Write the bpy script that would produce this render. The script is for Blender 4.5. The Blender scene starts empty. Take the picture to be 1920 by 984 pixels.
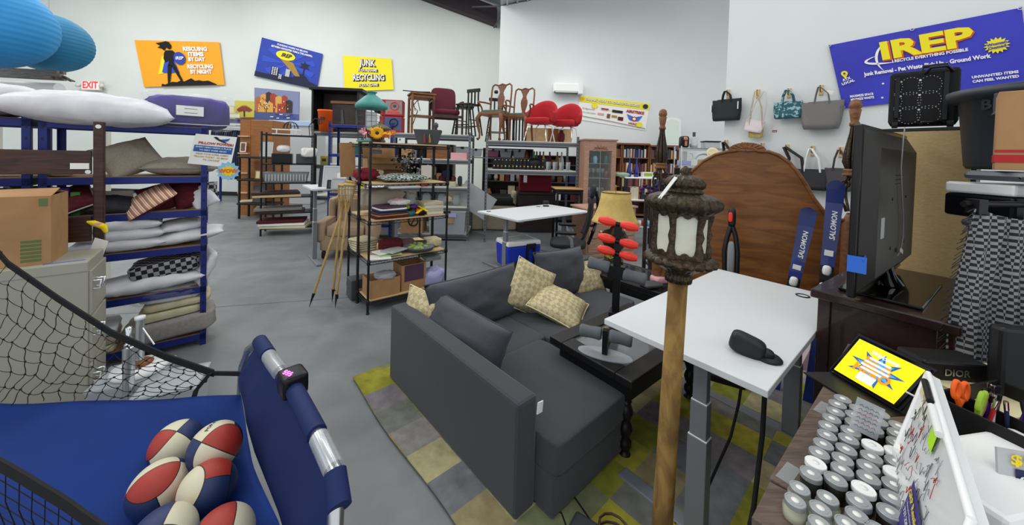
import bpy, bmesh, math, random
from mathutils import Vector, Matrix, Euler, noise
S = bpy.context.scene
COL = S.collection
PI = math.pi
sin, cos = math.sin, math.cos
rnd = random.Random(7)
# ---------------------------------------------------------------- camera, world, lights
P_, A_, FPX, CYP = math.radians(1.3), .028, 670., 308.
f0 = Vector((0, cos(P_), -sin(P_))); r0 = Vector((1, 0, 0)); u0 = r0.cross(f0)
Rv = r0*cos(A_)+u0*sin(A_); Uv = u0*cos(A_)-r0*sin(A_)
cd = bpy.data.cameras.new('camera'); cam = bpy.data.objects.new('camera', cd); COL.objects.link(cam)
cam.matrix_world = Matrix(((Rv.x, Uv.x, -f0.x, 0), (Rv.y, Uv.y, -f0.y, 0), (Rv.z, Uv.z, -f0.z, 1.7), (0, 0, 0, 1)))
cd.sensor_width = 36; cd.lens = 36*FPX/1920; cd.shift_y = (CYP-492)/1920; cd.clip_start = .02
S.camera = cam
w = bpy.data.worlds.new('world'); S.world = w; w.use_nodes = True
w.node_tree.nodes['Background'].inputs[0].default_value = (.93, .97, 1, 1)
w.node_tree.nodes['Background'].inputs[1].default_value = 1.0
S.view_settings.view_transform = 'Standard'; S.view_settings.look = 'None'
S.view_settings.exposure = 0; S.view_settings.gamma = 1; S.view_settings.use_curve_mapping = False
def area(name, loc, sx, sy, power, col=(1, .985, .96), rot=(0, 0, 0)):
    l = bpy.data.lights.new(name, 'AREA'); l.shape = 'RECTANGLE'; l.size = sx; l.size_y = sy; l.energy = power; l.color = col
    o = bpy.data.objects.new(name, l); o.location = loc; o.rotation_euler = rot; COL.objects.link(o); return o
for (x, y, z, p) in ((-13, 9.0, 7.8, 290), (-7.5, 9.6, 7.8, 220), (-2.8, 9.4, 7.0, 155), (1.2, 7.6, 6.2, 102), (4.0, 6.2, 6.4, 112), (-9, 3.5, 7.4, 250), (-5, 4.5, 7, 120), (-.6, 4.4, 6.1, 75), (2.6, 2.4, 5.9, 45), (-3.2, -.2, 6.4, 85), (1.0, -.8, 5.8, 55)):
    area('ceiling_light', (x, y, z), 2.6, 1.4, p*.84)
# ---------------------------------------------------------------- materials
def lin(c):
    if isinstance(c, str):
        c = [int(c[i:i+2], 16)/255 for i in (0, 2, 4)]
    return tuple((v/12.92 if v <= .04045 else ((v+.055)/1.055)**2.4) for v in c[:3])+(1,)
MATS = {}
def mat(name, c, rough=.6, metal=0, c2=None, sc=8, stretch=None, bump=0, bsc=60, spec=.5, alpha=1, trans=0, emit=0, ior=1.45, sheen=0, dist=0, coat=0, lo=.35, hi=.65):
    m = bpy.data.materials.new(name); m.use_nodes = True; nt = m.node_tree; N = nt.nodes; L = nt.links
    b = N['Principled BSDF']; c1 = lin(c)
    b.inputs['Base Color'].default_value = c1; b.inputs['Roughness'].default_value = rough; b.inputs['Metallic'].default_value = metal
    b.inputs['Specular IOR Level'].default_value = spec; b.inputs['IOR'].default_value = ior
    b.inputs['Alpha'].default_value = alpha; b.inputs['Transmission Weight'].default_value = trans
    b.inputs['Sheen Weight'].default_value = sheen; b.inputs['Coat Weight'].default_value = coat
    if emit: b.inputs['Emission Color'].default_value = c1; b.inputs['Emission Strength'].default_value = emit
    if c2 or bump:
        tc = N.new('ShaderNodeTexCoord'); mp = N.new('ShaderNodeMapping'); L.new(tc.outputs['Object'], mp.inputs[0])
        if stretch: mp.inputs['Scale'].default_value = stretch
    if c2:
        n = N.new('ShaderNodeTexNoise'); n.inputs['Scale'].default_value = sc; n.inputs['Detail'].default_value = 5; n.inputs['Distortion'].default_value = dist
        L.new(mp.outputs[0], n.inputs['Vector'])
        r = N.new('ShaderNodeValToRGB'); r.color_ramp.elements[0].position = lo; r.color_ramp.elements[1].position = hi
        r.color_ramp.elements[0].color = c1; r.color_ramp.elements[1].color = lin(c2)
        L.new(n.outputs['Fac'], r.inputs[0]); L.new(r.outputs[0], b.inputs['Base Color'])
    if bump:
        n2 = N.new('ShaderNodeTexNoise'); n2.inputs['Scale'].default_value = bsc; n2.inputs['Detail'].default_value = 3; L.new(mp.outputs[0], n2.inputs['Vector'])
        bm_ = N.new('ShaderNodeBump'); bm_.inputs['Strength'].default_value = bump; bm_.inputs['Distance'].default_value = .01
        L.new(n2.outputs['Fac'], bm_.inputs['Height']); L.new(bm_.outputs[0], b.inputs['Normal'])
    MATS[name] = m; return m
def wood(name, c, c2, rough=.45, stretch=(1.5, 14, 14), sc=3, coat=0): return mat(name, c, rough, 0, c2, sc, stretch, dist=1.2, coat=coat)
# ---------------------------------------------------------------- mesh builder
def V(*a): return Vector(a)
class MB:
    def __init__(s): s.bm = bmesh.new(); s.mats = []; s.M = Matrix()
    def mi(s, m):
        if m not in s.mats: s.mats.append(m)
        return s.mats.index(m)
    def faces(s, vs, fs, m, smooth=False):
        i = s.mi(m); bv = [s.bm.verts.new(s.M @ Vector(v)) for v in vs]
        for f in fs:
            try: q = s.bm.faces.new([bv[k] for k in f]); q.material_index = i; q.smooth = smooth
            except ValueError: pass
        return s
    def hexa(s, c, m):  # 8 corners: bottom 4 ccw, top 4 ccw
        return s.faces(c, [(3, 2, 1, 0), (4, 5, 6, 7), (0, 1, 5, 4), (1, 2, 6, 5), (2, 3, 7, 6), (3, 0, 4, 7)], m)
    def box(s, x0, x1, y0, y1, z0, z1, m, tx=0, ty=0):
        return s.hexa([(x0, y0, z0), (x1, y0, z0), (x1, y1, z0), (x0, y1, z0), (x0+tx, y0+ty, z1), (x1-tx, y0+ty, z1), (x1-tx, y1-ty, z1), (x0+tx, y1-ty, z1)], m)
    def cbox(s, c, sz, m, rot=None):
        R = Euler(rot).to_matrix() if rot else Matrix.Identity(3); c = Vector(c); h = Vector(sz)/2
        cs = [(-1, -1, -1), (1, -1, -1), (1, 1, -1), (-1, 1, -1), (-1, -1, 1), (1, -1, 1), (1, 1, 1), (-1, 1, 1)]
        return s.hexa([c + R @ Vector((a*h.x, b*h.y, d*h.z)) for a, b, d in cs], m)
    def ring(s, rings, m, smooth=True, close=True, caps=True):
        n = len(rings[0]); vs = [v for r in rings for v in r]; fs = []
        for i in range(len(rings)-1):
            for j in range(n if close else n-1):
                k = (j+1) % n; fs.append((i*n+j, i*n+k, (i+1)*n+k, (i+1)*n+j))
        b = len(s.bm.verts); s.faces(vs, fs, m, smooth)
        if caps and close:
            s.faces(rings[0], [tuple(range(n))[::-1]], m); s.faces(rings[-1], [tuple(range(n))], m)
        return s
    def tube(s, pts, r, m, n=8, closed=False, rads=None, smooth=True):
        pts = [Vector(p) for p in pts]; k = len(pts); rings = []; prev = None
        for i, p in enumerate(pts):
            a = pts[(i-1) % k] if (i or closed) else p; b = pts[(i+1) % k] if (i < k-1 or closed) else p
            t = (b-a); t = t.normalized() if t.length > 1e-9 else Vector((0, 0, 1))
            if prev is None:
                q = Vector((0, 0, 1)) if abs(t.z) < .9 else Vector((1, 0, 0)); u = t.cross(q).normalized()
            else: u = (prev - t*prev.dot(t)).normalized()
            prev = u; v = t.cross(u); rr = rads[i] if rads else r
            rings.append([p+(u*cos(2*PI*j/n)+v*sin(2*PI*j/n))*rr for j in range(n)])
        if closed: rings.append(rings[0]); return s.ring(rings, m, smooth, caps=False)
        return s.ring(rings, m, smooth)
    def cyl(s, p0, p1, r, m, n=16, r1=None, smooth=True): return s.tube([p0, p1], r, m, n, rads=[r, r if r1 is None else r1], smooth=smooth)
    def lathe(s, prof, m, c=(0, 0, 0), n=24, smooth=True, sx=1, sy=1, ribs=0, ra=.0):
        rings = [[(c[0]+cos(2*PI*j/n)*r*sx*(1+(ra*abs(sin(ribs*PI*j/n)) if ribs else 0)), c[1]+sin(2*PI*j/n)*r*sy*(1+(ra*abs(sin(ribs*PI*j/n)) if ribs else 0)), c[2]+z) for j in range(n)] for r, z in prof]
        return s.ring(rings, m, smooth)
    def prism(s, poly, d0, d1, m, plane='xz', smooth=False):  # poly extruded along the third axis
        f = {'xz': lambda a, b, d: (a, d, b), 'xy': lambda a, b, d: (a, b, d), 'yz': lambda a, b, d: (d, a, b)}[plane]
        n = len(poly); vs = [f(a, b, d0) for a, b in poly]+[f(a, b, d1) for a, b in poly]
        fs = [tuple(range(n)), tuple(range(2*n-1, n-1, -1))]+[((i+1) % n, i, n+i, n+(i+1) % n) for i in range(n)]
        return s.faces(vs, fs, m, smooth)
    def grid(s, fn, nu, nv, m, smooth=True, th=0):
        vs = [fn(i/nu, j/nv) for i in range(nu+1) for j in range(nv+1)]
        fs = [(i*(nv+1)+j, (i+1)*(nv+1)+j, (i+1)*(nv+1)+j+1, i*(nv+1)+j+1) for i in range(nu) for j in range(nv)]
        return s.faces(vs, fs, m, smooth)
    def sq(s, c, sz, m, e=.4, nu=20, nv=12, nz=0, nf=6, rot=None, seed=0, flat=0):  # superquadric: e .2 boxy .. 1 round
        R = Euler(rot).to_matrix() if rot else Matrix.Identity(3); c = Vector(c); rings = []
        pw = lambda v, k: math.copysign(abs(v)**k, v)
        for j in range(nv+1):
            ph = -PI/2+PI*(.02+.96*j/nv); rg = []
            for i in range(nu):
                th = 2*PI*i/nu
                p = Vector((pw(cos(ph), e)*pw(cos(th), e), pw(cos(ph), e)*pw(sin(th), e), pw(sin(ph), e)))
                if nz: p *= 1+nz*noise.noise(p*nf*.5+Vector((seed*3.1, seed, 0)))
                rg.append(c+R @ Vector((p.x*sz[0]/2, p.y*sz[1]/2, p.z*sz[2]/2)))
            rings.append(rg)
        return s.ring(rings, m, True)
    def pillow(s, w_, d_, h_, m, n=16, pinch=.07, nz=.1, seed=0, bend=0, m2=None, pw=.5, c=(0, 0, 0)):
        def f(sg):
            def g(a, b):
                u = 2*a-1; v = 2*b-1
                t = max(0, (1-u*u))**pw*max(0, (1-v*v))**pw
                x = u*w_/2*(1-pinch*(1-v*v)); y = v*d_/2*(1-pinch*(1-u*u))
                k = noise.noise(Vector((u*2.2+seed*5, v*2.2, sg*.3)))
                z = sg*h_/2*t*(1+nz*2*k)+nz*h_*.5*noise.noise(Vector((u*6, v*6, seed)))*min(1, t*3)
                z += bend*(u*u)*w_
                return (c[0]+x, c[1]+y, c[2]+z)
            return g
        s.grid(f(1), n, n, m); s.grid(f(-1), n, n, m2 or m)
        bmesh.ops.remove_doubles(s.bm, verts=s.bm.verts[-2*(n+1)**2:], dist=1e-5)
        return s
    def build(s, name, parent=None, bev=0, smooth=None, sub=0, loc=None, rot=None, solid=0):
        bmesh.ops.recalc_face_normals(s.bm, faces=s.bm.faces)
        me = bpy.data.meshes.new(name); s.bm.to_mesh(me); s.bm.free()
        for m in s.mats: me.materials.append(MATS[m])
        o = bpy.data.objects.new(name, me); COL.objects.link(o)
        if parent: o.parent = parent
        if loc: o.location = loc
        if rot: o.rotation_euler = rot
        if solid: q = o.modifiers.new('s', 'SOLIDIFY'); q.thickness = solid
        if bev: q = o.modifiers.new('b', 'BEVEL'); q.width = bev; q.segments = 2; q.limit_method = 'ANGLE'
        if sub: q = o.modifiers.new('u', 'SUBSURF'); q.levels = sub; q.render_levels = sub
        return o
def tag(o, label, cat, group=None, kind=None):
    o['label'] = label; o['category'] = cat
    if group: o['group'] = group
    if kind: o['kind'] = kind
    return o
def thing(name, label, cat, loc=(0, 0, 0), rz=0, group=None, rot=None):
    o = bpy.data.objects.new(name, None); COL.objects.link(o); o.empty_display_size = .1
    o.location = loc; o.rotation_euler = rot if rot else (0, 0, rz)
    return tag(o, label, cat, group)
def solo(name, mb, label, cat, loc=(0, 0, 0), rz=0, group=None, rot=None, **k):
    return tag(mb.build(name, loc=loc, rot=rot if rot else (0, 0, rz), **k), label, cat, group)
def struct(name, mb, **k):
    o = mb.build(name, **k); o['kind'] = 'structure'; return o
def dup(o, label=None, loc=None, rz=None, rot=None, parent=None, scale=None):
    c = o.copy(); COL.objects.link(c)
    if parent: c.parent = parent
    for ch in o.children: dup(ch, parent=c)
    if label: c['label'] = label
    if loc is not None: c.location = loc
    if rz is not None: c.rotation_euler = (0, 0, rz)
    if rot is not None: c.rotation_euler = rot
    if scale is not None: c.scale = (scale,)*3
    return c
def text_verts(txt, size=1., align='CENTER', bold=0, shear=0, space=1.):
    cu = bpy.data.curves.new('t', 'FONT'); cu.body = txt; cu.size = size; cu.align_x = align; cu.align_y = 'CENTER'
    cu.offset = bold; cu.shear = shear; cu.resolution_u = 2; cu.space_character = space
    o = bpy.data.objects.new('t', cu); COL.objects.link(o); bpy.context.view_layer.update()
    me = bpy.data.meshes.new_from_object(o.evaluated_get(bpy.context.evaluated_depsgraph_get()))
    vs = [tuple(v.co) for v in me.vertices]; fs = [tuple(p.vertices) for p in me.polygons]
    bpy.data.objects.remove(o); bpy.data.curves.remove(cu); bpy.data.meshes.remove(me)
    return vs, fs
def put_text(mb, txt, m, fn, x, y, size, align='CENTER', bold=0, rot=0, shear=0, width=None, space=1.):
    vs, fs = text_verts(txt, size, align, bold*size, shear, space)
    if not vs: return
    if width:
        xs = [v[0] for v in vs]; k = width/max(1e-6, max(xs)-min(xs)); vs = [(v[0]*k, v[1], 0) for v in vs]
    mb.faces([fn(x+v[0]*cos(rot)-v[1]*sin(rot), y+v[0]*sin(rot)+v[1]*cos(rot)) for v in vs], fs, m)
class Sheet:
    """flat printed sheet hung by its four corners (tl, tr, br, bl); print is laid in width x height units"""
    def __init__(s, c, W, H, out=.004): 
        s.c = [Vector(p) for p in c]; s.W = W; s.H = H; tl, tr, br, bl = s.c
        s.n = (tr-tl).cross(bl-tl).normalized(); s.o = s.n*-1
        if s.o.dot(Vector((0, 0, 1.7))-tl) < 0: s.o = -s.o
        s.out = out
    def p(s, x, y, k=1):
        u = x/s.W; v = y/s.H; tl, tr, br, bl = s.c
        return (tl*(1-u)+tr*u)*v+(bl*(1-u)+br*u)*(1-v)+s.o*s.out*k
    def fn(s, k=1): return lambda x, y: s.p(x, y, k)
    def base(s, name, m, label, cat, th=.004, group=None, wav=0):
        mb = MB(); g = 12
        mb.grid(lambda a, b: s.p(a*s.W, b*s.H, 0)+s.o*wav*sin(a*9+b*4), g, g, m); q = s.o*-th
        mb.grid(lambda a, b: s.p(a*s.W, b*s.H, 0)+q+s.o*wav*sin(a*9+b*4), g, g, m)
        bd = [(i/g, 0) for i in range(g+1)]+[(1, i/g) for i in range(1, g+1)]+[(1-i/g, 1) for i in range(1, g+1)]+[(0, 1-i/g) for i in range(1, g+1)]
        mb.ring([[s.p(a*s.W, b*s.H, 0)+s.o*wav*sin(a*9+b*4) for a, b in bd], [s.p(a*s.W, b*s.H, 0)+q+s.o*wav*sin(a*9+b*4) for a, b in bd]], m, False, close=False)
        s.ob = tag(mb.build(name), label, cat, group); return s.ob
    def poly(s, mb, pts, m, k=1): mb.faces([s.p(x, y, k) for x, y in pts], [tuple(range(len(pts)))], m)
    def text(s, name, items, m, k=2):
        mb = MB()
        for it in items:
            t, x, y, sz = it[:4]; kw = it[4] if len(it) > 4 else {}
            put_text(mb, t, m, s.fn(k), x, y, sz, **kw)
        return mb.build(name, s.ob)
def star(cx, cy, r, r2, n, ph=0, sx=1, sy=1): return [(cx+cos(ph+PI*i/n)*(r if i % 2 == 0 else r2)*sx, cy+sin(ph+PI*i/n)*(r if i % 2 == 0 else r2)*sy) for i in range(2*n)]
def ell(cx, cy, a, b, n=24, t0=0, t1=2*PI): return [(cx+a*cos(t0+(t1-t0)*i/n), cy+b*sin(t0+(t1-t0)*i/n)) for i in range(n if abs(t1-t0-2*PI) < 1e-6 else n+1)]
E1 = .688  # heading of the furniture grid

def at(px, py, Y):
    d = f0*FPX+Rv*(px-960)-Uv*(py-CYP); return V(0, 0, 1.7)+d*(Y/d.y)
def X_(px, Y): return at(px, 295, Y).x
def Z_(px, py, Y): return at(px, py, Y).z
# ---------------------------------------------------------------- palette
mat('wall', 'dce1dc', .85, c2='d5dbd6', sc=.6, bump=.05, bsc=30)
mat('wall2', 'dfe4e3', .85, c2='d9dedd', sc=.5, bump=.05, bsc=30)
mat('concrete', '6a6e71', .42, c2='888c8f', sc=3.2, bump=.03, bsc=40, dist=.4, lo=.2, hi=.85)
mat('roof', 'b4b8b8', .5, .3); mat('steel_dark', '2c1d26', .6)
mat('black', '0d0d10', .45); mat('blackm', '15161a', .35, .4); mat('blackg', '08080a', .08); mat('rubber', '17181a', .8)
mat('white', 'e9ebea', .5); mat('whiteg', 'f4f5f5', .3); mat('offwhite', 'd9d8cd', .7); mat('paper', 'f2f1ec', .8)
mat('grey', '8a8d90', .5); mat('lgrey', 'b9bcbd', .5); mat('dgrey', '46484c', .55); mat('deskgrey', '7c8188', .45, .1)
mat('silver', 'c5c8cc', .25, .9); mat('chrome', 'dfe2e5', .08, 1); mat('red', 'b51f24', .6); mat('bluebright', '2f6fd6', .5)
mat('yellow', 'f4d80e', .6); mat('orange', 'f2600f', .5); mat('green', '4f9a3c', .6); mat('purple', '53208e', .5); mat('navy', '1c2450', .7)
mat('tan', 'c49a63', .7); mat('cream', 'ddd2a8', .75); mat('maroon', '5a1526', .8, bump=.2, bsc=60); mat('lime', '96ba30', .6); mat('teal', '1f6a6a', .6)
mat('pink', 'e0a6ad', .7); mat('skyblue', '3e9ad8', .6); mat('gold', 'a98842', .4, .6); mat('glass', 'e8f2f0', .05, trans=.92, alpha=.45, ior=1.3)
mat('clearplastic', 'dfe6ea', .15, alpha=.32, spec=.8); mat('frost', 'c6ccd4', .4, alpha=.55)
mat('deskwhite', 'd8dcdf', .35)
wood('walnut', '2c1712', '4a2a1f', .35); wood('espresso', '20100f', '2f1917', .3, coat=.3); wood('oak', '925826', 'a26a34', .45)
wood('hboard', '6c3f1b', '8d5a2b', .38, (1.2, 1.2, 7), 2.2); wood('birch', 'b59a68', 'c2aa7c', .7, (6, 6, 40), 6); wood('lightwood', 'cfae7c', 'dabf92', .6)
wood('mid', '6f4526', '8a5a34', .5); wood('cardboard', 'a67d54', 'b38b61', .85, (1, 1, 1), 4); wood('pinky', '9c7764', 'b28c77', .6)
wood('dwood', '241b19', '3a2c28', .5); wood('bamboo', 'b79355', 'd0b074', .6, (10, 10, 2))
# ---------------------------------------------------------------- setting
mb = MB(); mb.box(-19, 9, -3, 13, -.1, 0, 'concrete'); struct('floor', mb)
mb = MB(); mb.prism([(-19, 0), (-.5, 0), (-.5, 6.95), (-6.2, 8.9), (-19, 8.9)], 12.85, 13, 'wall'); struct('wall_left', mb)
mb = MB(); mb.prism([(-.47, 0), (9, 0), (9, 8.3), (-.47, 6.22)], 10.9, 12.85, 'wall2'); struct('wall_back', mb)
mb = MB(); mb.box(0, 6.4, 0, .15, 0, 6, 'wall2'); struct('wall_right', mb, loc=(2.97, 5.035, 0), rot=(0, 0, -.884))
mb = MB(); mb.prism([(-19, 8.95), (-6.2, 8.95), (-.5, 7.0), (-.47, 6.25), (9, 8.35), (9, 8.5), (-.4, 6.45), (-.4, 7.2), (-6.2, 9.1), (-19, 9.1)], -3, 13, 'roof'); struct('ceiling', mb)
mb = MB()
for i in range(26):
    x = -.3+i*.3; mb.box(x, x+.05, -3, 10.9, 6.22+.221*(x+.47)-.02, 6.25+.221*(x+.47), 'roof')
struct('trim_1', mb)
mb = MB(); mb.prism([(-7, 8.35), (-.68, 6.25), (-.68, 6.85), (-7, 9.0)], 12.45, 12.84, 'steel_dark'); struct('trim_2', mb)
mb = MB(); mb.tube([(-1.5, 12.3, 6.75), (-.3, 11.2, 6.35), (.9, 10.8, 6.5)], .03, 'dgrey'); mb.tube([(-.3, 11.2, 6.35), (-.75, 12.4, 6.1)], .025, 'dgrey'); struct('trim_3', mb)
mb = MB(); mb.box(-19, -.5, 12.82, 12.85, 0, .14, 'black'); struct('baseboard_left', mb)
# rugs
def rugmat():
    m = bpy.data.materials.new('rug'); m.use_nodes = True; nt = m.node_tree; N = nt.nodes; L = nt.links; b = N['Principled BSDF']; b.inputs['Roughness'].default_value = .95
    tc = N.new('ShaderNodeTexCoord'); mp = N.new('ShaderNodeMapping'); mp.inputs['Scale'].default_value = (4.6, 4.6, 0.001); L.new(tc.outputs['Object'], mp.inputs[0])
    sp = N.new('ShaderNodeVectorMath'); sp.operation = 'FLOOR'; L.new(mp.outputs[0], sp.inputs[0])
    wn = N.new('ShaderNodeTexWhiteNoise'); wn.noise_dimensions = '2D'; L.new(sp.outputs[0], wn.inputs['Vector'])
    r = N.new('ShaderNodeValToRGB'); r.color_ramp.interpolation = 'CONSTANT'; cols = ['8c8a26', '70726c', 'a09a34', '6f7276', '8f8560', '7a7478', '757b58', '84817e', '5c6670', 'a7a078', '83862c']
    e = r.color_ramp.elements; e[0].color = lin(cols[0]); e[1].position = 1/11; e[1].color = lin(cols[1])
    for i in range(2, 11): q = e.new(i/11); q.color = lin(cols[i])
    L.new(wn.outputs['Value'], r.inputs[0])
    n = N.new('ShaderNodeTexNoise'); n.inputs['Scale'].default_value = 14; n.inputs['Detail'].default_value = 6; L.new(tc.outputs['Object'], n.inputs['Vector'])
    mx = N.new('ShaderNodeMix'); mx.data_type = 'RGBA'; mx.blend_type = 'OVERLAY'; mx.inputs[0].default_value = .6; L.new(r.outputs[0], mx.inputs[6]); L.new(n.outputs['Fac'], mx.inputs[7]); L.new(mx.outputs[2], b.inputs['Base Color'])
    bp = N.new('ShaderNodeBump'); bp.inputs['Strength'].default_value = .25; bp.inputs['Distance'].default_value = .01; L.new(n.outputs['Fac'], bp.inputs['Height']); L.new(bp.outputs[0], b.inputs['Normal'])
    MATS['rug'] = m
rugmat()
def stripes(name, cols, scale, axis=0, rough=.9, bump=0):
    m = bpy.data.materials.new(name); m.use_nodes = True; nt = m.node_tree; N = nt.nodes; L = nt.links; b = N['Principled BSDF']; b.inputs['Roughness'].default_value = rough
    tc = N.new('ShaderNodeTexCoord'); sx = N.new('ShaderNodeSeparateXYZ'); L.new(tc.outputs['Object'], sx.inputs[0])
    mu = N.new('ShaderNodeMath'); mu.operation = 'MULTIPLY'; mu.inputs[1].default_value = scale; L.new(sx.outputs[axis], mu.inputs[0])
    fr = N.new('ShaderNodeMath'); fr.operation = 'FRACT'; L.new(mu.outputs[0], fr.inputs[0])
    r = N.new('ShaderNodeValToRGB'); r.color_ramp.interpolation = 'CONSTANT'; e = r.color_ramp.elements; k = len(cols)
    e[0].color = lin(cols[0]); e[1].position = 1/k; e[1].color = lin(cols[1])
    for i in range(2, k): q = e.new(i/k); q.color = lin(cols[i])
    L.new(fr.outputs[0], r.inputs[0]); L.new(r.outputs[0], b.inputs['Base Color']); MATS[name] = m
def checks(name, c1, c2, scale, rough=.8, vec='Object', st=(1, 1, 1), rot=(0, 0, 0)):
    m = bpy.data.materials.new(name); m.use_nodes = True; nt = m.node_tree; N = nt.nodes; L = nt.links; b = N['Principled BSDF']; b.inputs['Roughness'].default_value = rough
    tc = N.new('ShaderNodeTexCoord'); mp = N.new('ShaderNodeMapping'); mp.inputs['Scale'].default_value = st; mp.inputs['Rotation'].default_value = rot; L.new(tc.outputs[vec], mp.inputs[0])
    c = N.new('ShaderNodeTexChecker'); c.inputs['Scale'].default_value = scale; c.inputs['Color1'].default_value = lin(c1); c.inputs['Color2'].default_value = lin(c2)
    L.new(mp.outputs[0], c.inputs['Vector']); L.new(c.outputs[0], b.inputs['Base Color']); MATS[name] = m
stripes('mauverug', ['6b5058', '7c6068', '6b5058', 'b5a6a6', '725560'], 5, 1)
mb = MB(); mb.grid(lambda a, b: (-.217+a*2.83+.012*sin(b*14), -1.3+b*2.87+.012*sin(a*11), .012), 24, 24, 'rug')
solo('area_rug', mb, 'patchwork area rug of olive, grey and yellow squares under the sofa', 'rug', (.06, 1.6, 0), .733, solid=-.011)
mb = MB(); mb.box(0, .9, -.7, 1.0, .002, .010, 'mauverug'); solo('striped_rug', mb, 'mauve rug with pale stripes behind the raised white desk', 'rug', (2.23, 2.85, 0), .733, bev=.003)
# ---------------------------------------------------------------- big furniture
mat('sofa', '35373d', .92, c2='3d3f46', sc=240, bump=.25, bsc=320, sheen=.15); mat('sofa2', '3b3e45', .92, c2='444750', sc=240, bump=.25, bsc=320, sheen=.15)
def box_b(nm, a, m, par, bev=.02, **k): mb = MB(); mb.box(*a, m, **k); return mb.build(nm, par, bev=bev)
t = thing('corner_sofa', 'dark grey fabric corner sofa with long chaise on the patchwork rug', 'sofa', (.06, 1.6, 0), .733)
o = box_b('side_panel', (0, .13, 0, 1.40, .02, .565), 'sofa', t, .018)
mb = MB(); mb.cbox((.138, -.006, .50), (.038, .006, .055), 'whiteg', (0, .1, 0)); mb.build('paper_tag', t, bev=.002)['label'] = 'white paper tag on the panel corner'
box_b('back_panel', (.13, 2.36, 1.24, 1.38, .02, .565), 'sofa', t, .018)
def softbox(nm, x0, x1, y0, y1, z0, z1, m, par, e=.16, nz=.012, seed=1):
    mb = MB(); mb.sq(((x0+x1)/2, (y0+y1)/2, (z0+z1)/2), (x1-x0, y1-y0, z1-z0), m, e, 56, 20, nz, 5, seed=seed); return mb.build(nm, par)
softbox('seat_cushion', .135, .81, -.125, .62, .215, .375, 'sofa', t, .13, .02, 1)
softbox('seat_cushion', .135, .86, .60, 1.25, .215, .375, 'sofa', t, .13, .02, 2)
softbox('seat_cushion', .85, 2.02, .52, 1.25, .215, .375, 'sofa', t, .1, .02, 3)
box_b('base', (.13, .80, -.11, 1.24, .03, .225), 'sofa', t, .012)
box_b('base', (.80, 2.02, .56, 1.24, .03, .225), 'sofa', t, .012)
for x, y in ((.05, .06), (.05, 1.3), (.7, -.05), (1.95, .60), (2.3, 1.32)): box_b('foot', (x-.03, x+.03, y-.03, y+.03, 0, .03), 'black', t, .004)
def pil(nm, lab, cat, P, sz, rot, m, grp=None, seed=0, nz=.1, pinch=.06, pw=.45, bend=0, piping=None, m2=None, n=18):
    mb = MB(); mb.pillow(sz[0], sz[1], sz[2], m, n, pinch, nz, seed, bend, m2, pw)
    o = tag(mb.build(nm, loc=P, rot=rot), lab, cat, grp)
    if piping:
        q = MB(); w_, d_ = sz[0], sz[1]; pts = []
        for i in range(40):
            k = i % 10/10*2-1; sd = i//10
            u, v = ((k, -1), (1, k), (-k, 1), (-1, -k))[sd]
            x = u*w_/2*(1-pinch*(1-v*v)); y = v*d_/2*(1-pinch*(1-u*u)); pts.append((x, y, bend*u*u*w_+nz*.0))
        q.tube(pts, .005, piping, 6, closed=True); q.build('piping', o)
    return o
def SL(x, y, z): c, s = cos(.733), sin(.733); return (.06+x*c-y*s, 1.6+x*s+y*c, z)
# back cushions (grey) and geometric throw pillows
checks('geo', 'cbbf98', 'b0a27c', 28, .85, rot=(0, 0, .785))
pil('back_cushion', 'long grey back cushion leaning on the chaise side panel', 'cushion', SL(.235, .80, .50), (.86, .36, .20), (1.23, 0, .733-PI/2), 'sofa2', 'grey back cushions', 1, pw=.35, piping='sofa')
pil('back_cushion', 'grey back cushion standing at the inner corner of the sofa', 'cushion', SL(.62, 1.13, .54), (.92, .42, .20), (1.2, 0, .733+.03), 'sofa2', 'grey back cushions', 2, pw=.35, piping='sofa')
pil('back_cushion', 'grey back cushion tilted against the sofa back nearest the armrest', 'cushion', SL(1.62, 1.10, .565), (.72, .46, .20), (1.25, .06, .733), 'sofa2', 'grey back cushions', 3, pw=.35, piping='sofa')
pil('throw_pillow', 'tan patterned pillow squeezed between side panel and corner', 'pillow', SL(.19, 1.22, .50), (.40, .34, .15), (1.35, .1, .733-1.2), 'geo', 'tan geometric pillows', 4, piping='cream')
pil('throw_pillow', 'tan patterned pillow on edge between two grey back cushions', 'pillow', SL(1.10, 1.02, .55), (.42, .42, .17), (1.25, .5, .733-.35), 'geo', 'tan geometric pillows', 5, piping='cream')
pil('throw_pillow', 'tan patterned pillow lying on the seat in the sofa middle', 'pillow', SL(1.22, .80, .45), (.46, .46, .17), (.35, -.12, 1.2), 'geo', 'tan geometric pillows', 6, piping='cream')
pil('throw_pillow', 'tan patterned pillow beside the sofa armrest', 'pillow', SL(1.93, 1.03, .47), (.42, .34, .16), (1.1, 0, .55), 'geo', 'tan geometric pillows', 7, piping='cream')
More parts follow.
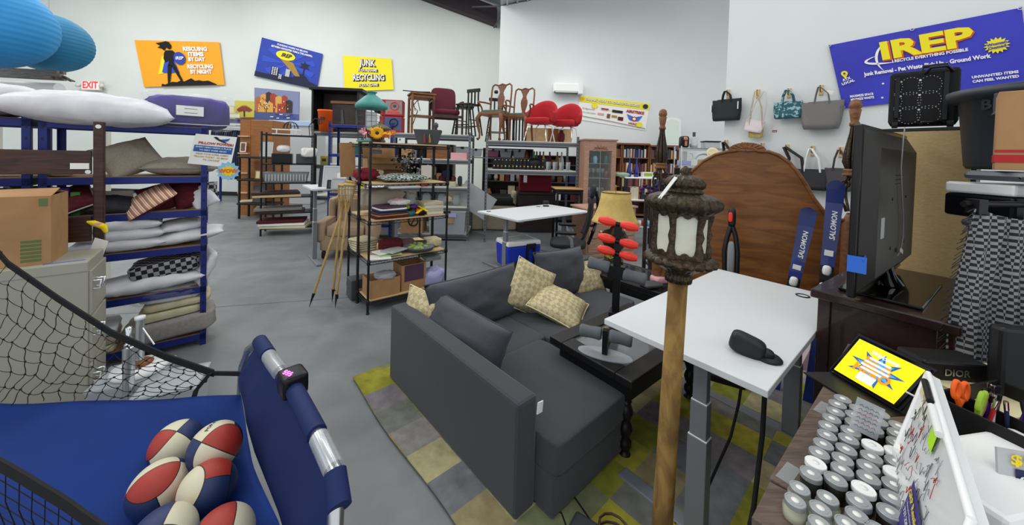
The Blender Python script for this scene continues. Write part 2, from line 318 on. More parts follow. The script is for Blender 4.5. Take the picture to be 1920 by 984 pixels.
# coffee table
t = thing('coffee_table', 'black wooden coffee table with glass inset and spiral legs', 'coffee table', (.679, 1.898, 0), E1)
mb = MB(); mb.box(0, .95, 0, .11, .455, .5, 'black'); mb.box(0, .95, .51, .62, .455, .5, 'black'); mb.box(0, .11, .11, .51, .455, .5, 'black'); mb.box(.84, .95, .11, .51, .455, .5, 'black'); mb.build('table_top', t, bev=.006)
mb = MB(); mb.box(.11, .84, .11, .51, .484, .492, 'glass'); mb.build('glass_inset', t); mb = MB(); mb.box(.11, .84, .11, .51, .44, .45, 'dgrey'); mb.build('inner_shelf', t)
mb = MB(); mb.box(.05, .9, .05, .075, .34, .455, 'black'); mb.box(.05, .9, .545, .57, .34, .455, 'black'); mb.box(.05, .075, .075, .545, .34, .455, 'black'); mb.box(.875, .9, .075, .545, .34, .455, 'black'); mb.build('apron', t)
for x, y in ((.075, .075), (.875, .075), (.075, .545), (.875, .545)):
    mb = MB(); mb.lathe([(.0, 0), (.03, 0), (.036, .015), (.03, .03), (.018, .04), (.02, .05), (.034, .07), (.034, .10), (.02, .12), (.03, .14), (.038, .17), (.03, .2), (.022, .215), (.03, .24), (.04, .27), (.03, .30), (.022, .315), (.03, .33), (.0, .34)], 'black', (x, y, 0)); mb.build('leg', t)
# exercise machine with foam rollers
t = thing('exercise_machine', 'core exercise machine with red ribbed grips and grey foam rollers on the coffee table', 'exercise machine', (.60, 2.16, .5), -.41)
mb = MB(); mb.prism(ell(0, 0, .165, .07, 32), 0, .010, 'frost', 'xy'); mb.build('base_plate', t, bev=.003)
def roller(par, c, ax, L_, r, m, nm, ribs=0):
    mb = MB(); n = 30; rings = []; ax = Vector(ax).normalized(); u = ax.cross(V(0, 0, 1)).normalized(); v = ax.cross(u)
    for i in range(13):
        s_ = i/12; q = (sin(PI*s_)**.5 if ribs else 1-.0*s_); rr = r*(.55+.45*sin(PI*s_)) if ribs else r*(1-.14*sin(PI*s_)) * (.8 if i in (0, 12) else 1)
        rings.append([Vector(c)+ax*(s_-.5)*L_+(u*cos(2*PI*j/n)+v*sin(2*PI*j/n))*rr*(1-(.09 if ribs and j % 3 == 0 else 0)) for j in range(n)])
    mb.ring(rings, m); return mb.build(nm, par)
mat('foam', '62666b', .95, bump=.2, bsc=150); mat('gripred', 'ee3a2a', .45)
mb = MB(); mb.box(-.016, .016, -.02, .02, .01, .16, 'blackm'); mb.build('post', t, bev=.003)
for s in (-1, 1): roller(t, (s*.09, 0, .125), (1, 0, -.02*s), .13, .040, 'foam', 'foam_roller')
mb = MB(); mb.box(-.016, .016, .02, .42, .02, .04, 'blackm'); mb.box(-.04, .04, .40, .5, 0, .1, 'blackm'); mb.build('rail', t, bev=.003)
mb = MB(); mb.cbox((0, .47, .36), (.05, .045, .72), 'blackm'); mb.build('post', t, bev=.005)
mb = MB(); mb.cyl((-.19, .44, .41), (.19, .44, .37), .012, 'silver'); mb.box(-.06, .06, .42, .48, .34, .43, 'blackm'); mb.build('roller_bar', t)
for s in (-1, 1): roller(t, (s*.125, .44, .395-.025*s), (1, 0, -.13), .155, .046, 'foam', 'foam_roller')
for z in (.735, .61, .52):
    for s in (-1, 1): roller(t, (s*.078, .445, z-.011*s), (1, 0, -.15), .125, .033, 'gripred', 'ribbed_grip', 1)
    mb = MB(); mb.cyl((-.02, .445, z), (.02, .445, z-.005), .016, 'blackm'); mb.build('axle', t)
# white standing desk near
def stand_desk(lab, loc, rz, W, D, z, y0, y1, xs, puck):
    y_leg = D/2; t = thing('standing_desk', lab, 'desk', loc, rz); mb = MB(); mb.box(0, W, 0, D, z-.028, z, 'deskwhite'); mb.build('desktop', t, bev=.003)
    mb = MB(); mb.box(.12, W-.12, y_leg-.03, y_leg+.03, z-.075, z-.03, 'deskgrey')
    for x in xs: mb.prism([(x-.035, z-.03), (x+.035, z-.03), (x+.035, z-.06), (x-.035, z-.06)], .06, D-.06, 'deskgrey')
    mb.build('frame', t, bev=.004)
    for x in xs:
        y_leg = y0+(y1-y0)*(x > W/2)
        zz = [(0.03, z*.52, .030, .042), (z*.52, z*.70, .025, .036), (z*.70, z-.05, .020, .030)]
        mb = MB()
        for a, b, hx, hy in zz: mb.box(x-hx, x+hx, y_leg-hy, y_leg+hy, a, b, 'deskgrey')
        for a, hx, hy in ((z*.52, .030, .042), (z*.70, .025, .036)): mb.box(x-hx+.001, x+hx-.001, y_leg-hy+.001, y_leg+hy-.001, a, a+.006, 'whiteg')
        mb.build('leg', t, bev=.003)
        mb = MB(); mb.box(x-.04, x+.04, .04, D-.02, 0, .03, 'deskgrey'); mb.build('foot', t, bev=.008)
    for gx in puck:
        mb = MB(); mb.lathe([(0, -.01), (.036, -.01), (.036, .004), (.03, .006), (.028, -.003), (0, -.003)], 'black', (gx[0], gx[1], z)); mb.build('cable_grommet', t)
    return t
d = stand_desk('raised white standing desk with grey legs beside the street lantern', (.934, 1.254, 0), E1, 1.42, .70, .89, .29, .185, (.17, 1.25), [(1.27, .16)])
mat('sleeve', '1b1c1f', .5)
mb = MB(); mb.sq((0, 0, .035), (.075, .13, .085), 'sleeve', .5, 24, 12, rot=(.25, 0, 0)); mb.lathe([(0, 0), (.048, 0), (.048, .006), (.04, .014), (0, .016)], 'sleeve', (.01, -.075, 0)); mb.sq((.005, -.05, .02), (.05, .09, .045), 'sleeve', .7)
solo('cable_cover', mb, 'black plastic hooded cable outlet lying on the white desktop', 'cable outlet', (1.02, 1.50, .891), .9)
mb = MB(); mb.tube([(1.06, 1.44, .85), (1.05, 1.43, .6), (1.02, 1.42, .3), (.92, 1.36, .02), (.8, 1.25, .02)], .009, 'rubber'); solo('power_cable', mb, 'thick black cord hanging from the raised desk near its corner', 'cord', group=None)
mb = MB(); mb.tube([(1.1, 1.62, .85), (1.06, 1.6, .6), (1.03, 1.6, .45), (.95, 1.62, .2), (.9, 1.6, .02), (.8, 1.62, .02)], .006, 'rubber'); solo('power_cable', mb, 'thin black cord hanging beside the grey desk leg', 'cord')
mb = MB(); mb.box(-.16, .16, -.07, .07, .013, .05, 'dgrey'); solo('power_strip', mb, 'grey power brick on the rug at the lantern foot', 'power strip', (.44, 1.50, 0), -.6, bev=.015)
mb = MB(); mb.tube([(.12, 1.72, .02), (.28, 1.65, .02), (.3, 1.56, .02), (.38, 1.52, .05)], .006, 'rubber'); mb.tube([(.2, 1.9, .02), (.33, 1.78, .02), (.42, 1.6, .02), (.46, 1.52, .06)], .006, 'rubber'); solo('extension_cable', mb, 'black double cord crossing the rug in front of the sofa', 'cord')
mb = MB(); mb.tube([(.47+.09*cos(a)*(1-a*.02), 1.46+.07*sin(a), .065+.006*a) for a in [i*.5 for i in range(36)]], .005, 'walnut'); solo('coiled_cable', mb, 'brown cord coiled on the power brick', 'cord')
# street lantern
t = thing('street_lantern', 'antique bronze street lantern on a brown suede-wrapped pole', 'lantern', (.604, 1.335, 0), rot=(-.015, .034, 0))
mat('suede', '6b4f26', .8, c2='96753d', sc=7, stretch=(1, 1, .5), dist=2, bump=.2, bsc=90, lo=.4, hi=.6); mat('bronze', '352b20', .36, .5, c2='57452f', sc=80, bump=.5, bsc=60, lo=.45, hi=.75); mat('lampglass', 'd8d8c8', .5, c2='c6c5b0', sc=9)
mb = MB(); mb.lathe([(0, 0), (.038, 0), (.037, .4), (.034, 1.26), (0, 1.26)], 'suede', n=28); mb.build('pole', t)
z0 = 1.262
mb = MB(); mb.lathe([(0, -.02), (.043, -.02), (.045, 0), (.040, .008), (.048, .02), (.07, .035), (.085, .045), (.118, .055), (.122, .066), (.112, .078), (.095, .084), (0, .086)], 'bronze', (0, 0, z0), 120, ribs=20, ra=.10); mb.build('lower_bowl', t)
mb = MB(); mb.lathe([(0, .245), (.098, .245), (.108, .255), (.122, .268), (.124, .285), (.112, .302), (.09, .312), (.062, .318), (.055, .322), (0, .322)], 'bronze', (0, 0, z0), 120, ribs=20, ra=.10); mb.build('upper_rim', t)
mb = MB(); mb.lathe([(0, .318), (.058, .318), (.06, .325), (.052, .332), (.064, .342), (.066, .355), (.056, .372), (.036, .384), (.012, .388), (.02, .396), (.017, .404), (.004, .42), (0, .422)], 'bronze', (0, 0, z0), 96, ribs=14, ra=.14); mb.build('dome', t)
for k in range(6):
    a = k*PI/3+.27; ca, sa = cos(a), sin(a)
    mb = MB(); mb.M = Matrix.Rotation(a, 4, 'Z'); mb.box(.076, .080, -.036, .036, z0+.085, z0+.248, 'lampglass'); mb.build('glass_panel', t)
    mb = MB(); mb.M = Matrix.Rotation(a+PI/6, 4, 'Z')
    mb.tube([(.088, 0, z0+.08), (.094, 0, z0+.12), (.088, 0, z0+.14), (.094, 0, z0+.165), (.088, 0, z0+.19), (.096, 0, z0+.225), (.092, 0, z0+.25)], .02, 'bronze', 10, rads=[.020, .013, .011, .014, .011, .013, .020]); mb.build('scroll_column', t)
    mb = MB(); mb.M = Matrix.Rotation(a, 4, 'Z'); n = 10
    for zz, sg in ((z0+.083, 1), (z0+.25, -1)):
        pts = [(-.04+.08*i/n, zz+sg*(.008+.014*abs(cos(PI*2*i/n)))) for i in range(n+1)]; mb.prism(pts+[(.04, zz-sg*.01), (-.04, zz-sg*.01)], .080, .090, 'bronze', 'yz')
    mb.build('scalloped_trim', t)
mb = MB(); mb.cbox((-.085, -.05, z0+.335), (.10, .003, .012), 'paper', (0, -.95, .1)); mb.cbox((-.085, -.05, z0+.335), (.10, .018, .002), 'paper', (0, -.95, .1)); mb.build('price_tag', t)['label'] = 'white hanging paper tag'
# dresser, TV, bookcase, suitcase
t = thing('dresser', 'dark cherry dresser holding the television, beside the raised white desk', 'dresser', (1.735, 1.373, 0), .60)
box_b('top', (-.03, .89, -.02, .44, 1.06, 1.10), 'espresso', t, .006)
box_b('body', (0, .86, 0, .41, .05, 1.06), 'espresso', t, .004)
for y in (.0, .37): box_b('corner_post', (-.012, .03, y-.004, y+.044, 0, 1.06), 'espresso', t, .004)
box_b('back_foot', (.80, .86, 0, .41, 0, .06), 'espresso', t)
for k in range(4):
    d_ = box_b('drawer', (.04, .66, .41, .425, .1+k*.24, .32+k*.24), 'espresso', t, .004); mb = MB(); mb.cyl((.35, .425, .21+k*.24), (.35, .45, .21+k*.24), .015, 'blackm'); mb.build('knob', d_)
mat('tvback', '262521', .45); mat('tvblack', '0c0c0e', .25)
def frame(o, x, y, z):  # world point on dresser local axes
    c, s = cos(.60), sin(.60); return (1.735+x*c-y*s, 1.373+x*s+y*c, z)

mb = MB(); mb.box(-5.2, -1.0, -.004, .004, 0, .001, 'dgrey'); o = mb.build('trim_4', loc=(.3, 4.73, 0), rot=(0, 0, .27)); o['kind'] = 'structure'
mb = MB(); mb.box(-7, 3, -.004, .004, 0, .001, 'dgrey'); o = mb.build('trim_5', loc=(-1, 8.6, 0), rot=(0, 0, .27)); o['kind'] = 'structure'
# ---------------------------------------------------------------- television and cabinet
t = thing('television', 'large flat television seen from behind, standing on the dark cherry dresser', 'television', (1.735, 1.373, 1.10), .60)
mb = MB(); mb.box(-.125, .80, .262, .292, .03, .78, 'tvblack'); mb.build('screen_frame', t, bev=.006)
mb = MB(); mb.hexa([(-.11, .262, .05), (.80, .262, .05), (.80, .262, .76), (-.11, .262, .76), (-.06, .215, .12), (.74, .215, .12), (.74, .215, .68), (-.06, .215, .68)], 'tvback')
for i in range(6):
    for j in range(3): mb.cbox((.25+i*.03, .2135, .52+j*.02), (.02, .003, .004), 'black')
for x, z in ((.2, .45), (.5, .45), (.2, .22), (.5, .22)): mb.cyl((x, .2155, z), (x, .212, z), .008, 'black', 10)
mb.build('back_cover', t, bev=.012)
mb = MB(); mb.cbox((.02, .213, .33), (.05, .003, .09), 'lgrey'); mb.build('rating_label', t)
mb = MB(); mb.prism([(.065, .09), (.63, .09), (.63, .36), (.065, .36)], .002, .014, 'blackg', 'xy'); mb.build('glass_base', t, bev=.003)
mb = MB(); mb.tube([(.35, .23, .014), (.35, .24, .06), (.35, .25, .10), (.35, .25, .2)], .03, 'blackg', 12, rads=[.05, .03, .028, .028]); mb.build('neck', t)
mb = MB(); mb.tube([(.32, .205, .79), (.30, .205, .74), (.28, .205, .6), (.33, .203, .45), (.38, .203, .35), (.40, .203, .25), (.36, .203, .19), (.30, .205, .17)], .0026, 'grey', 6); mb.cbox((.36, .2, .19), (.06, .002, .02), 'paper', (0, .3, 0)); mb.build('power_cable', t)
mb = MB(); mb.cbox((-.130, .26, .18), (.006, .06, .07), 'bluebright', (0, 0, .1)); mb.cbox((-.095, .242, .19), (.07, .004, .05), 'bluebright', (0, -.2, 0)); mb.build('blue_tape', t)['label'] = 'blue masking tape'
t = thing('button_remote', 'black keypad remote with pale buttons by the television base', 'remote', frame(0, .50, .29, 1.117), .9)
mb = MB(); mb.box(-.08, .08, -.045, .045, 0, .022, 'black'); mb.build('case', t, bev=.005); mb = MB()
for i in range(5):
    for j in range(3): mb.cbox((-.06+i*.03, -.026+j*.026, .024), (.019, .016, .006), 'lgrey')
mb.build('buttons', t)
t = thing('bookcase', 'black bookcase turned backwards showing its tan fibreboard back', 'bookcase', frame(0, .905, .02, 0), .60)
box_b('back_board', (0, .006, .02, .46, .02, 1.91), 'birch', t); box_b('side_panel', (.006, .27, 0, .02, 0, 1.925), 'black', t, .003); box_b('side_panel', (.006, .27, .46, .48, 0, 1.925), 'black', t, .003)
box_b('top_panel', (.0, .27, .02, .46, 1.91, 1.93), 'black', t, .003)
for z in (.1, .5, .9, 1.3): box_b('shelf', (.006, .26, .02, .46, z, z+.018), 'black', t)
mat('suitfab', '121215', .85, bump=.2, bsc=200)
t = thing('suitcase', 'black fabric suitcase with dotted white rings, standing on the backwards bookcase', 'suitcase', frame(0, .92, .09, 1.93), .60+.12)
mb = MB(); mb.box(.0, .19, .0, .27, .02, .335, 'suitfab'); mb.build('shell', t, bev=.02)
mb = MB()
for y, z in [(.11+.075*i, .075+.085*j) for i in range(3) for j in range(3)]:
    for k in range(20):
        a = 2*PI*k/20; yy, zz = y+.044*cos(a), z+.05*sin(a)
        if .05 < yy < .255: mb.cbox((-.002, yy, zz), (.002, .0035, .0035), 'lgrey')
    mb.cyl((-.003, y+.0375, z+.03), (0, y+.0375, z+.03), .0055, 'white', 8)
mb.build('dotted_pattern', t)
mb = MB(); mb.box(-.012, 0, .225, .245, .06, .30, 'blackm'); mb.box(-.012, 0, .04, .06, .04, .31, 'blackm'); mb.tube([(-.005, .03, .31), (-.03, .05, .335), (-.03, .11, .335), (-.005, .13, .31)], .008, 'blackm'); mb.build('carry_handle', t, bev=.003)
mb = MB(); mb.tube([(.02, .05, .33), (.02, .05, .355), (.02, .14, .355), (.02, .14, .33)], .009, 'blackm'); mb.tube([(-.006, .06, .02), (-.03, .07, .03), (-.03, .13, .03), (-.006, .14, .02)], .007, 'blackm'); mb.build('top_handle', t)
for y in (.03, .24):
    mb = MB(); mb.cyl((-.012, y-.012, .018), (-.012, y+.012, .018), .018, 'rubber', 18); mb.build('wheel', t)
# big grey trash can etc. behind the bookcase
def lab(o, s): o['label'] = s; return o
# utility rack at the right edge
t = thing('storage_rack', 'grey slotted metal rack at the right edge carrying the trash can and boxes', 'rack', (1.97, 1.36, 0), -.05)
mat('rackgrey', '72767c', .45, .4)
for x, y in ((.02, 0), (.95, 0), (.95, .2), (.80, .2)): box_b('post', (x-.02, x+.02, y-.02, y+.02, 0, 1.70), 'rackgrey', t)
for z in (1.45, 1.655): box_b('shelf', (-.02, .97, -.02, .20, z, z+.04), 'rackgrey', t)
box_b('shelf', (.3, .97, -.02, .3, .5, .55), 'rackgrey', t)
t = thing('trash_can', 'large charcoal plastic trash can with raised lettering on the rack', 'trash can', (2.47, 1.66, 1.70), 0)
mat('brute', '3a3f47', .5)
mb = MB(); mb.lathe([(0, 0), (.225, 0), (.235, .02), (.262, .40), (.30, .405), (.305, .45), (.285, .455), (.25, .45), (.22, .03), (0, .03)], 'brute', n=40); mb.build('body', t)
for a in (3.5, .4):
    mb = MB(); mb.M = Matrix.Rotation(a, 4, 'Z'); mb.box(.27, .37, -.06, .06, .28, .31, 'brute', 0, .02); mb.box(.27, .34, -.06, -.045, .28, .40, 'brute'); mb.box(.27, .34, .045, .06, .28, .40, 'brute'); mb.build('handle', t, bev=.006)
def cyltext(nm, txt, r, z, sz, m, par, a0, kz=1):
    mb = MB(); put_text(mb, txt, m, lambda x, y: V(cos(a0+x/r)*r, sin(a0+x/r)*r, z+y*kz), 0, 0, sz, bold=.03); return mb.build(nm, par)
cyltext('raised_lettering', 'BRUTE', .266, .355, .075, 'black', t, 3.42); t.scale = (1, 1, .85)
t = thing('cardboard_box', 'tall tan cardboard box with a red stripe beside the charcoal trash can', 'box', (1.955, 1.425, 1.70), -.9)
box_b('carton', (-.02, .30, -.02, .16, 0, .31), 'cardboard', t, .003); mb = MB(); mb.box(-.0225, .3025, -.0225, -.02, .03, .06, 'red'); mb.box(-.0225, .3025, -.0225, -.02, .07, .08, 'red'); mb.box(-.0225, -.02, -.02, .16, .03, .06, 'red'); mb.build('red_stripe', t)
t = thing('printer', 'black and white inkjet printer on the rack below the trash can', 'printer', (1.975, 1.40, 1.492), -.05)
box_b('body', (0, .40, 0, .24, 0, .10), 'blackm', t, .012); box_b('lid', (0, .40, 0, .24, .102, .15), 'whiteg', t, .01); box_b('output_tray', (.1, .3, -.03, .0, .01, .03), 'lgrey', t, .004)
# checkered shawl on a hanger
def shawlmat():
    checks('shawl', '26262a', '8f9093', 1, .9, st=(58, 58, 82))
shawlmat()
t = thing('checkered_shawl', 'black and grey checkered fringed shawl clipped to a black hanger', 'shawl', (1.76, 1.38, 0), -.05)
def sh(a, b):
    z = 1.55-.80*b; x = .01+a*.42+(-.06*sin(b*2.2)*(1-a))+.05*b*a; y = .018*sin(a*26+b*3)*(.3+b)+.01*sin(a*47)
    return (x, y-.02, z-.05*a*(1-b)*(1-a)*3)
mb = MB(); mb.grid(sh, 70, 40, 'shawl'); mb.build('cloth', t, solid=.004)
mb = MB()
for i in range(60):
    b = i/59; p = sh(0, b); mb.tube([p, (p[0]-.025-.01*rnd.random(), p[1], p[2]-.03*rnd.random()-.01)], .0018, 'black', 4)
    p = sh(b, 1); mb.tube([p, (p[0]+.004, p[1], p[2]-.05-.01*rnd.random())], .002, 'black', 4)
mb.build('fringe', t)
mb = MB(); mb.tube([(-.01, 0, 1.565), (.45, 0, 1.575)], .012, 'black', 8); mb.tube([(.22, 0, 1.57), (.22, 0, 1.63), (.25, 0, 1.66), (.22, 0, 1.69), (.19, 0, 1.67)], .004, 'chrome', 6)
for x in (.03, .40): mb.box(x-.016, x+.016, -.03, .015, 1.53, 1.585, 'black')
mb.build('hanger', t)
# ---------------------------------------------------------------- four-poster bed head
t = thing('four_poster_headboard', 'tall arched honey brown headboard with two carved posts, behind the white desk', 'headboard', (1.46, 3.5, 0), -.612)
W_ = 1.393
pts = [(0.03, .55)]+[(W_*u, z) for u, z in ((.02, 1.28), (.06, 1.30), (.10, 1.36), (.14, 1.46), (.20, 1.61), (.26, 1.70), (.33, 1.765), (.40, 1.795), (.44, 1.80), (.47, 1.83), (.5, 1.835), (.53, 1.83), (.56, 1.80), (.61, 1.80), (.66, 1.77), (.712, 1.71), (.75, 1.64), (.79, 1.542), (.83, 1.43), (.877, 1.33), (.92, 1.285), (.98, 1.28))]+[(W_*.98, .55)]
mb = MB(); mb.prism(pts, -.012, .022, 'hboard'); mb.build('arched_panel', t, bev=.004)
mb = MB(); mb.tube([(p[0], -.014, p[1]) for p in pts[1:-1]], .014, 'hboard', 8); mb.build('edge_moulding', t)
mb = MB(); mb.prism([(W_*.5+.14*cos(a), 1.80+.075*sin(a)) for a in [PI*i/12 for i in range(13)]], -.02, .0, 'mid'); 
for i in range(9): mb.tube([(W_*.5, -.022, 1.80), (W_*.5+.13*cos(PI*(i+.5)/9), -.022, 1.80+.07*sin(PI*(i+.5)/9))], .006, 'mid', 5)
mb.build('shell_crest', t)
for s in (0, W_*.985):
    mb = MB(); mb.lathe([(0, 0), (.05, 0), (.05, .5), (.04, .55), (.05, .62), (.05, 1.26), (.035, 1.30), (.02, 1.34), (.0, 1.34)], 'mid', (s, 0, 0)); mb.build('lower_post', t)
    mb = MB(); mb.lathe([(0, 1.62), (.055, 1.62), (.06, 1.635), (.04, 1.65), (.055, 1.66), (.05, 1.675), (0, 1.675)], 'mid', (s, 0, 0)); mb.build('collar', t)
    mb = MB()
    for k in range(8):
        a = k*PI/4; mb.tube([(s+cos(a)*.03, sin(a)*.03, 1.67), (s+cos(a)*.045, sin(a)*.045, 1.73), (s+cos(a)*.04, sin(a)*.04, 1.80), (s+cos(a)*.022, sin(a)*.022, 1.95), (s+cos(a)*.016, sin(a)*.016, 2.02)], .008, 'bronze', 6, rads=[.012, .019, .016, .006, .006])
    mb.build('iron_cage', t)
    mb = MB(); mb.lathe([(0, 2.0), (.028, 2.0), (.03, 2.02), (.022, 2.035), (.026, 2.06), (.034, 2.12), (.028, 2.13), (.036, 2.14), (.036, 2.155), (.03, 2.185), (.014, 2.2), (0, 2.203)], 'mid', (s, 0, 0), 24, ribs=8, ra=.06); mb.build('finial', t)
    mb = MB(); sg = 1 if s else -1
    for k in range(4):
        a = k*PI/2+.3
        mb.tube([(s+cos(a)*(.02+.05*abs(sin(q*.9))), sin(a)*(.02+.05*abs(sin(q*.9))), 1.62-q*.075) for q in [i*.45 for i in range(9)]], .010, 'bronze', 6)
        mb.tube([(s+cos(a)*(.045+.022*cos(q)), sin(a)*(.045+.022*cos(q)), 1.56+.024*sin(q)) for q in [i*.7 for i in range(8)]], .007, 'bronze', 6)
    mb.build('scroll_ironwork', t)
for k, (lb, P, ln, ry) in enumerate((('blue and black ski with white binding, leaning lower on the headboard', (1.985, 2.64), 1.40, .12), ('blue and black ski with white binding, the taller one by the carved post', (2.15, 2.47), 1.60, .045))):
    t = thing('ski', lb, 'ski', (P[0], P[1], 0), group='pair of skis', rot=(-.1, ry, -.75))
    mat_ = None; prof = []; n = 22
    for i in range(n+1):
        s_ = (i/16*.96 if i <= 16 else .96+.04*(i-16)/6); hw = .036+.016*abs(2*s_-1)**1.5
        if s_ > .965: hw *= math.sqrt(max(.02, 1-((s_-.965)/.035)**2))
        prof.append((hw, s_*ln, -.05*max(0, (s_-.88)/.12)**2))
    mb = MB(); v = []
    f = []
    for hw, z, y in prof: v += [(-hw, y, z), (hw, y, z), (hw, y+.012, z), (-hw, y+.012, z)]
    for i in range(n):
        b_ = 4*i
        for j in range(4): f.append((b_+j, b_+(j+1) % 4, b_+4+(j+1) % 4, b_+4+j))
    f += [(3, 2, 1, 0), (4*n, 4*n+1, 4*n+2, 4*n+3)]
    mb.faces(v, f, 'skiblue' if 'skiblue' in MATS else (mat('skiblue', '16338c', .25, c2='0e2266', sc=3, coat=.4) and 'skiblue')); mb.build('ski_body', t)
    mb = MB(); mb.box(-.037, .037, -.003, 0, ln*.30, ln*.62, 'black'); mb.build('centre_plate', t)
    mb = MB(); mb.box(-.034, .034, -.04, 0, ln*.60-.07, ln*.60, 'black'); mb.sq((0, -.035, ln*.60+.005), (.05, .05, .07), 'whiteg', .7); mb.box(-.03, .03, -.035, 0, ln*.60-.16, ln*.60-.09, 'black'); mb.sq((0, -.04, ln*.60-.10), (.062, .03, .035), 'whiteg', .7); mb.build('binding', t, bev=.004)
    mb = MB(); put_text(mb, 'SALOMON', 'whiteg', lambda x, y: V(x, -.0035, y), .010, ln*.80, .042, rot=PI/2, bold=.02, shear=.2); mb.build('lettering', t)
    mb = MB(); mb.box(-.024, .024, -.004, -.002, ln*.665, ln*.69, 'white'); mb.lathe([(.014, 0), (.018, 0), (.018, .003), (.014, .003)], 'bluebright', (0, 0, 0)) if 0 else None; mb.build('white_label', t)
t = thing('handheld_vacuum', 'black stick vacuum with an orange button leaning on the headboard', 'vacuum', (1.70, 2.72, 0), rot=(-.12, 0, -.5))
mb = MB(); mb.tube([(0, 0, .02), (0, 0, 1.0)], .02, 'blackm', 12); mb.tube([(-.035, -.01, .8), (-.045, -.01, 1.0), (-.03, -.01, 1.10), (0, 0, 1.22)], .018, 'black', 10); mb.tube([(.045, -.01, .8), (.045, -.01, 1.0), (.03, -.01, 1.12), (0, 0, 1.22)], .018, 'black', 10); mb.build('body', t)
mb = MB(); mb.sq((0, -.01, 1.27), (.055, .07, .15), 'black', .6); mb.sq((0, -.01, .95), (.05, .05, .26), 'grey', .5); mb.build('handle', t)
mb = MB(); mb.sq((-.012, -.05, 1.27), (.03, .02, .075), 'gripred', .6); mb.build('orange_button', t); mb = MB(); mb.box(-.12, .12, -.08, .08, 0, .06, 'blackm'); mb.build('floor_head', t, bev=.015)
# ---------------------------------------------------------------- jar counter
wood('rustic', '4e423c', '6b5b50', .6, (3, 26, 3), 3)
t = thing('counter_board', 'rustic grey-brown wood counter covered with rows of silver lidded jars', 'counter', (0, 0, 0))
q = [(1.50, 1.555), (.661, .871), (1.02, .43), (1.86, 1.06)]
mb = MB(); mb.prism(q, .885, .92, 'rustic', 'xy'); mb.build('top_board', t, bev=.004)
mb = MB(); mb.prism([(1.46, 1.50), (.72, .89), (1.02, .50), (1.78, 1.06)], .30, .884, 'dwood', 'xy'); mb.build('cabinet_body', t); mb = MB(); mb.prism([(1.42, 1.46), (.76, .89), (1.02, .54), (1.74, 1.06)], 0, .30, 'black', 'xy'); mb.build('plinth', t)
for (x, y) in ((.70, .905), (1.00, 1.15)):
    mb = MB(); mb.cbox((x+.02, y-.02, .9205), (.075, .03, .001), 'clearplastic', (0, 0, .6-.0)); mb.build('clear_tape', t)
mat('candle', '23201f', .35, coat=.4); mat('lidtin', 'b4b7b9', .38, .55, c2='a2a6a8', sc=4); mat('jarglass', 'c3cabf', .1, alpha=.45); mat('wax', 'c9bd97', .6)
A = [(1.059, 1.106), (1.019, 1.08), (.983, 1.047), (.945, 1.017), (.908, .987), (.876, .954), (.838, .922), (.802, .893), (.767, .862), (.73, .832)]
B = [(1.066, 1.062), (1.027, 1.034), (.997, 1.002), (.956, .971), (.923, .942), (.884, .907), (.846, .876), (.817, .846), (.776, .818)]
C = [(1.112, 1.043), (1.074, 1.012), (1.03, .982), (.968, .923), (.927, .885), (.890, .856), (.86, .825), (.82, .796), (.78, .766)]
D = [(1.115, .995), (1.082, .967), (1.045, .934), (1.007, .903), (.976, .872), (.939, .840), (.902, .808), (.864, .775), (.823, .742)]
def jar(lb, P, clear, bright):
    t = thing('lidded_jar', lb, 'jar', (P[0], P[1], .92), rnd.uniform(0, 6), 'clear glass jars at the counter edge' if clear else 'dark candle jars on the counter')
    if clear:
        mb = MB(); mb.lathe([(0, 0), (.019, 0), (.022, .004), (.022, .026), (.018, .032), (.018, .034), (0, .034)], 'jarglass', n=24); mb.build('glass', t); mb = MB(); mb.lathe([(0, .002), (.019, .002), (.0195, .018), (0, .018)], 'wax', n=20); mb.build('wax_fill', t); z = .031; r = .0195
    else:
        mb = MB(); mb.lathe([(0, 0), (.019, 0), (.0205, .004), (.0205, .036), (.018, .040), (0, .040)], 'candle', n=24); mb.build('glass', t); z = .038; r = .0213
    mb = MB(); mb.lathe([(0, z), (r, z), (r, z+.010), (r-.001, z+.0115), (r-.003, z+.0115), (r-.0035, z+.0105), (r-.006, z+.0105), (r-.0065, z+.0112), (0, z+.0112)], 'whiteg' if bright else 'lidtin', n=28, smooth=False); l = mb.build('lid', t)
    mb = MB(); mb.lathe([(0, z+.0113), (.0075, z+.0113), (.0075, z+.0118), (0, z+.0118)], 'paper', n=16); mb.build('round_label', l)
    return t
for nm, L_, wh in (('A', A, (8,)), ('B', B, ()), ('C', C, (3, 7)), ('D', D, (3, 5))):
    colname = {'A': 'row along the counter edge', 'B': 'second row from the counter edge', 'C': 'third row from the counter edge', 'D': 'row nearest the whiteboard'}[nm]
    for i, P in enumerate(L_):
        b = i in wh; pos = ['far end', 'second from the tablet', 'third from the tablet', 'fourth from the tablet', 'fifth from the tablet', 'sixth from the tablet', 'seventh from the tablet', 'eighth from the tablet', 'ninth from the tablet', 'tenth from the tablet'][i]
        if i == len(L_)-1: pos = 'near end'
        jar('dark jar with %s lid, %s, %s' % ('bright white' if b else 'silver', colname, pos), P, False, b)
for P, lb in zip([(.678, .800), (.643, .769), (.723, .778), (.685, .753), (.752, .741), (.655, .720), (.712, .722), (.765, .712)], ('back left corner', 'front left corner', 'behind the middle pair', 'left of the middle', 'right of the middle', 'nearest left', 'nearest middle', 'nearest right')):
    jar('clear glass jar with silver lid among the small jars, '+lb, P, True, False)
mb = MB(); mb.prism([(.655, .86), (.55, .77), (.82, .44), (1.02, .47), (.86, .66)], .887, .9195, 'rustic', 'xy'); o = mb.build('board_extension', bpy.data.objects['counter_board'])
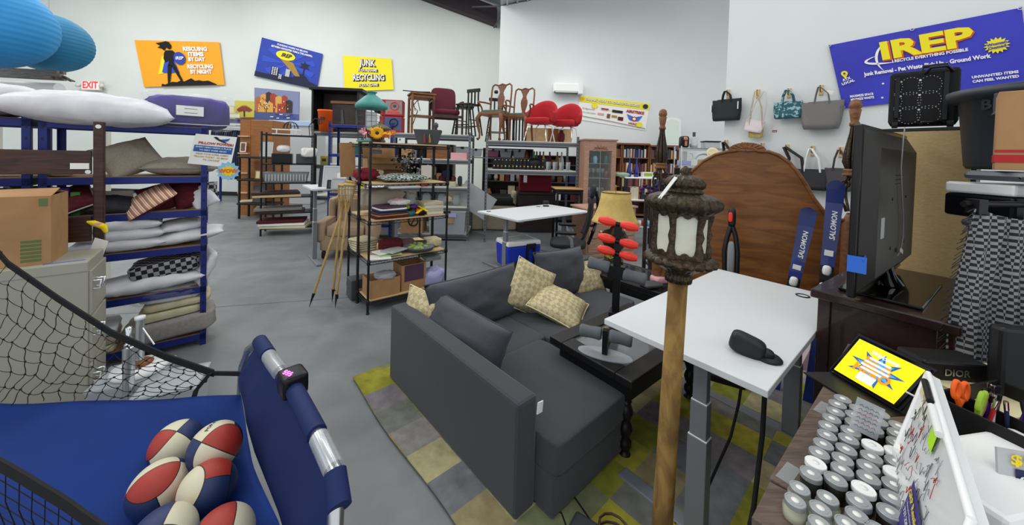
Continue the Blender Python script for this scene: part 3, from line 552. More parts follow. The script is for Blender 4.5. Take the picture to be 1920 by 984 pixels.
# price card standing among the jars
t = thing('price_card', 'clear acrylic card with handwriting standing among the dark jars', 'sign', (.985, .965, .965), rot=(-.25, .35, -.25)); mb = MB(); mb.box(-.034, .034, 0, .002, 0, .085, 'frost'); mb.build('acrylic', t)
mb = MB()
for i in range(6):
    for k in range(4): mb.tube([(-.026+k*.013, -.001, .012+i*.011), (-.020+k*.013, -.001, .016+i*.011), (-.016+k*.013, -.001, .011+i*.011)], .0006, 'red' if i in (1, 3) else 'dgrey', 4)
mb.build('handwriting', t)
# tablet
tl, tr, br, bl = V(1.268, 1.275, 1.088), V(1.308, 1.10, 1.077), V(1.218, 1.105, .94), V(1.205, 1.312, .94)
tr = V(1.306, 1.085, 1.080); br = bl+tr-tl
s = Sheet([tl, tr, br, bl], 200, 150, .0012)
t = s.base('tablet', 'blackg', 'tablet in a black folding case showing a yellow and blue burst screen', 'tablet', .008)
mat('scr_y', 'f6e410', .3, emit=.55); mat('scr_b', '2060a8', .3, emit=.5); mat('scr_l', '58a6e0', .3, emit=.5); mat('scr_o', 'f39a1d', .3, emit=.5); mat('scr_w', 'ffffff', .3, emit=.8)
mb = MB(); s.poly(mb, [(8, 8), (192, 8), (192, 142), (8, 142)], 'scr_y'); mb.build('screen', t)
mb = MB(); s.poly(mb, star(100, 72, 78, 38, 9, .2, 1, .75), 'scr_b', 2); mb.build('burst_graphic', t); mb = MB(); s.poly(mb, star(100, 72, 58, 32, 9, .2, 1, .75), 'scr_l', 3); mb.build('burst_graphic', t)
s.text('screen_lettering', [('BE A', 100, 88, 40, dict(bold=.04)), ('HERO', 100, 56, 40, dict(bold=.04))], 'scr_o', 4)
s.text('screen_lettering', [('Welcome', 100, 120, 20, dict(shear=.3, bold=.02))], 'scr_w', 5)
mb = MB()
for x, y, a, b in ((100, 101, 30, 3), (100, 87, 36, 3), (100, 74, 40, 3), (96, 62, 30, 3), (98, 34, 24, 13)): s.poly(mb, [(x-a, y-b), (x+a, y-b), (x+a, y+b), (x-a, y+b)], 'scr_w', 6)
mb.build('form_fields', t)
mb = MB(); n = (tr-tl).cross(bl-tl).normalized(); n = n if n.x > 0 else -n
mid = (tl+tr)/2; e = (tr-tl).normalized()
cc = [bl-e*.008, br+e*.008]; mb.hexa([cc[0]+n*.009, cc[1]+n*.009, cc[1]+n*.016, cc[0]+n*.016, tl-e*.008+n*.009+V(.003, 0, .006), tr+e*.008+n*.009+V(.003, 0, .006), tr+e*.008+n*.014+V(.003, 0, .006), tl-e*.008+n*.014+V(.003, 0, .006)], 'black')
mb.hexa([cc[0]+V(-.10, -.01, -.015), cc[1]+V(-.09, -.02, -.015), cc[1]+V(.12, 0, -.015), cc[0]+V(.12, 0, -.015), cc[0]+V(-.10, -.01, -.01), cc[1]+V(-.09, -.02, -.01), cc[1]+V(.12, 0, -.01), cc[0]+V(.12, 0, -.01)], 'black')
o = mb.build('folding_case', t)
mb = MB(); mb.tube([br+V(.02, -.01, .06), br+V(.05, -.06, .05), br+V(.08, -.1, .0), br+V(.1, -.15, -.02)], .003, 'white', 6); mb.build('charging_cable', t)
# whiteboard
lc, tp, tb, lb_ = V(.968, .886, .928), V(1.13, .945, 1.15), V(.752, .56, 1.138), V(.590, .501, .916)
s = Sheet([tp, tb, lb_, lc], 480, 300, .002); mat('wboard', 'e2e5e6', .15)
t = s.base('whiteboard', 'wboard', 'white dry-erase board covered in grey and red handwriting, leaning beside the jars', 'whiteboard', .022)
mb = MB()
for k in range(84):
    x, y = 30+25*(k % 12)+rnd.uniform(-6, 6), 40+34*(k//12)+rnd.uniform(-8, 8); p = [s.p(x+j*5+rnd.uniform(-1, 1), y+j*rnd.choice((-3, 2, 5)), 1.4) for j in range(rnd.choice((4, 6, 7)))]; mb.tube(p, .0006, rnd.choice(('dgrey', 'grey', 'lgrey', 'red', 'grey')), 4)
mb.build('marker_writing', t)
mb = MB()
for a, b in ((tp, tb), (tb, lb_), (lb_, lc), (lc, tp)): mb.tube([a, b], .007, 'whiteg', 6)
mb.build('frame', t)
mb = MB(); q_ = s.o*-.012; e_ = (tb-tp).normalized()*.004; mb.hexa([tp+q_-e_, tp+q_, lc+q_, lc+q_-e_, tp-s.o*.001-e_, tp-s.o*.001, lc-s.o*.001, lc-s.o*.001-e_], 'tan'); mb.build('wood_edge', t)
mb = MB(); mb.tube([tp+s.o*.012+(tb-tp)*.12, tp+s.o*.012+(tb-tp)*.32], .007, 'black', 10); mb.tube([tp+s.o*.012+(tb-tp)*.36, tp+s.o*.012+(tb-tp)*.58], .007, 'white', 10); mb.build('marker_pens', t)
mat('neon', 'b8f020', .6); mb = MB(); s.poly(mb, [(200, 235), (245, 235), (245, 285), (200, 285)], 'neon', 3); mb.build('sticky_note', t)['label'] = 'neon green sticky note'
mb = MB(); s.poly(mb, [(20, 250), (60, 250), (60, 280), (20, 280)], 'cream', 3); mb.build('sticky_note', t)
mb = MB(); s.poly(mb, [(215, 10), (330, 10), (330, 150), (215, 150)], 'purpleflyer' if 'purpleflyer' in MATS else (mat('purpleflyer', '322a78', .5) and 'purpleflyer'), 3); o = mb.build('flyer', t)
mb = MB(); f = s.fn(4)
put_text(mb, 'GRP Resale', 'yellow', lambda x, y: f(272-y, 80+x) if 0 else f(x, y), 272, 130, 20, bold=.02)
put_text(mb, '737.228.0067', 'white', f, 272, 95, 15, bold=.02); put_text(mb, 'I Recycle Everything', 'white', f, 272, 112, 10); mb.build('flyer_lettering', t)
# desk organizer, scissors, stationery
t = thing('mesh_organizer', 'black mesh desk organizer crammed with pens and tape', 'organizer', (1.30, .96, .92), .25)
mat('blackmesh', '111113', .5, .3)
mb = MB(); mb.box(-.0, .32, -.10, -.094, .0, .10, 'blackmesh'); mb.box(0, .32, .094, .1, 0, .11, 'blackmesh'); mb.box(0, .006, -.094, .094, 0, .105, 'blackmesh'); mb.box(.314, .32, -.094, .094, 0, .105, 'blackmesh'); mb.box(.1, .104, -.094, .094, 0, .1, 'blackmesh'); mb.box(.006, .314, -.094, .094, 0, .005, 'blackmesh'); mb.build('tray', t, bev=.002)
for sc_, (P, c_, a) in enumerate((((1.31, .985, .96), 'lime', .5), ((1.30, 1.01, .965), 'orange', .2))):
    t = thing('scissors', ('lime green' if c_ == 'lime' else 'orange')+' handled scissors standing in the black mesh organizer', 'scissors', P, rot=(.1-.2*sc_, .25, a))
    for sgn in (-1, 1):
        mb = MB(); mb.tube([(sgn*(.018+.013*cos(q)), 0, .095+.024*sin(q)) for q in [2*PI*i/18 for i in range(18)]], .0055, c_, 8, closed=True); mb.tube([(sgn*.014, 0, .073), (0, 0, .055), (-sgn*.004, 0, .04)], .006, c_, 8); mb.build('handle', t)
        mb = MB(); mb.cbox((-sgn*.005, .001*sgn, .01), (.01, .0015, .08), 'silver', (0, sgn*.08, 0)); mb.build('blade', t)
for i in range(14):
    P = (1.34+.15*rnd.random(), .94+.13*rnd.random(), .93); c_ = ['black', 'navy', 'red', 'white', 'purple', 'dgrey', 'pink'][i % 7]
    t = thing('pen', '%s pen standing in the black mesh organizer' % {'black': 'black', 'navy': 'dark blue', 'red': 'red', 'white': 'white', 'purple': 'purple', 'dgrey': 'grey', 'pink': 'pink'}[c_], 'pen', P, rot=(rnd.uniform(-.25, .25), rnd.uniform(-.25, .25), 0), group=c_+' pens in the organizer' if c_ != 'dgrey' else 'grey pens in the organizer')
    mb = MB(); mb.cyl((0, 0, 0), (0, 0, .11), .0045, c_, 10); mb.build('barrel', t); mb = MB(); mb.cyl((0, 0, .11), (0, 0, .135), .005, 'black' if i % 2 else 'chrome', 10); mb.build('cap', t)
mb = MB(); mb.lathe([(.012, 0), (.03, 0), (.03, .05), (.012, .05)], 'orange'); solo('tape_roll', mb, 'orange tape roll lying in the black mesh organizer', 'tape', (1.40, .89, .985), rot=(.5, .3, 0))
mb = MB(); mb.lathe([(.02, 0), (.035, 0), (.035, .02), (.02, .02)], 'lgrey'); solo('tape_roll', mb, 'silver grey tape roll beside the orange roll', 'tape', (1.47, .87, .985), rot=(.3, .3, 0))
for i, (c_, lb) in enumerate((('white', 'white folder lying behind the organizer, lowest of the pile'), ('bluebright', 'blue folder in the pile behind the organizer'), ('cream', 'pale yellow folder on top of the pile behind the organizer'))):
    mb = MB(); mb.box(0, .36, 0, .22, 0, .014, c_); solo('folder', mb, lb, 'folder', (1.48, 1.04-.01*i, .925+i*.022), .1+.06*i, group=None, bev=.002)
mb = MB(); mb.box(0, .42, 0, .2, 0, .07, 'whiteg'); solo('paper_tray', mb, 'white plastic bin behind the leaning whiteboard', 'bin', (1.02, .70, .925), .18, bev=.012)
t = thing('gift_bag', 'black bag with small silver lettering standing in front of the shawl', 'bag', (1.42, 1.20, .925), -.1); box_b('body', (0, .20, 0, .10, 0, .12), 'black', t, .008)
mb = MB(); put_text(mb, 'DIOR', 'silver', lambda x, y: V(x, -.002, y), .10, .085, .032, bold=.02); mb.build('lettering', t)
t = thing('computer_monitor', 'black monitor back rising behind the mesh organizer at the right photo edge', 'monitor', (1.57, 1.12, .925), -.15); box_b('foot', (.15, .40, -.06, .14, 0, .015), 'black', t, .004); box_b('neck', (.25, .31, .02, .06, .015, .10), 'black', t); box_b('screen_back', (.0, .56, .0, .045, .04, .275), 'black', t, .012)
s = Sheet([V(1.165, .83, 1.045), V(1.36, .78, 1.045), V(1.30, .72, .86), V(1.105, .77, .86)], 200, 280, .002)
t = s.base('raffle_poster', 'lgrey', 'blue and grey $500 poster standing at the right edge', 'poster', .006)
mb = MB(); s.poly(mb, [(28, 70), (190, 70), (190, 228), (28, 228)], 'navy', 1.5); mb.build('blue_field', t)
mb = MB(); s.poly(mb, [(0, 8), (200, 8), (200, 62), (0, 62)], 'skyblue2' if 'skyblue2' in MATS else (mat('skyblue2', '7f9be0', .6) and 'skyblue2'), 1.5); mb.build('footer_band', t)
mb = MB(); s.poly(mb, ell(100, 118, 44, 15), 'yellow', 2); s.poly(mb, [(70, 110), (130, 110), (112, 72), (92, 72)], 'gold', 1.8); mb.build('spotlight_graphic', t)
s.text('lettering', [('$500', 60, 252, 40, dict(bold=.03))], 'yellow', 2.5); s.text('lettering', [('ONE YEAR', 95, 200, 26, dict(bold=.03)), ('BI-WEEKLY', 95, 165, 26, dict(bold=.03)), ('I RECYCLE', 110, 35, 26, dict(bold=.03))], 'white', 2.5); s.text('lettering', [('IREP', 100, 116, 24, dict(bold=.03))], 'navy', 3)
# ---------------------------------------------------------------- basketball arcade game
mat('bluefab', '10337c', .75, c2='0d2b6c', sc=3, bump=.15, bsc=12, spec=.25); mat('bluefab2', '152657', .65, bump=.2, bsc=8, spec=.3); mat('webbing', '111113', .85)
t = thing('basketball_arcade_game', 'folding basketball arcade game with blue fabric ball tray and black netting', 'arcade game', (0, 0, 0))
def seam(b): # b 0 far .. 1 near
    P = [V(-1.30, 1.73, .50), V(-1.05, 1.47, .44), V(-.80, 1.25, .40), V(-.56, 1.0, .38), V(-.40, .80, .36)]; k = min(3, int(b*4)); f = b*4-k; return P[k].lerp(P[k+1], f)
def fab(a, b):
    R_ = seam(b); Lx = V(-2.9+.9*b, 1.72-.85*b, .43); p = Lx.lerp(R_, a); d = math.hypot((p.x+1.15), (p.y-1.26)); s_ = max(0, 1-d/.62)
    p.z = p.z+(.335-p.z)*(s_*s_*(3-2*s_))+.006*sin(p.x*9+p.y*4); 
    if b < .15: p.z += .0
    p.y += .05*sin(a*PI)*(-1)*(1-b); return p
mb = MB(); mb.grid(fab, 44, 34, 'bluefab'); mb.build('fabric_tray', t, solid=-.004)
TP = [V(-1.19, 1.70, .775), V(-.99, 1.50, .79), V(-.80, 1.335, .79), V(-.62, 1.15, .785), V(-.49, 1.02, .765), V(-.44, .95, .72)]
def top(b): k = min(4, int(b*5)); return TP[k].lerp(TP[k+1], b*5-k)
mb = MB(); mb.grid(lambda a, b: seam(b*.93).lerp(top(b), a)+V(.010*sin(b*22)*sin(a*PI)-.05*sin(a*PI), 0, -.03*sin(a*PI)), 14, 36, 'bluefab2'); mb.build('side_panel', t, solid=-.004)
mb = MB(); mb.tube([(-1.32, 1.76, 0), (-1.32, 1.76, .45), (-1.31, 1.755, .62), (-1.27, 1.74, .71), (-1.19, 1.70, .775)]+TP[1:5]+[V(-.455, .955, .71), V(-.45, .94, .6), V(-.45, .94, 0)], .021, 'silver', 14); mb.build('frame_tube', t)
mb = MB(); mb.tube([(-2.95, 1.75, 0), (-2.95, 1.75, .75), (-2.2, .9, .75), (-2.2, .9, 0)], .021, 'silver', 12); mb.build('frame_tube', t)
for a, b in ((.0, .13), (.30, .62), (.80, .98)):
    mb = MB(); mb.tube([top(a+(b-a)*i/6) for i in range(7)], .031, 'bluefab2', 16); mb.build('fabric_sleeve', t)
for a, b in ((.14, .27), (.64, .79)):
    mb = MB(); mb.tube([top(a+(b-a)*i/4)+V(0, 0, .001) for i in range(5)], .029, 'clearplastic', 14); mb.build('clear_sleeve', t)
sb_ = top(.36); mb = MB(); mb.sq((sb_.x+.01, sb_.y, sb_.z+.012), (.10, .09, .085), 'blackm', .30, 28, 14, rot=(0, 0, -.75)); o = mb.build('scoreboard', t)
mat('led', 'ff6ad8', .4, emit=2.5); mb = MB()
for i in range(3):
    for sx_, sz_, w_, h_ in ((0, .010, .008, .002), (0, 0, .008, .002), (0, -.010, .008, .002), (-.004, .005, .002, .008), (.004, -.005, .002, .008)): mb.cbox((sb_.x-.012+i*.014+sx_, sb_.y-.012-i*.006+sz_, sb_.z+.056), (w_, h_, .003), 'led', (0, 0, -.3))
mb.build('score_digits', o)
WB = [V(-2.80, 1.86, 1.26), V(-2.60, 1.84, 1.07), V(-2.33, 1.83, .90), V(-2.02, 1.80, .745), V(-1.72, 1.78, .64), V(-1.46, 1.76, .575), V(-1.25, 1.725, .60)]
def curve(P, u): k = min(len(P)-2, int(u*(len(P)-1))); return P[k].lerp(P[k+1], u*(len(P)-1)-k)
def band(mb, P, h, m, n=30, d=V(0, 0, 1), th=.004):
    for sgn in (0,):
        pts = [curve(P, i/n) for i in range(n+1)]
        rings = [[p-d*h/2+V(0, -th, 0), p+d*h/2+V(0, -th, 0), p+d*h/2+V(0, th, 0), p-d*h/2+V(0, th, 0)] for p in pts]; mb.ring(rings, m, False)
mb = MB(); band(mb, WB[:6], .034, 'webbing', 40); band(mb, WB[5:], .02, 'webbing', 6); band(mb, [V(-1.47, 1.75, .58), V(-1.53, 1.74, .50), V(-1.53, 1.70, .41)], .02, 'webbing', 8, V(1, .1, .1)); mb.build('edge_webbing', t)
def low(u): return fab(max(0, .02+.80*u), .01)+V(0, .01, .004)
mb = MB(); nc, nr = 21, 8
def npt(i, j):
    u = i/nc; p = curve(WB[:6], min(1, u)).lerp(low(u), j/nr); return p+V(.018*sin(j*1.7+i*.5)-.02*(j/nr), .012*sin(i+j), .008*cos(i*2.1+j))
for i in range(nc+1):
    q = []
    for j in range(nr):
        for k in range(4): q.append(npt(i, j).lerp(npt(i, j+1), k/4)+V(.004*sin(k*PI/2*1.0+(j % 2)*PI), 0, 0))
    q.append(npt(i, nr)); mb.tube(q, .0017, 'webbing', 4)
for j in range(1, nr):
    q = []
    for i in range(nc):
        for k in range(4): q.append(npt(i, j).lerp(npt(i+1, j), k/4)+V(0, 0, -.007*sin(k*PI/4)))
    q.append(npt(nc, j)); mb.tube(q, .0017, 'webbing', 4)
for i in range(nc+1):
    for j in range(1, nr): p = npt(i, j); mb.cbox(p, (.006, .006, .006), 'webbing')
mb.build('netting', t)
W2 = [V(-1.6, 1.04, .80), V(-1.38, .99, .765), V(-1.18, .94, .735), V(-.98, .88, .71)]
mb = MB(); band(mb, W2, .035, 'webbing', 20); 
for i in range(12):
    p = curve(W2, i/11); mb.tube([p, p+V(-.03, .02, -.12), p+V(0, .03, -.24), p+V(-.03, .05, -.34)], .0015, 'webbing', 4)
for j in range(1, 5): mb.tube([curve(W2, i/20)+V(-.01, .02*j, -.075*j) for i in range(21)], .0015, 'webbing', 4)
mb.build('front_netting', t)
def ballmat():
    m = bpy.data.materials.new('ball'); m.use_nodes = True; nt = m.node_tree; N = nt.nodes; L = nt.links; b = N['Principled BSDF']; b.inputs['Roughness'].default_value = .5
    tc = N.new('ShaderNodeTexCoord'); nm = N.new('ShaderNodeVectorMath'); nm.operation = 'NORMALIZE'; L.new(tc.outputs['Object'], nm.inputs[0]); sp = N.new('ShaderNodeSeparateXYZ'); L.new(nm.outputs[0], sp.inputs[0]); x, y, z = sp.outputs
    def M(op, a, c=None, d=None):
        q = N.new('ShaderNodeMath'); q.operation = op
        for i, v in enumerate((a, c, d)):
            if v is None: continue
            if isinstance(v, (int, float)): q.inputs[i].default_value = v
            else: L.new(v, q.inputs[i])
        return q.outputs[0]
    def mix(f, a, c):
        q = N.new('ShaderNodeMix'); q.data_type = 'RGBA'; L.new(f, q.inputs[0])
        for i, v in ((6, a), (7, c)):
            if isinstance(v, str): q.inputs[i].default_value = lin(v)
            else: L.new(v, q.inputs[i])
        return q.outputs[2]
    g = M('SUBTRACT', M('ABSOLUTE', x), M('MULTIPLY_ADD', M('MULTIPLY', z, z), .24, .44)); py, pz, px, pg = M('GREATER_THAN', y, 0), M('GREATER_THAN', z, 0), M('GREATER_THAN', x, 0), M('GREATER_THAN', g, 0)
    R_, C_, B_ = 'a83226', 'd8d2b6', '1b3060'
    cap = mix(px, mix(py, R_, C_), mix(py, C_, B_)); mid = mix(py, mix(pz, B_, C_), mix(pz, R_, B_)); col = mix(pg, mid, cap)
    sm = M('MINIMUM', M('ABSOLUTE', y), M('MINIMUM', M('ABSOLUTE', g), M('ADD', M('ABSOLUTE', z), pg))); col = mix(M('LESS_THAN', sm, .017), col, '14110f'); L.new(col, b.inputs['Base Color'])
    n = N.new('ShaderNodeTexVoronoi'); n.inputs['Scale'].default_value = 420; L.new(tc.outputs['Object'], n.inputs['Vector']); bp = N.new('ShaderNodeBump'); bp.inputs['Strength'].default_value = .25; bp.inputs['Distance'].default_value = .002; L.new(n.outputs['Distance'], bp.inputs['Height']); L.new(bp.outputs[0], b.inputs['Normal']); MATS['ball'] = m
ballmat()
def ballmesh(): mb = MB(); mb.lathe([(.092*sin(PI*i/40), -.092*cos(PI*i/40)) for i in range(1, 40)], 'ball', n=72); return mb
bl_ = [((-1.40, 1.50, .425), (.5, .9, .3), 'red, cream and blue basketball at the back left of the pile'), ((-1.178, 1.43, .48), (-.75, .35, 2.5), 'blue and cream basketball with faded lettering at the back right of the pile'), ((-1.292, 1.315, .415), (.3, 1.3, 1.1), 'basketball with a red panel at the left of the pile'),
       ((-1.100, 1.30, .43), (2.2, .4, .8), 'basketball with crossing seams at the right of the pile'), ((-1.10, 1.13, .425), (.2, .2, 2.0), 'basketball cut by the photo edge, front left of the pile'), ((-.915, 1.14, .42), (1.4, 2.0, .4), 'basketball cut by the photo edge, front right of the pile')]
b0 = None
for i, (P, R_, lb) in enumerate(bl_):
    if i == 0: b0 = solo('basketball', ballmesh(), lb, 'basketball', P, rot=R_, group='basketballs in the blue tray')
    else: dup(b0, lb, P, rot=R_)
o = [o for o in COL.objects if o.name == 'basketball.001'][0]
mb = MB(); put_text(mb, 'POP-A-SHOT', 'black', lambda x, y: V(sin(x/.0935), -cos(x/.0935)*cos(y/.0935), sin(y/.0935))*.0935, 0, 0, .02, bold=.02); q = mb.build('ball_lettering', o); q.rotation_euler = (-.9, .6, -.6)
# ---------------------------------------------------------------- filing cabinet and carton
ca = (-2.552, 2.15, 0)
mat('beige', 'a8a698', .5)
t = thing('filing_cabinet', 'beige metal filing cabinet behind the black netting', 'filing cabinet', ca, E1)
box_b('cabinet_body', (-.86, 0, 0, .38, .02, .991), 'beige', t, .006); mb = MB(); mb.box(-.86, 0, -.002, 0, .93, .934, 'grey'); mb.build('lid_seam', t)
for z in (.08, .37, .66):
    d_ = box_b('drawer', (0, .014, .012, .368, z, z+.27), 'beige', t, .003); mb = MB(); mb.tube([(.014, .10, z+.2), (.05, .10, z+.2), (.05, .10, z+.15), (.014, .10, z+.15)], .008, 'chrome', 8); mb.tube([(.014, .04, z+.2), (.045, .04, z+.2), (.045, .04, z+.15), (.014, .04, z+.15)], .006, 'chrome', 8); mb.build('handle', d_)
mb = MB(); mb.cbox((-.10, .05, .992), (.16, .012, .002), 'bluebright', (0, 0, .12)); mb.build('blue_tape', t)
t = thing('cardboard_box', 'large brown cardboard carton with green print on the beige filing cabinet', 'box', (-2.705, 2.095, .992), E1)
mb = MB(); mb.box(-.75, 0, 0.0, .005, 0, .40, 'cardboard'); mb.box(-.75, 0, .305, .31, 0, .40, 'cardboard'); mb.box(-.005, 0, .005, .305, 0, .40, 'cardboard'); mb.box(-.75, -.745, .005, .305, 0, .40, 'cardboard'); mb.box(-.745, -.005, .005, .305, 0, .005, 'cardboard'); mb.build('carton', t)
mb = MB(); mb.hexa([(-.75, .005, .395), (0, .005, .395), (0, .155, .43), (-.75, .15, .415), (-.75, .005, .4), (0, .005, .4), (0, .155, .435), (-.75, .15, .42)], 'cardboard'); mb.build('flap', t)
mb = MB(); mb.hexa([(-.75, .16, .425), (0, .17, .41), (0, .305, .395), (-.75, .305, .395), (-.75, .16, .43), (0, .17, .415), (0, .305, .4), (-.75, .305, .4)], 'cardboard'); mb.build('flap', t)
mat('gprint', '5e7446', .8); mb = MB(); mb.box(-.045, -.012, -.001, 0, .34, .385, 'gprint')
for i in range(6): mb.box(-.11, -.035, -.001, 0, .02+.022*i, .035+.022*i, 'gprint')
mb.build('green_print', t)
# dark wooden bed end
t = thing('bed_end', 'dark brown wooden bed end with two rails standing behind the filing cabinet', 'bed frame', (-2.888, 2.5, 0), E1)
box_b('post', (-.026, .026, -.026, .026, 0, 1.86), 'walnut', t, .006); box_b('post', (-1.25, -1.18, -.03, .03, 0, 1.86), 'walnut', t, .006)
box_b('rail', (-1.18, -.035, -.012, .012, 1.495, 1.655), 'walnut', t, .003); box_b('rail', (-1.18, -.035, -.012, .012, 1.03, 1.20), 'walnut', t, .003); box_b('rail', (-1.18, -.035, -.012, .012, .45, .60), 'walnut', t, .003)
mb = MB(); mb.cyl((0, -.031, 1.825), (0, -.034, 1.825), .014, 'white', 16); mb.cyl((-.05, -.013, 1.51), (-.05, -.016, 1.51), .014, 'white', 16); mb.box(-.13, -.045, -.014, -.012, 1.53, 1.57, 'paper'); mb.build('price_stickers', t)
mb = MB(); mb.hexa([(-.045, -.06, .93), (.02, -.075, .89), (.055, -.075, 1.03), (-.01, -.06, 1.06), (-.045, -.058, .93), (.02, -.073, .89), (.055, -.073, 1.03), (-.01, -.058, 1.06)], 'paper'); mb.build('hang_tag', t)['label'] = 'white hanging price tag'
mb = MB(); mb.tube([(-.05, -.04, 1.17), (-.02, -.05, 1.16), (.03, -.05, 1.13), (.04, -.05, 1.09)], .012, 'yellow', 8, rads=[.006, .02, .022, .012]); mb.sq((.0, -.06, 1.15), (.05, .02, .03), 'pink', .8); mb.build('hanging_wrapper', t)
# ---------------------------------------------------------------- blue shelving and bedding
mat('rackblue', '1b2a78', .4, .2); wood('mdf', '8a6a4a', '9a7856', .8, (1, 1, 1))
RO = (-2.61, 3.06); RC, RS = cos(E1), sin(E1)
def RK(x, y, z): return (RO[0]+x*RC-y*RS, RO[1]+x*RS+y*RC, z)
def blue_rack(lab, loc, rz, W_, D_, zs, H_, board='mdf'):
    t = thing('shelving_unit', lab, 'shelving', loc, rz)
    for x in (-W_, 0):
        for y in (0, D_):
            mb = MB(); sx_ = 1 if x < -.01 else -1; sy_ = 1 if y < .01 else -1
            mb.box(min(x, x+sx_*.04), max(x, x+sx_*.04), min(y, y+sy_*.003), max(y, y+sy_*.003), 0, H_, 'rackblue'); mb.box(min(x, x+sx_*.003), max(x, x+sx_*.003), min(y, y+sy_*.04), max(y, y+sy_*.04), 0, H_, 'rackblue')
            for k in range(int(H_/.08)): mb.cbox((x+sx_*.02, y-sy_*.001, .05+k*.08), (.010, .002, .022), 'black')
            mb.build('post', t)
    for z in zs:
        mb = MB(); mb.box(-W_, 0, 0, .02, z-.055, z-.0, 'rackblue'); mb.box(-W_, 0, D_-.02, D_, z-.055, z, 'rackblue'); mb.box(-W_, -W_+.02, .02, D_-.02, z-.055, z, 'rackblue'); mb.box(-.02, 0, .02, D_-.02, z-.055, z, 'rackblue')
        o = mb.build('shelf_frame', t, bev=.003); mb = MB(); mb.box(-W_+.01, -.01, .004, D_-.004, z-.008, z+.004, board); mb.build('shelf_board', o)
    return t
ZS = (.10, .51, .865, 1.17, 1.455, 1.865)
blue_rack('blue metal shelving filled with pillows and bedding, beside the aisle', RK(0, 0, 0), E1, .90, .42, ZS, 1.88)
blue_rack('blue metal shelving left of the pillow shelves, behind the bed end', RK(-.93, 0, 0), E1, .95, .42, ZS, 1.88)
for n_, a, b, k in (('pw', 'e0e0e4', 'd0d0d6', 9), ('plinen', '9b9283', 'a79e90', 80), ('pgrey', '8c8884', '98948f', 40), ('pcream', 'cfc6a8', 'c2b896', 12), ('pmar', '4d0f1a', '5e1622', 30), ('pdark', '26262e', '2e2e38', 30)): mat(n_, a, .9, c2=b, sc=k, bump=.25, bsc=18)
mat('bagfilm', 'e4e8ee', .12, alpha=.09, bump=.8, bsc=22, spec=1)
checks('plaid', '17171b', '9a9aa0', 30, .9); stripes('pinkstripe', ['d4708a', 'efe3c8', 'd9a04a', 'efe3c8', 'c85a78', '7a9a58'], 26, 0, bump=0)
def PP(lab, x, y, z, sz, rot, m, **k):
    k.setdefault('pinch', .035); return pil(k.pop('nm', 'pillow'), lab, k.pop('cat', 'pillow'), RK(x, y, z), sz, (rot[0], rot[1], E1+rot[2]), m, **k)
PP('long white bed pillow on top of the blue shelving', -.64, .05, 1.962, (.90, .50, .245), (.12, .03, .02), 'pw', seed=3, pinch=.07, pw=.38, nz=.07, n=26)
PP('white bed pillow cut by the left photo edge, lying behind the long one', -1.30, .22, 2.00, (.80, .48, .18), (0, -.12, 0), 'pw', seed=5, n=22)
PP('grey linen pillow underneath the white pillow at the left photo edge', -1.34, .12, 1.92, (.74, .45, .14), (0, 0, 0), 'pgrey', seed=8)
t = thing('bagged_comforter', 'purple comforter packed in a clear plastic zip bag on top of the blue shelving', 'bedding', RK(-.10, .19, 1.87), E1+.02)
mat('purplefab', '3d1590', .6, c2='2a0f6c', sc=6, bump=.4, bsc=14)
mb = MB(); mb.sq((-.02, 0, .125), (.54, .38, .27), 'purplefab', .45, 44, 20, .07, 9, seed=2); mb.build('comforter', t)
mb = MB(); mb.sq((-.01, 0, .13), (.62, .43, .30), 'bagfilm', .3, 60, 26, .05, 22, seed=4); mb.build('plastic_bag', t)
mb = MB(); mb.box(-.10, .07, -.224, -.220, .09, .17, 'paper'); mb.box(-.05, .03, -.2245, -.224, .145, .149, 'dgrey'); mb.box(-.05, .03, -.2245, -.224, .11, .114, 'dgrey'); mb.build('paper_label', t)
mb = MB(); mb.tube([(-.30, -.215, .03), (-.15, -.225, .02), (.15, -.225, .02), (.28, -.215, .03)], .005, 'lgrey', 6); mb.build('zip_piping', t)
# shelf A
PP('taupe cushion standing tilted on the top inner shelf of the blue rack', -.48, .17, 1.60, (.36, .30, .15), (.95, -.35, .5), 'plinen', seed=11, n=20)
PP('taupe piped cushion lying flat on the top inner shelf of the blue rack', -.17, .20, 1.535, (.48, .36, .15), (.08, 0, .0), 'plinen', seed=12, piping='pgrey')
PP('cream quilted bedding roll next to the dark bed post', -.83, .12, 1.55, (.20, .28, .17), (.2, 0, 0), 'pcream', seed=13, pw=.3)
# shelf B
PP('pink striped cushion tilted on the second inner shelf', -.36, .08, 1.26, (.34, .30, .10), (.35, -.62, .1), 'pinkstripe', seed=14, m2='pmar')
PP('dark brown cushion behind the pink striped one', -.27, .20, 1.28, (.32, .26, .11), (.9, -.3, .2), 'pmar', seed=15)
PP('dark red cushion standing near the right end of the second inner shelf', -.125, .14, 1.285, (.22, .24, .12), (1.1, -.35, .0), 'pmar', seed=16)
PP('white cushion with dark red embroidered lines at the shelf end', -.035, .10, 1.27, (.18, .22, .09), (1.0, -.5, .1), 'pw', seed=17)
pil('pillow', 'small grey and white patterned bolster poking past the blue post', 'pillow', RK(.01, .15, 1.33), (.12, .14, .11), (1.4, 0, .7), 'plaid', seed=18)
PP('black cushion on the second inner shelf beside the bed post', -.56, .12, 1.235, (.26, .26, .11), (.3, .1, .1), 'pdark', seed=19)
PP('dark red cushion with grey edge behind the bed post', -.80, .10, 1.27, (.30, .30, .12), (.55, -.45, .1), 'pmar', seed=20, piping='lgrey')
PP('green cushion beside the cardboard carton', -.98, .14, 1.27, (.16, .26, .13), (1.2, 0, .1), 'green', seed=21)
mb = MB(); mb.cbox((0, 0, 0), (.36, .02, .13), 'paper', (.35, 0, 0)); solo('white_board', mb, 'white boxed board leaning at the back of the second inner shelf', 'box', RK(-.66, .33, 1.26), E1)
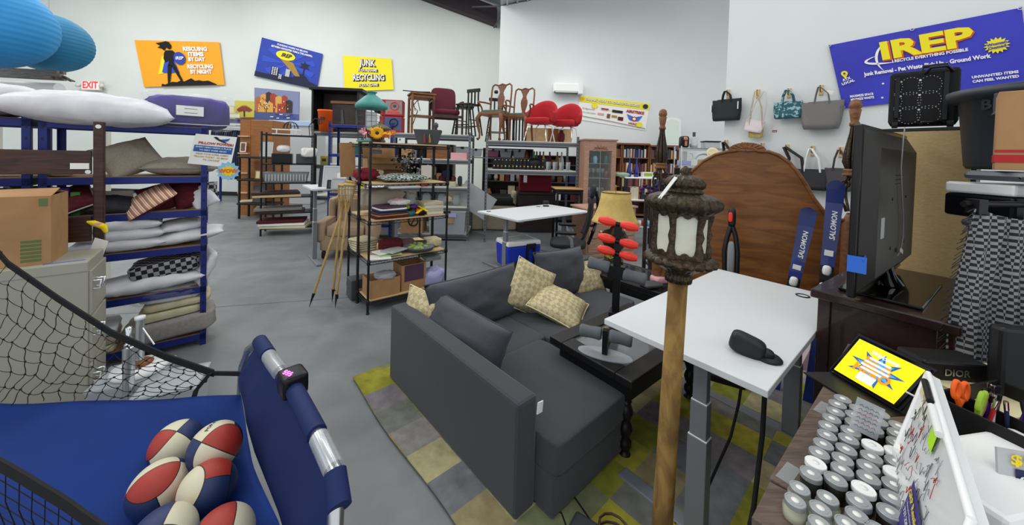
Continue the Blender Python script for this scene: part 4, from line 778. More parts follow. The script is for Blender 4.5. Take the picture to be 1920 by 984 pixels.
# shelf C
for i, (x, z, lb) in enumerate(((-.52, .925, 'white pillow at the bottom of the stack of three'), (-.51, 1.0, 'white pillow in the middle of the stack of three'), (-.52, 1.075, 'white pillow on top of the stack of three'))):
    PP(lb, x, .16, z, (.54-.03*i, .38, .135), (0, 0, .03*i), 'pw', seed=22+i, grp='white pillows stacked on the third inner shelf')
PP('white bed pillow under the plastic-wrapped pillow', -.13, .17, .94, (.50, .36, .12), (0, -.12, 0), 'pw', seed=26, n=20)
PP('white pillow wrapped in clear plastic on the third inner shelf', -.16, .15, 1.035, (.34, .30, .11), (.1, -.08, .2), 'bagfilm', seed=27, nz=.2)
PP('white pillow inside its clear wrapping on the third inner shelf', -.16, .15, 1.035, (.30, .26, .09), (.1, -.08, .2), 'pw', seed=28)
# shelf D
PP('long white bed pillow under the plaid blanket', -.34, .14, .59, (.66, .38, .15), (0, -.05, .04), 'pw', seed=29, n=24, nz=.14)
PP('white pillow standing against the right blue post', -.03, .17, .665, (.30, .36, .13), (.3, -1.15, 0), 'pw', seed=30, n=20, nz=.14)
mb = MB(); mb.sq((0, 0, 0), (.42, .32, .12), 'plaid', .3, 44, 18, .08, 6, seed=3); solo('plaid_blanket', mb, 'black and white plaid blanket folded on the long white pillow', 'blanket', RK(-.26, .16, .70), rot=(.05, -.12, E1))
# bottom
mb = MB(); mb.sq((0, 0, 0), (.56, .40, .17), 'pgrey', .35, 44, 18, .07, 5, seed=5); solo('folded_comforter', mb, 'thick grey comforter folded on the bottom blue shelf', 'bedding', RK(-.22, .17, .195), rot=(0, -.08, E1))
mb = MB(); mb.sq((0, 0, 0), (.40, .30, .07), 'pcream', .3, 40, 14, .06, 5, seed=6); solo('folded_sheet', mb, 'cream folded sheet lying directly on the grey comforter', 'bedding', RK(-.22, .15, .315), rot=(0, -.06, E1+.05))
mb = MB(); mb.sq((0, 0, 0), (.42, .30, .06), 'pcream', .3, 40, 14, .06, 5, seed=7); solo('folded_sheet', mb, 'cream folded sheet below the bagged white bedding', 'bedding', RK(-.18, .16, .385), rot=(0, -.06, E1-.03))
t = thing('bagged_bedding', 'white bedding in a loose clear bag, top of the pile on the bottom shelf', 'bedding', RK(-.22, .16, .465), E1)
mb = MB(); mb.sq((0, 0, 0), (.40, .30, .12), 'pw', .5, 44, 18, .12, 7, seed=8); mb.build('bedding', t); mb = MB(); mb.sq((-.02, 0, .005), (.48, .34, .15), 'bagfilm', .6, 50, 20, .22, 14, seed=9); mb.build('plastic_bag', t)
for i, (m, lb) in enumerate((('pcream', 'yellow-cream folded cover at the bottom left of the blue shelving'), ('b_stripe' if 0 else 'plinen', 'taupe folded cover in the bottom left pile'), ('pw', 'white folded cover on top of the bottom left pile'))):
    mb = MB(); mb.sq((0, 0, 0), (.30, .34, .065), m, .3, 40, 14, .06, 5, seed=11+i); solo('folded_cover', mb, lb, 'bedding', RK(-.68, .15, .14+i*.065), E1+.03*i)
# left rack odds: magazines and colourful boxes
cs_ = ['pink', 'teal', 'navy', 'white', 'purple', 'green', 'yellow', 'lime', 'bluebright', 'cream']
for i in range(16):
    x = -1.52+i*.052; mb = MB(); mb.box(-.022, .022, 0, .17, 0, .17+.03*((i*7) % 3)/2, cs_[i % 10]); mb.box(-.012, .012, -.001, 0, .03, .14, 'white' if i % 3 else 'black')
    solo('game_box', mb, cs_[i % 10].replace('bluebright', 'bright blue')+' spined game box on the blue shelf above the carton', 'box', RK(x, .04, 1.46-.285), E1, group=cs_[i % 10].replace('bluebright', 'bright blue')+' game boxes')
for i in range(6): mb = MB(); mb.box(0, .006, 0, .2, 0, .24, 'paper'); mb.box(.0, .006, -.001, 0, .03, .06, 'red'); solo('magazine', mb, 'white magazine with red mark, in the slanted row on the left blue shelf', 'magazine', RK(-1.36+i*.03, .06, 1.475), rot=(0, -.38, E1), group='slanted magazines')
PP('maroon throw folded on the left blue shelf', -1.6, .16, 1.55, (.3, .28, .14), (0, 0, 0), 'pmar', seed=33); PP('grey throw on the left blue shelf beside its post', -1.10, .2, 1.56, (.2, .28, .16), (0, 0, 0), 'plinen', seed=34)
# signs on the rack
s = Sheet([V(*RK(-.075, -.02, 1.815)), V(*RK(.20, -.02, 1.80)), V(*RK(.155, -.02, 1.53)), V(*RK(-.125, -.02, 1.565))], 280, 280, .002)
t = s.base('shelf_sign', 'paper', 'white pillow sign with red and blue lettering clipped to the blue shelving', 'sign', .003)
mat('signblue', '1f5fa8', .6); mb = MB(); s.poly(mb, [(12, 118), (268, 118), (268, 178), (12, 178)], 'signblue'); mb.build('blue_band', t)
mb = MB(); s.poly(mb, [(130, 255), (150, 262), (165, 245), (200, 250), (235, 262), (222, 235), (190, 222), (170, 232), (150, 240)], 'signblue', 1.5); s.poly(mb, [(120, 262), (140, 268), (160, 248), (205, 225), (230, 212), (200, 216), (160, 232), (135, 248)], 'black', 2); mb.build('flying_figure', t)
s.text('red_lettering', [('PILLOW POWER!', 150, 200, 30, dict(bold=.04, width=235))], 'red')
s.text('white_lettering', [('EVERY HERO NEEDS A PLACE', 140, 162, 17, dict(width=235, bold=.02)), ('TO REST THEIR HEAD!', 140, 136, 17, dict(width=180, bold=.02))], 'paper')
s.text('gold_lettering', [('GRAB YOUR SUPER COMFY', 140, 100, 20, dict(width=220, bold=.02)), ('PILLOW TODAY - SO MANY', 140, 74, 20, dict(width=225, bold=.02)), ('TO CHOOSE', 140, 48, 20, dict(width=110, bold=.02))], 'gold')
def plate(name, pts, th, m, P, rz, lab=None, cat=None, par=None):
    mb = MB(); mb.prism(pts, 0, th, m); o = mb.build(name, par, loc=P, rot=(0, 0, rz)); 
    if lab: tag(o, lab, cat)
    return o
mat('wowblue', '8fc4e8', .6); t = plate('burst_sign', star(0, 0, .085, .068, 12), .003, 'wowblue', RK(.14, -.03, 1.50), E1, 'pale blue WOW burst sign hanging under the pillow sign', 'sign')
plate('yellow_burst', star(0, 0, .055, .035, 10), .002, 'yellow', (0, -.002, 0), 0, par=t); mb = MB(); put_text(mb, 'WOW', 'orange', lambda x, y: V(x, -.004, y), 0, 0, .045, bold=.05); mb.build('lettering', t)
# chrome fixture and clear bins behind the net
t = thing('chrome_stand', 'chrome stand with a vertical tube behind the netting', 'stand', (-2.25, 2.10, 0), .3)
mb = MB(); mb.cyl((0, 0, 0), (0, 0, .50), .027, 'chrome', 24); mb.build('tube', t); mb = MB(); mb.lathe([(0, .5), (.022, .5), (.022, .52), (.014, .525), (.018, .56), (.012, .57), (.016, .62), (0, .625)], 'chrome', n=20); mb.build('finial', t); mb = MB(); mb.lathe([(0, 0), (.12, 0), (.12, .012), (0, .016)], 'chrome', n=32); mb.build('base', t)
for i, x in enumerate((-.02, .30)):
    t = thing('clear_bin', 'clear plastic bin under the white round fixture' if i == 0 else 'clear plastic bin nearer the blue arcade fabric', 'bin', (-2.34+x, 2.26-.05*i, 0), .45)
    mb = MB(); mb.box(-.17, .13-.03*i, -.13, .13, 0, .24, 'frost', -.01, -.01); mb.build('bin_body', t, bev=.01); mb = MB(); mb.box(-.185, .145-.03*i, -.145, .145, .241, .255, 'clearplastic'); mb.build('lid', t, bev=.004)
t = thing('lamp', 'white round base with brown ring and chrome column on the clear bin', 'lamp base', (-2.36, 2.27, .257), .3)
mb = MB(); mb.lathe([(0, 0), (.135, 0), (.14, .01), (.13, .03), (.08, .04), (0, .042)], 'white', n=36); mb.build('base', t); mb = MB(); mb.lathe([(0, .04), (.062, .04), (.066, .05), (.05, .062), (0, .062)], 'mid', n=30); mb.build('wooden_ring', t)
mb = MB(); mb.cyl((0, 0, .06), (0, 0, .33), .022, 'chrome', 20); mb.lathe([(0, .33), (.026, .33), (.026, .35), (0, .352)], 'white', n=20); mb.build('column', t); mb = MB(); mb.tube([(0, 0, .30), (.09, -.03, .17)], .005, 'chrome', 8); mb.build('lever', t)
# lanterns and rolled things on a white metal frame at upper left
mat('lantblue', '3a9fe0', .65, c2='2f92d6', sc=2); mat('lantteal', '2a7ba6', .65, c2='2e86b0', sc=2)
def paper_lantern(lab, P, r, m):
    t = thing('paper_lantern', lab, 'lantern', P); mb = MB(); n = 40; pr_ = []
    for i in range(4*22+1):
        a = PI*(.04+.92*i/88); pr_.append((r*sin(a)*(1-.010*abs(sin(22*PI*i/88))), r*.92*cos(a)))
    mb.lathe(pr_, m, n=48); mb.build('shade', t); mb = MB(); mb.tube([(r*.12*cos(a), r*.12*sin(a), r*.92) for a in [2*PI*i/20 for i in range(20)]], .004, 'lgrey', 6, closed=True); mb.tube([(0, 0, r*.9), (0, 0, r*.9+1.2)], .003, 'lgrey', 5); mb.build('wire_ring', t)
paper_lantern('bright blue ribbed paper lantern at the upper left photo edge', (-4.86, 3.30, 2.79), .44, 'lantblue')
paper_lantern('teal ribbed paper lantern behind the bright blue one', (-5.12, 3.95, 2.80), .34, 'lantteal')
t = thing('clothes_stand', 'white metal frame rack standing behind the blue shelving', 'rack', (-5.05, 3.75, 0), .05)
for x, y in ((-.9, 0), (.30, 0), (.30, .45), (-.9, .45)): mb = MB(); mb.box(x-.02, x+.02, y-.02, y+.02, 0, 2.22, 'offwhite'); mb.build('post', t)
for y in (0, .45): mb = MB(); mb.box(-.88, .28, y-.02, y+.02, 2.18, 2.22, 'offwhite'); mb.build('rail', t)
mb = MB(); mb.box(.28, .32, .02, .43, 2.18, 2.22, 'offwhite'); mb.box(-.92, -.88, .02, .43, 2.18, 2.22, 'offwhite'); mb.box(-.9, .3, .0, .45, 2.165, 2.18, 'lgrey'); mb.build('rail', t)
mat('oldwood', '716a64', .8, c2='8c8680', sc=10, stretch=(1, 8, 8)); 
mb = MB(); mb.tube([(-.8, 0, 0), (.2, 0, .0)], .06, 'white', 16); solo('rolled_blind', mb, 'white rolled window blind lying on the white metal frame', 'blind', (-5.10, 3.85, 2.29), .1)
t = thing('slat_blind', 'weathered grey wooden slat bundle with a frayed end under the paper lanterns', 'bundle', (-5.30, 3.80, 2.37), .05)
for i in range(9):
    mb = MB(); mb.cbox((0, -.1+.03*(i % 3), .02+.03*(i//3)), (1.0+.06*(i % 4), .028, .032), 'oldwood', (0, .02, 0)); mb.build('slat', t)
mb = MB()
for i in range(7): mb.tube([(.5, -.1+.03*(i % 3), .03+.02*(i//3)), (.60+.03*rnd.random(), -.1+.04*rnd.random(), .0+.03*rnd.random()), (.68+.08*rnd.random(), -.1, -.02)], .006, 'dgrey' if i % 2 else 'oldwood', 5)
mb.build('frayed_end', t)
# ---------------------------------------------------------------- black wire shelving units
WX, WY = -1.47, 3.71; wc, ws = cos(E1), sin(E1)
def WR(x, y, z): return (WX+x*wc-y*ws, WY+x*ws+y*wc, z)
def wire_unit(lab, y0, zs, H_=1.80):
    t = thing('wire_shelving', lab, 'shelving', WR(0, y0, 0), E1, group=None)
    for x in (0, .91):
        for y in (0, .36):
            mb = MB(); mb.cyl((x, y, 0), (x, y, H_), .0125, 'black', 12)
            for z in zs: mb.lathe([(.014, z-.03), (.019, z-.025), (.018, z+.02), (.014, z+.025)], 'black', (x, y, 0), 12)
            mb.lathe([(0, 0), (.018, 0), (.018, .012), (0, .02)], 'black', (x, y, 0), 12); mb.build('post', t)
    for z in zs:
        mb = MB()
        for a, b in (((0, 0), (.91, 0)), ((0, .36), (.91, .36)), ((0, 0), (0, .36)), ((.91, 0), (.91, .36))):
            for dz in (0, -.028): mb.cyl((a[0], a[1], z+dz), (b[0], b[1], z+dz), .004, 'black', 6)
        for k in range(1, 30): mb.cyl((k*.0303, 0, z+.002), (k*.0303, .36, z+.002), .0016, 'black', 4)
        for k in range(30): mb.cyl((k*.0303, -.001, z-.028 if k % 2 else z), ((k+1)*.0303, -.001, z if k % 2 else z-.028), .0018, 'black', 4)
        sh = mb.build('wire_shelf', t)
        if z > .06: mb = MB(); mb.box(.015, .895, .012, .348, z+.005, z+.017, 'lightwood'); mb.build('liner_board', sh)
    return t
zF = (.12, .545, .965, 1.355, 1.79)
wire_unit('black wire shelving with pale wooden liners, the unit nearest the sofa', 0, zF)
wire_unit('black wire shelving standing back to back behind the first unit', .38, zF)
def blob(nm, lab, cat, P, sz, m, e=.5, nz=.08, nf=6, rot=None, seed=1, grp=None, nu=32, nv=14):
    mb = MB(); mb.sq((0, 0, 0), sz, m, e, nu, nv, nz, nf, seed=seed); return solo(nm, mb, lab, cat, P, rot=rot or (0, 0, E1), group=grp)
def carton(lab, P, sz, rz=E1, m='cardboard', open_=True, patch=None, flaps=False, nm='cardboard_box', cat='box', grp=None):
    t = thing(nm, lab, cat, P, rz, grp); x, y, z = sz; q = .006
    mb = MB(); mb.box(0, x, 0, q, 0, z, m); mb.box(0, x, y-q, y, 0, z, m); mb.box(0, q, q, y-q, 0, z, m); mb.box(x-q, x, q, y-q, 0, z, m); mb.box(q, x-q, q, y-q, 0, q, m)
    if not open_: mb.box(0, x, 0, y, z, z+q, m)
    mb.build('carton', t)
    if patch: mb = MB(); mb.box(x*.12, x*.9, -.002, 0, z*.35, z*.98, patch); mb.build('printed_panel', t)
    if flaps:
        mb = MB(); mb.cbox((x/2, y+.02, z+.07), (x*.96, .005, .15), m, (-.25, 0, 0)); mb.build('flap', t); mb = MB(); mb.cbox((x/2, -.05, z-.02), (x*.96, .005, .12), m, (-1.0, 0, 0)); mb.build('flap', t)
    return t
# --- goods on the front unit
carton('open brown cardboard box on the bottom shelf, left of the taller box', WR(.03, .03, .14), (.33, .26, .19))
carton('taller open cardboard box with a purple printed front on the bottom wire shelf', WR(.38, .05, .14), (.30, .25, .29), patch='plum' if 'plum' in MATS else (mat('plum', '54364c', .8) and 'plum'))
blob('plastic_bag', 'pale lilac plastic bag on the bottom wire shelf beside the boxes', 'bag', WR(.80, .12, .22), (.28, .26, .2), 'lilac' if 'lilac' in MATS else (mat('lilac', 'a5a9d2', .35, bump=.4, bsc=30) and 'lilac'), .7, .2, 8)
blob('plastic_bag', 'clear crumpled bag on top of the lower cardboard box', 'bag', WR(.22, .12, .345), (.22, .2, .07), 'frost', .7, .25, 9)
mb = MB(); mb.box(0, .2, 0, .22, 0, .05, 'grey'); solo('grey_case', mb, 'flat grey case leaning over the lilac bag', 'case', WR(.68, .06, .42), rot=(.2, 0, E1), bev=.01)
z4 = .563
t = thing('snack_tray', 'round clear-lidded tray full of green pieces on the wire shelf', 'tray', WR(.62, .13, z4+.01), 0)
mb = MB(); mb.lathe([(0, 0), (.16, 0), (.185, .035), (.18, .04), (0, .035)], 'dgrey', n=36); mb.build('tray', t)
mb = MB()
for i in range(26): a = rnd.random()*6.3; r = .14*rnd.random()**.5; mb.sq((r*cos(a), r*sin(a), .045), (.055, .04, .022), 'lime', .7, 10, 6, rot=(0, 0, a))
o = mb.build('green_pieces', t); o['kind'] = 'stuff'; mb = MB(); mb.lathe([(.18, .04), (.17, .07), (0, .075)], 'bagfilm', n=36); mb.build('lid', t)
for i, (x, y, z, c_, lb) in enumerate(((.10, .06, 0, 'paper', 'white booklet at the front edge of the fourth wire shelf'), (.22, .1, .012, 'gpaper' if 'gpaper' in MATS else (mat('gpaper', 'b9cf9a', .7) and 'gpaper'), 'pale green folder under the grey booklet'), (.20, .14, .03, 'paper', 'white envelope stack beside the snack tray'), (.28, .10, .045, 'lgrey', 'grey booklet on top of the green folder'))):
    mb = MB(); mb.box(-.12, .12, -.09, .09, 0, .012, c_); solo('booklet', mb, lb, 'booklet', WR(x+.03, y, z4+z), E1+.25*i-.3, bev=.001)
blob('folded_cloth', 'dark red folded cloth on the fourth wire shelf', 'cloth', WR(.33, .27, z4+.075), (.26, .16, .14), 'pmar', .5, .15, 7)
blob('plastic_bag', 'clear shiny bag holding red cloth behind the snack tray', 'bag', WR(.53, .30, z4+.09), (.28, .16, .17), 'bagfilm', .7, .2, 9, seed=3); blob('folded_cloth', 'red cloth seen inside the clear shiny bag', 'cloth', WR(.53, .30, z4+.06), (.2, .12, .1), 'pmar', .6, .15, 7, seed=4)
mb = MB(); mb.tube([(-.14, 0, 0), (.14, 0, .0)], .032, 'black', 14, rads=[.02, .038]); solo('black_torch', mb, 'long black flashlight-like tube lying behind the snack tray', 'tube', WR(.72, .25, z4+.05), E1-.7)
blob('folded_cloth', 'cream folded cloth at the right of the fourth wire shelf', 'cloth', WR(.84, .22, z4+.055), (.18, .2, .10), 'pcream', .4, .1, 7, seed=5)
for i in range(5): mb = MB(); mb.sq((0, 0, 0), (.24, .26, .024), 'pcream', .25, 24, 8, .03, 5, seed=i); solo('envelope_stack', mb, 'yellowed paper bundle in the pile on the rear wire unit', 'paper', WR(.10, .52, z4+.012+i*.026), E1+.1*i, group='yellowed paper bundles on the rear wire unit')
z3 = .983
for i, (c_, lb) in enumerate((('pmar', 'dark red folded placemat at the bottom of the front stack'), ('gold', 'gold folded placemat in the front stack'), ('plum', 'plum folded cloth in the front stack'), ('navy', 'navy patterned cloth in the front stack'), ('paper', 'white cloth near the top of the front stack'), ('plum', 'plum cloth on top of the front stack'))):
    mb = MB(); mb.sq((0, 0, 0), (.40-.02*i, .27, .021), c_, .22, 30, 8, .03, 6, seed=i); solo('folded_linen', mb, lb, 'linen', WR(.27, .16, z3+.012+i*.0215), E1+.05*(i % 3))
blob('folded_cloth', 'white and red printed bag on top of the placemat stack', 'cloth', WR(.38, .16, z3+.16), (.22, .18, .06), 'paper', .6, .25, 8, seed=6); blob('folded_cloth', 'pink printed cloth tucked in the white bag', 'cloth', WR(.36, .14, z3+.19), (.13, .1, .04), 'pink', .7, .25, 8, seed=7)
blob('blanket', 'large cream fleece blanket bundled on the rear wire unit', 'blanket', WR(.30, .50, z3+.17), (.50, .32, .24), 'plight' if 'plight' in MATS else (mat('plight', 'c3b9a8', .9, bump=.3, bsc=15) and 'plight'), .6, .14, 6, seed=8); blob('blanket', 'cream fleece fold below the large blanket', 'blanket', WR(.42, .46, z3+.055), (.46, .26, .10), 'plight', .5, .1, 6, seed=9)
for i, (x, y, z, c_, lb) in enumerate(((.52, .12, .05, 'black', 'black costume bundle'), (.56, .18, .09, 'purple', 'purple bow'), (.50, .20, .08, 'lime', 'green and orange toy'), (.60, .10, .045, 'orange', 'orange ribbon bundle'), (.48, .08, .03, 'teal', 'teal packet'), (.64, .16, .07, 'maroon', 'maroon packet'), (.63, .08, .03, 'black', 'black patterned packet'))):
    blob('party_favour', lb+' in the party pile on the third wire shelf', 'party supplies', WR(x, y, z3+z), (.11, .10, .06), c_, .8, .35, 9, seed=10+i)
mb = MB(); mb.cbox((0, 0, 0), (.20, .03, .006), 'yellow', (.2, -.3, .5)); mb.cbox((.02, 0, .01), (.03, .16, .006), 'yellow', (.3, 0, .3)); solo('yellow_ribbon', mb, 'yellow ribbon lying over the party pile', 'ribbon', WR(.60, .04, z3+.07), E1)
for i, lb in enumerate(('lowest cream boxed book at the right of the third shelf', 'second cream boxed book from the bottom', 'third cream boxed book, below the top one', 'cream boxed book on top of the pile of four')):
    mb = MB(); mb.box(-.125, .125, -.10, .10, 0, .034, 'pcream' if i % 2 else 'offwhite'); solo('boxed_book', mb, lb, 'book', WR(.765, .15, z3+.002+i*.036), E1+.04*(-1)**i, bev=.003)
z2 = 1.373
checks('bagprint', 'c6ccc8', '46544e', 34, .8, rot=(.3, .2, .5))
pil('printed_tote', 'grey and white printed tote bag lying flat on the second wire shelf', 'bag', WR(.42, .16, z2+.045), (.55, .34, .09), (0, 0, E1-.1), 'bagprint', seed=40, nz=.2)
mb = MB(); mb.cbox((0, 0, 0), (.34, .22, .02), 'lgrey'); solo('white_tray', mb, 'white ruffled tray under the tote bag edge', 'tray', WR(.36, .02, z2-.045), E1, bev=.005)
blob('silk_scarf', 'dark red cloth heap on the left of the second wire shelf', 'cloth', WR(-.0+.10, .46, z2+.07), (.26, .26, .13), 'bred' if 'bred' in MATS else (mat('bred', '7a1026', .8) and 'bred'), .7, .25, 7, seed=21); blob('leather_satchel', 'brown leather satchel on the second shelf of the rear unit', 'bag', WR(.42, .50, z2+.06), (.34, .22, .12), 'brownlea' if 'brownlea' in MATS else (mat('brownlea', '5a3414', .5) and 'brownlea'), .5, .12, 6, seed=22); blob('yellow_cloth', 'yellow cloth between red heap and brown satchel', 'cloth', WR(.24, .46, z2+.07), (.13, .13, .10), 'pcream', .7, .2, 7, seed=23)
carton('open tan carton with raised flaps on the rear wire unit', WR(.16, .60, z2+.08), (.42, .20, .17), flaps=True)
mb = MB(); mb.cbox((0, 0, .20), (.17, .005, .40), 'cardboard', (.0, -.05, 0)); solo('cardboard_sheet', mb, 'tall cardboard sheet standing at the left of the rear wire unit', 'cardboard', WR(-.05, .66, z2+.03), E1)
mb = MB(); mb.cbox((0, 0, 0), (.12, .09, .05), 'grey'); mb.sq((.04, 0, .06), (.05, .04, .05), 'white', .8); solo('grey_device', mb, 'grey and white small device on top of the open tan carton', 'device', WR(.26, .62, z2+.335), E1, bev=.004)
mb = MB(); mb.box(0, .14, 0, .01, 0, .16, 'paper'); solo('white_card', mb, 'white card standing right of the dark garland', 'card', WR(.78, .45, z2+.02), E1)
t = thing('berry_garland', 'dark frosted berry garland hanging over the rear wire unit', 'garland', WR(.62, .50, z2+.12), E1)
mb = MB()
for i in range(150): a, b, c = rnd.gauss(0, .09), rnd.gauss(0, .05), rnd.gauss(.09, .11); mb.sq((a, b, max(-.09, c)), (.03, .022, .016), ('black', 'dgrey', 'navy', 'lgrey')[i % 4 if i % 5 else 3], .9, 6, 5, rot=(a*20, b*30, c*20))
o = mb.build('frosted_leaves', t); o['kind'] = 'stuff'; mb = MB()
for i in range(12): mb.tube([(0, 0, -.05), (rnd.gauss(0, .06), rnd.gauss(0, .03), .08), (rnd.gauss(0, .1), rnd.gauss(0, .05), .2)], .002, 'dwood', 4)
mb.build('twigs', t)
z1 = 1.80
t = thing('sunflower_bouquet', 'silk bouquet with a yellow sunflower and orange leaves on top of the wire shelving', 'flowers', WR(.10, .12, z1+.015), E1-.3)
mat('sunf', 'f2b41a', .7); mat('oleaf', 'cf6a28', .7); mat('rleaf', '8a3a38', .7); mat('yleaf', 'c9c050', .7)
mb = MB()
for k in range(2):
    for i in range(18):
        a = 2*PI*i/18+k*.17; r1 = .07-.012*k; c_, s_ = cos(a), sin(a); mb.faces([(c_*.02-s_*.008, -.10-.006*k, .09+s_*.02+c_*.008), (c_*.02+s_*.008, -.10-.006*k, .09+s_*.02-c_*.008), (c_*r1*.7+s_*.011, -.115, .09+s_*r1*.7-c_*.011), (c_*r1, -.10, .09+s_*r1), (c_*r1*.7-s_*.011, -.115, .09+s_*r1*.7+c_*.011)], [(0, 1, 2, 3, 4)], 'sunf')
mb.build('petals', t, solid=.001); mb = MB(); mb.sq((0, -.108, .09), (.034, .02, .034), 'dwood', .9); mb.build('flower_centre', t)
mb = MB()
for i in range(70):
    x = rnd.uniform(-.16, .17); z = .03+.11*rnd.random()*(1-abs(x)*2)+.02; y = rnd.uniform(-.09, .05); a = rnd.random()*6; c_ = ('rleaf' if x < -.06 else 'oleaf' if x > .05 else 'yleaf') if i % 3 else ('pink' if x < 0 else 'sunf')
    R_ = Euler((a, a*2, a*3)).to_matrix(); mb.faces([V(x, y, z)+R_ @ V(*p) for p in ((-.006, -.03, 0), (.006, -.03, 0), (.022, 0, .005), (.008, .03, 0), (0, .035, 0), (-.022, 0, .005))], [(0, 1, 2, 3, 4, 5)], c_)
o = mb.build('leaves', t, solid=.001); mb = MB(); mb.lathe([(0, 0), (.05, 0), (.07, .05), (0, .05)], 'dwood'); mb.build('pot', t)
t = thing('stone_lantern', 'small mossy stone pagoda lantern behind the sunflower', 'lantern', WR(.24, .42, z1+.02), .3); mat('stone', '6f6753', .9, c2='565040', sc=20, bump=.4, bsc=40)
mb = MB(); mb.lathe([(0, 0), (.06, 0), (.06, .02), (.045, .03), (.045, .05), (0, .05)], 'stone', n=6, smooth=False); mb.build('base', t); mb = MB()
for k in range(6): mb.cbox((.04*cos(k*PI/3), .04*sin(k*PI/3), .10), (.014, .014, .11), 'stone')
mb.build('pillars', t); mb = MB(); mb.lathe([(0, .15), (.125, .15), (.12, .165), (.07, .195), (.035, .21), (.02, .215), (.024, .23), (.012, .245), (0, .25)], 'stone', n=24); mb.build('roof', t)
t = thing('bird_feeder', 'teal roofed wire cage bird feeder on the rear wire unit', 'bird feeder', WR(.20, .62, z1+.02), 0)
mat('tealroof', '3f8c86', .5); mb = MB(); mb.lathe([(.165, .40), (.185, .41), (.185, .44), (.165, .47), (.09, .54), (.045, .57), (.045, .59), (.06, .595), (.06, .605), (0, .61)], 'tealroof', n=36); mb.build('roof', t)
mb = MB()
for k in range(16): a = 2*PI*k/16; mb.cyl((.15*cos(a), .15*sin(a), .02), (.15*cos(a), .15*sin(a), .40), .0025, 'dgrey', 5)
for z in (.03, .1, .17, .24, .31, .38): mb.tube([(.15*cos(a), .15*sin(a), z) for a in [2*PI*i/24 for i in range(24)]], .0025, 'dgrey', 5, closed=True)
mb.build('wire_cage', t); mb = MB(); mb.cyl((0, 0, .02), (0, 0, .36), .055, 'frost', 20); mb.build('seed_tube', t); mb = MB(); mb.lathe([(0, 0), (.16, 0), (.165, .02), (0, .02)], 'tealroof', n=30); mb.build('base_tray', t)
t = thing('black_planter', 'black tapered metal planter with two bird ornaments on the wire shelving', 'planter', WR(.70, .12, z1+.012), .12)
mb = MB(); mb.hexa([(-.11, -.07, 0), (.11, -.07, 0), (.11, .07, 0), (-.11, .07, 0), (-.16, -.10, .17), (.16, -.10, .17), (.16, .10, .17), (-.16, .10, .17)], 'dgrey'); mb.build('bucket', t, bev=.004)
for x, c_ in ((-.025, 'rleaf'), (.035, 'gold')): mb = MB(); mb.tube([(x, -.105, .02), (x, -.115, .06), (x-.005, -.118, .09), (x, -.116, .12)], .012, c_, 8, rads=[.016, .013, .008, .003]); mb.build('bird_ornament', t)
t = thing('candle_glass', 'small glass candle holder on the black planter rim', 'candle holder', WR(.80, .12, z1+.19), 0); mb = MB(); mb.lathe([(0, 0), (.02, 0), (.015, .02), (.03, .04), (.028, .07), (.01, .09), (0, .09)], 'dgrey', n=16); mb.build('glass', t)
# tiki torches
def torch(lab, foot, headp, spike=True):
    f = V(*foot); h = V(*headp); d = (h-f).normalized(); L_ = (h-f).length
    t = thing('tiki_torch', lab, 'torch', foot, rot=d.to_track_quat('Z', 'Y').to_euler(), group=None)
    mb = MB(); mb.cyl((0, 0, .14), (0, 0, L_-.28), .013, 'bamboo', 12)
    for k in range(4): mb.lathe([(.013, .3+k*.28), (.0155, .305+k*.28), (.013, .31+k*.28)], 'bamboo', n=12)
    mb.build('bamboo_pole', t)
    if spike: mb = MB(); mb.tube([(0, 0, 0), (0, 0, .10), (0, 0, .15)], .01, 'black', 8, rads=[.002, .012, .017]); mb.tube([(.0, .0, .13), (.04, 0, .12), (.045, 0, .08)], .006, 'black', 6); mb.build('spike', t)
    mb = MB(); z = L_-.30
    for k in range(12): a = 2*PI*k/12; mb.tube([(.014*cos(a), .014*sin(a), z), (.03*cos(a+.3), .03*sin(a+.3), z+.10), (.052*cos(a+.1), .052*sin(a+.1), z+.21), (.055*cos(a), .055*sin(a), z+.29)], .005, 'bamboo', 5)
    for zz, r in ((.08, .026), (.13, .037), (.19, .049), (.25, .054)): mb.tube([(r*cos(a), r*sin(a), z+zz) for a in [2*PI*i/24 for i in range(24)]], .004, 'bamboo', 5, closed=True)
    mb.build('woven_basket', t); mb = MB(); mb.lathe([(0, z+.1), (.03, z+.12), (.046, z+.22), (.048, z+.29), (0, z+.29)], 'offwhite', n=20); mb.lathe([(.048, z+.29), (.06, z+.285), (.06, z+.30), (.045, z+.305), (0, z+.30)], 'bamboo', n=24); mb.build('fuel_cup', t)
    return t
torch('bamboo torch leaning out over the concrete floor with a black spike', (-2.163, 3.854, 0), (-1.80, 4.02, 1.365))
torch('upright bamboo torch at the left corner of the wire shelving', (-1.99, 4.0, 0), (-1.84, 3.92, 1.34))
torch('bamboo torch squeezed between the upright torch and the wire shelving', (-1.88, 3.85, 0), (-1.745, 3.86, 1.35))
mb = MB(); mb.box(0, .2, 0, .2, 0, .22, 'dgrey'); solo('grey_bin', mb, 'dark bin on the floor beside the torches', 'bin', WR(-.0-.05, .42, .02), E1, bev=.008)
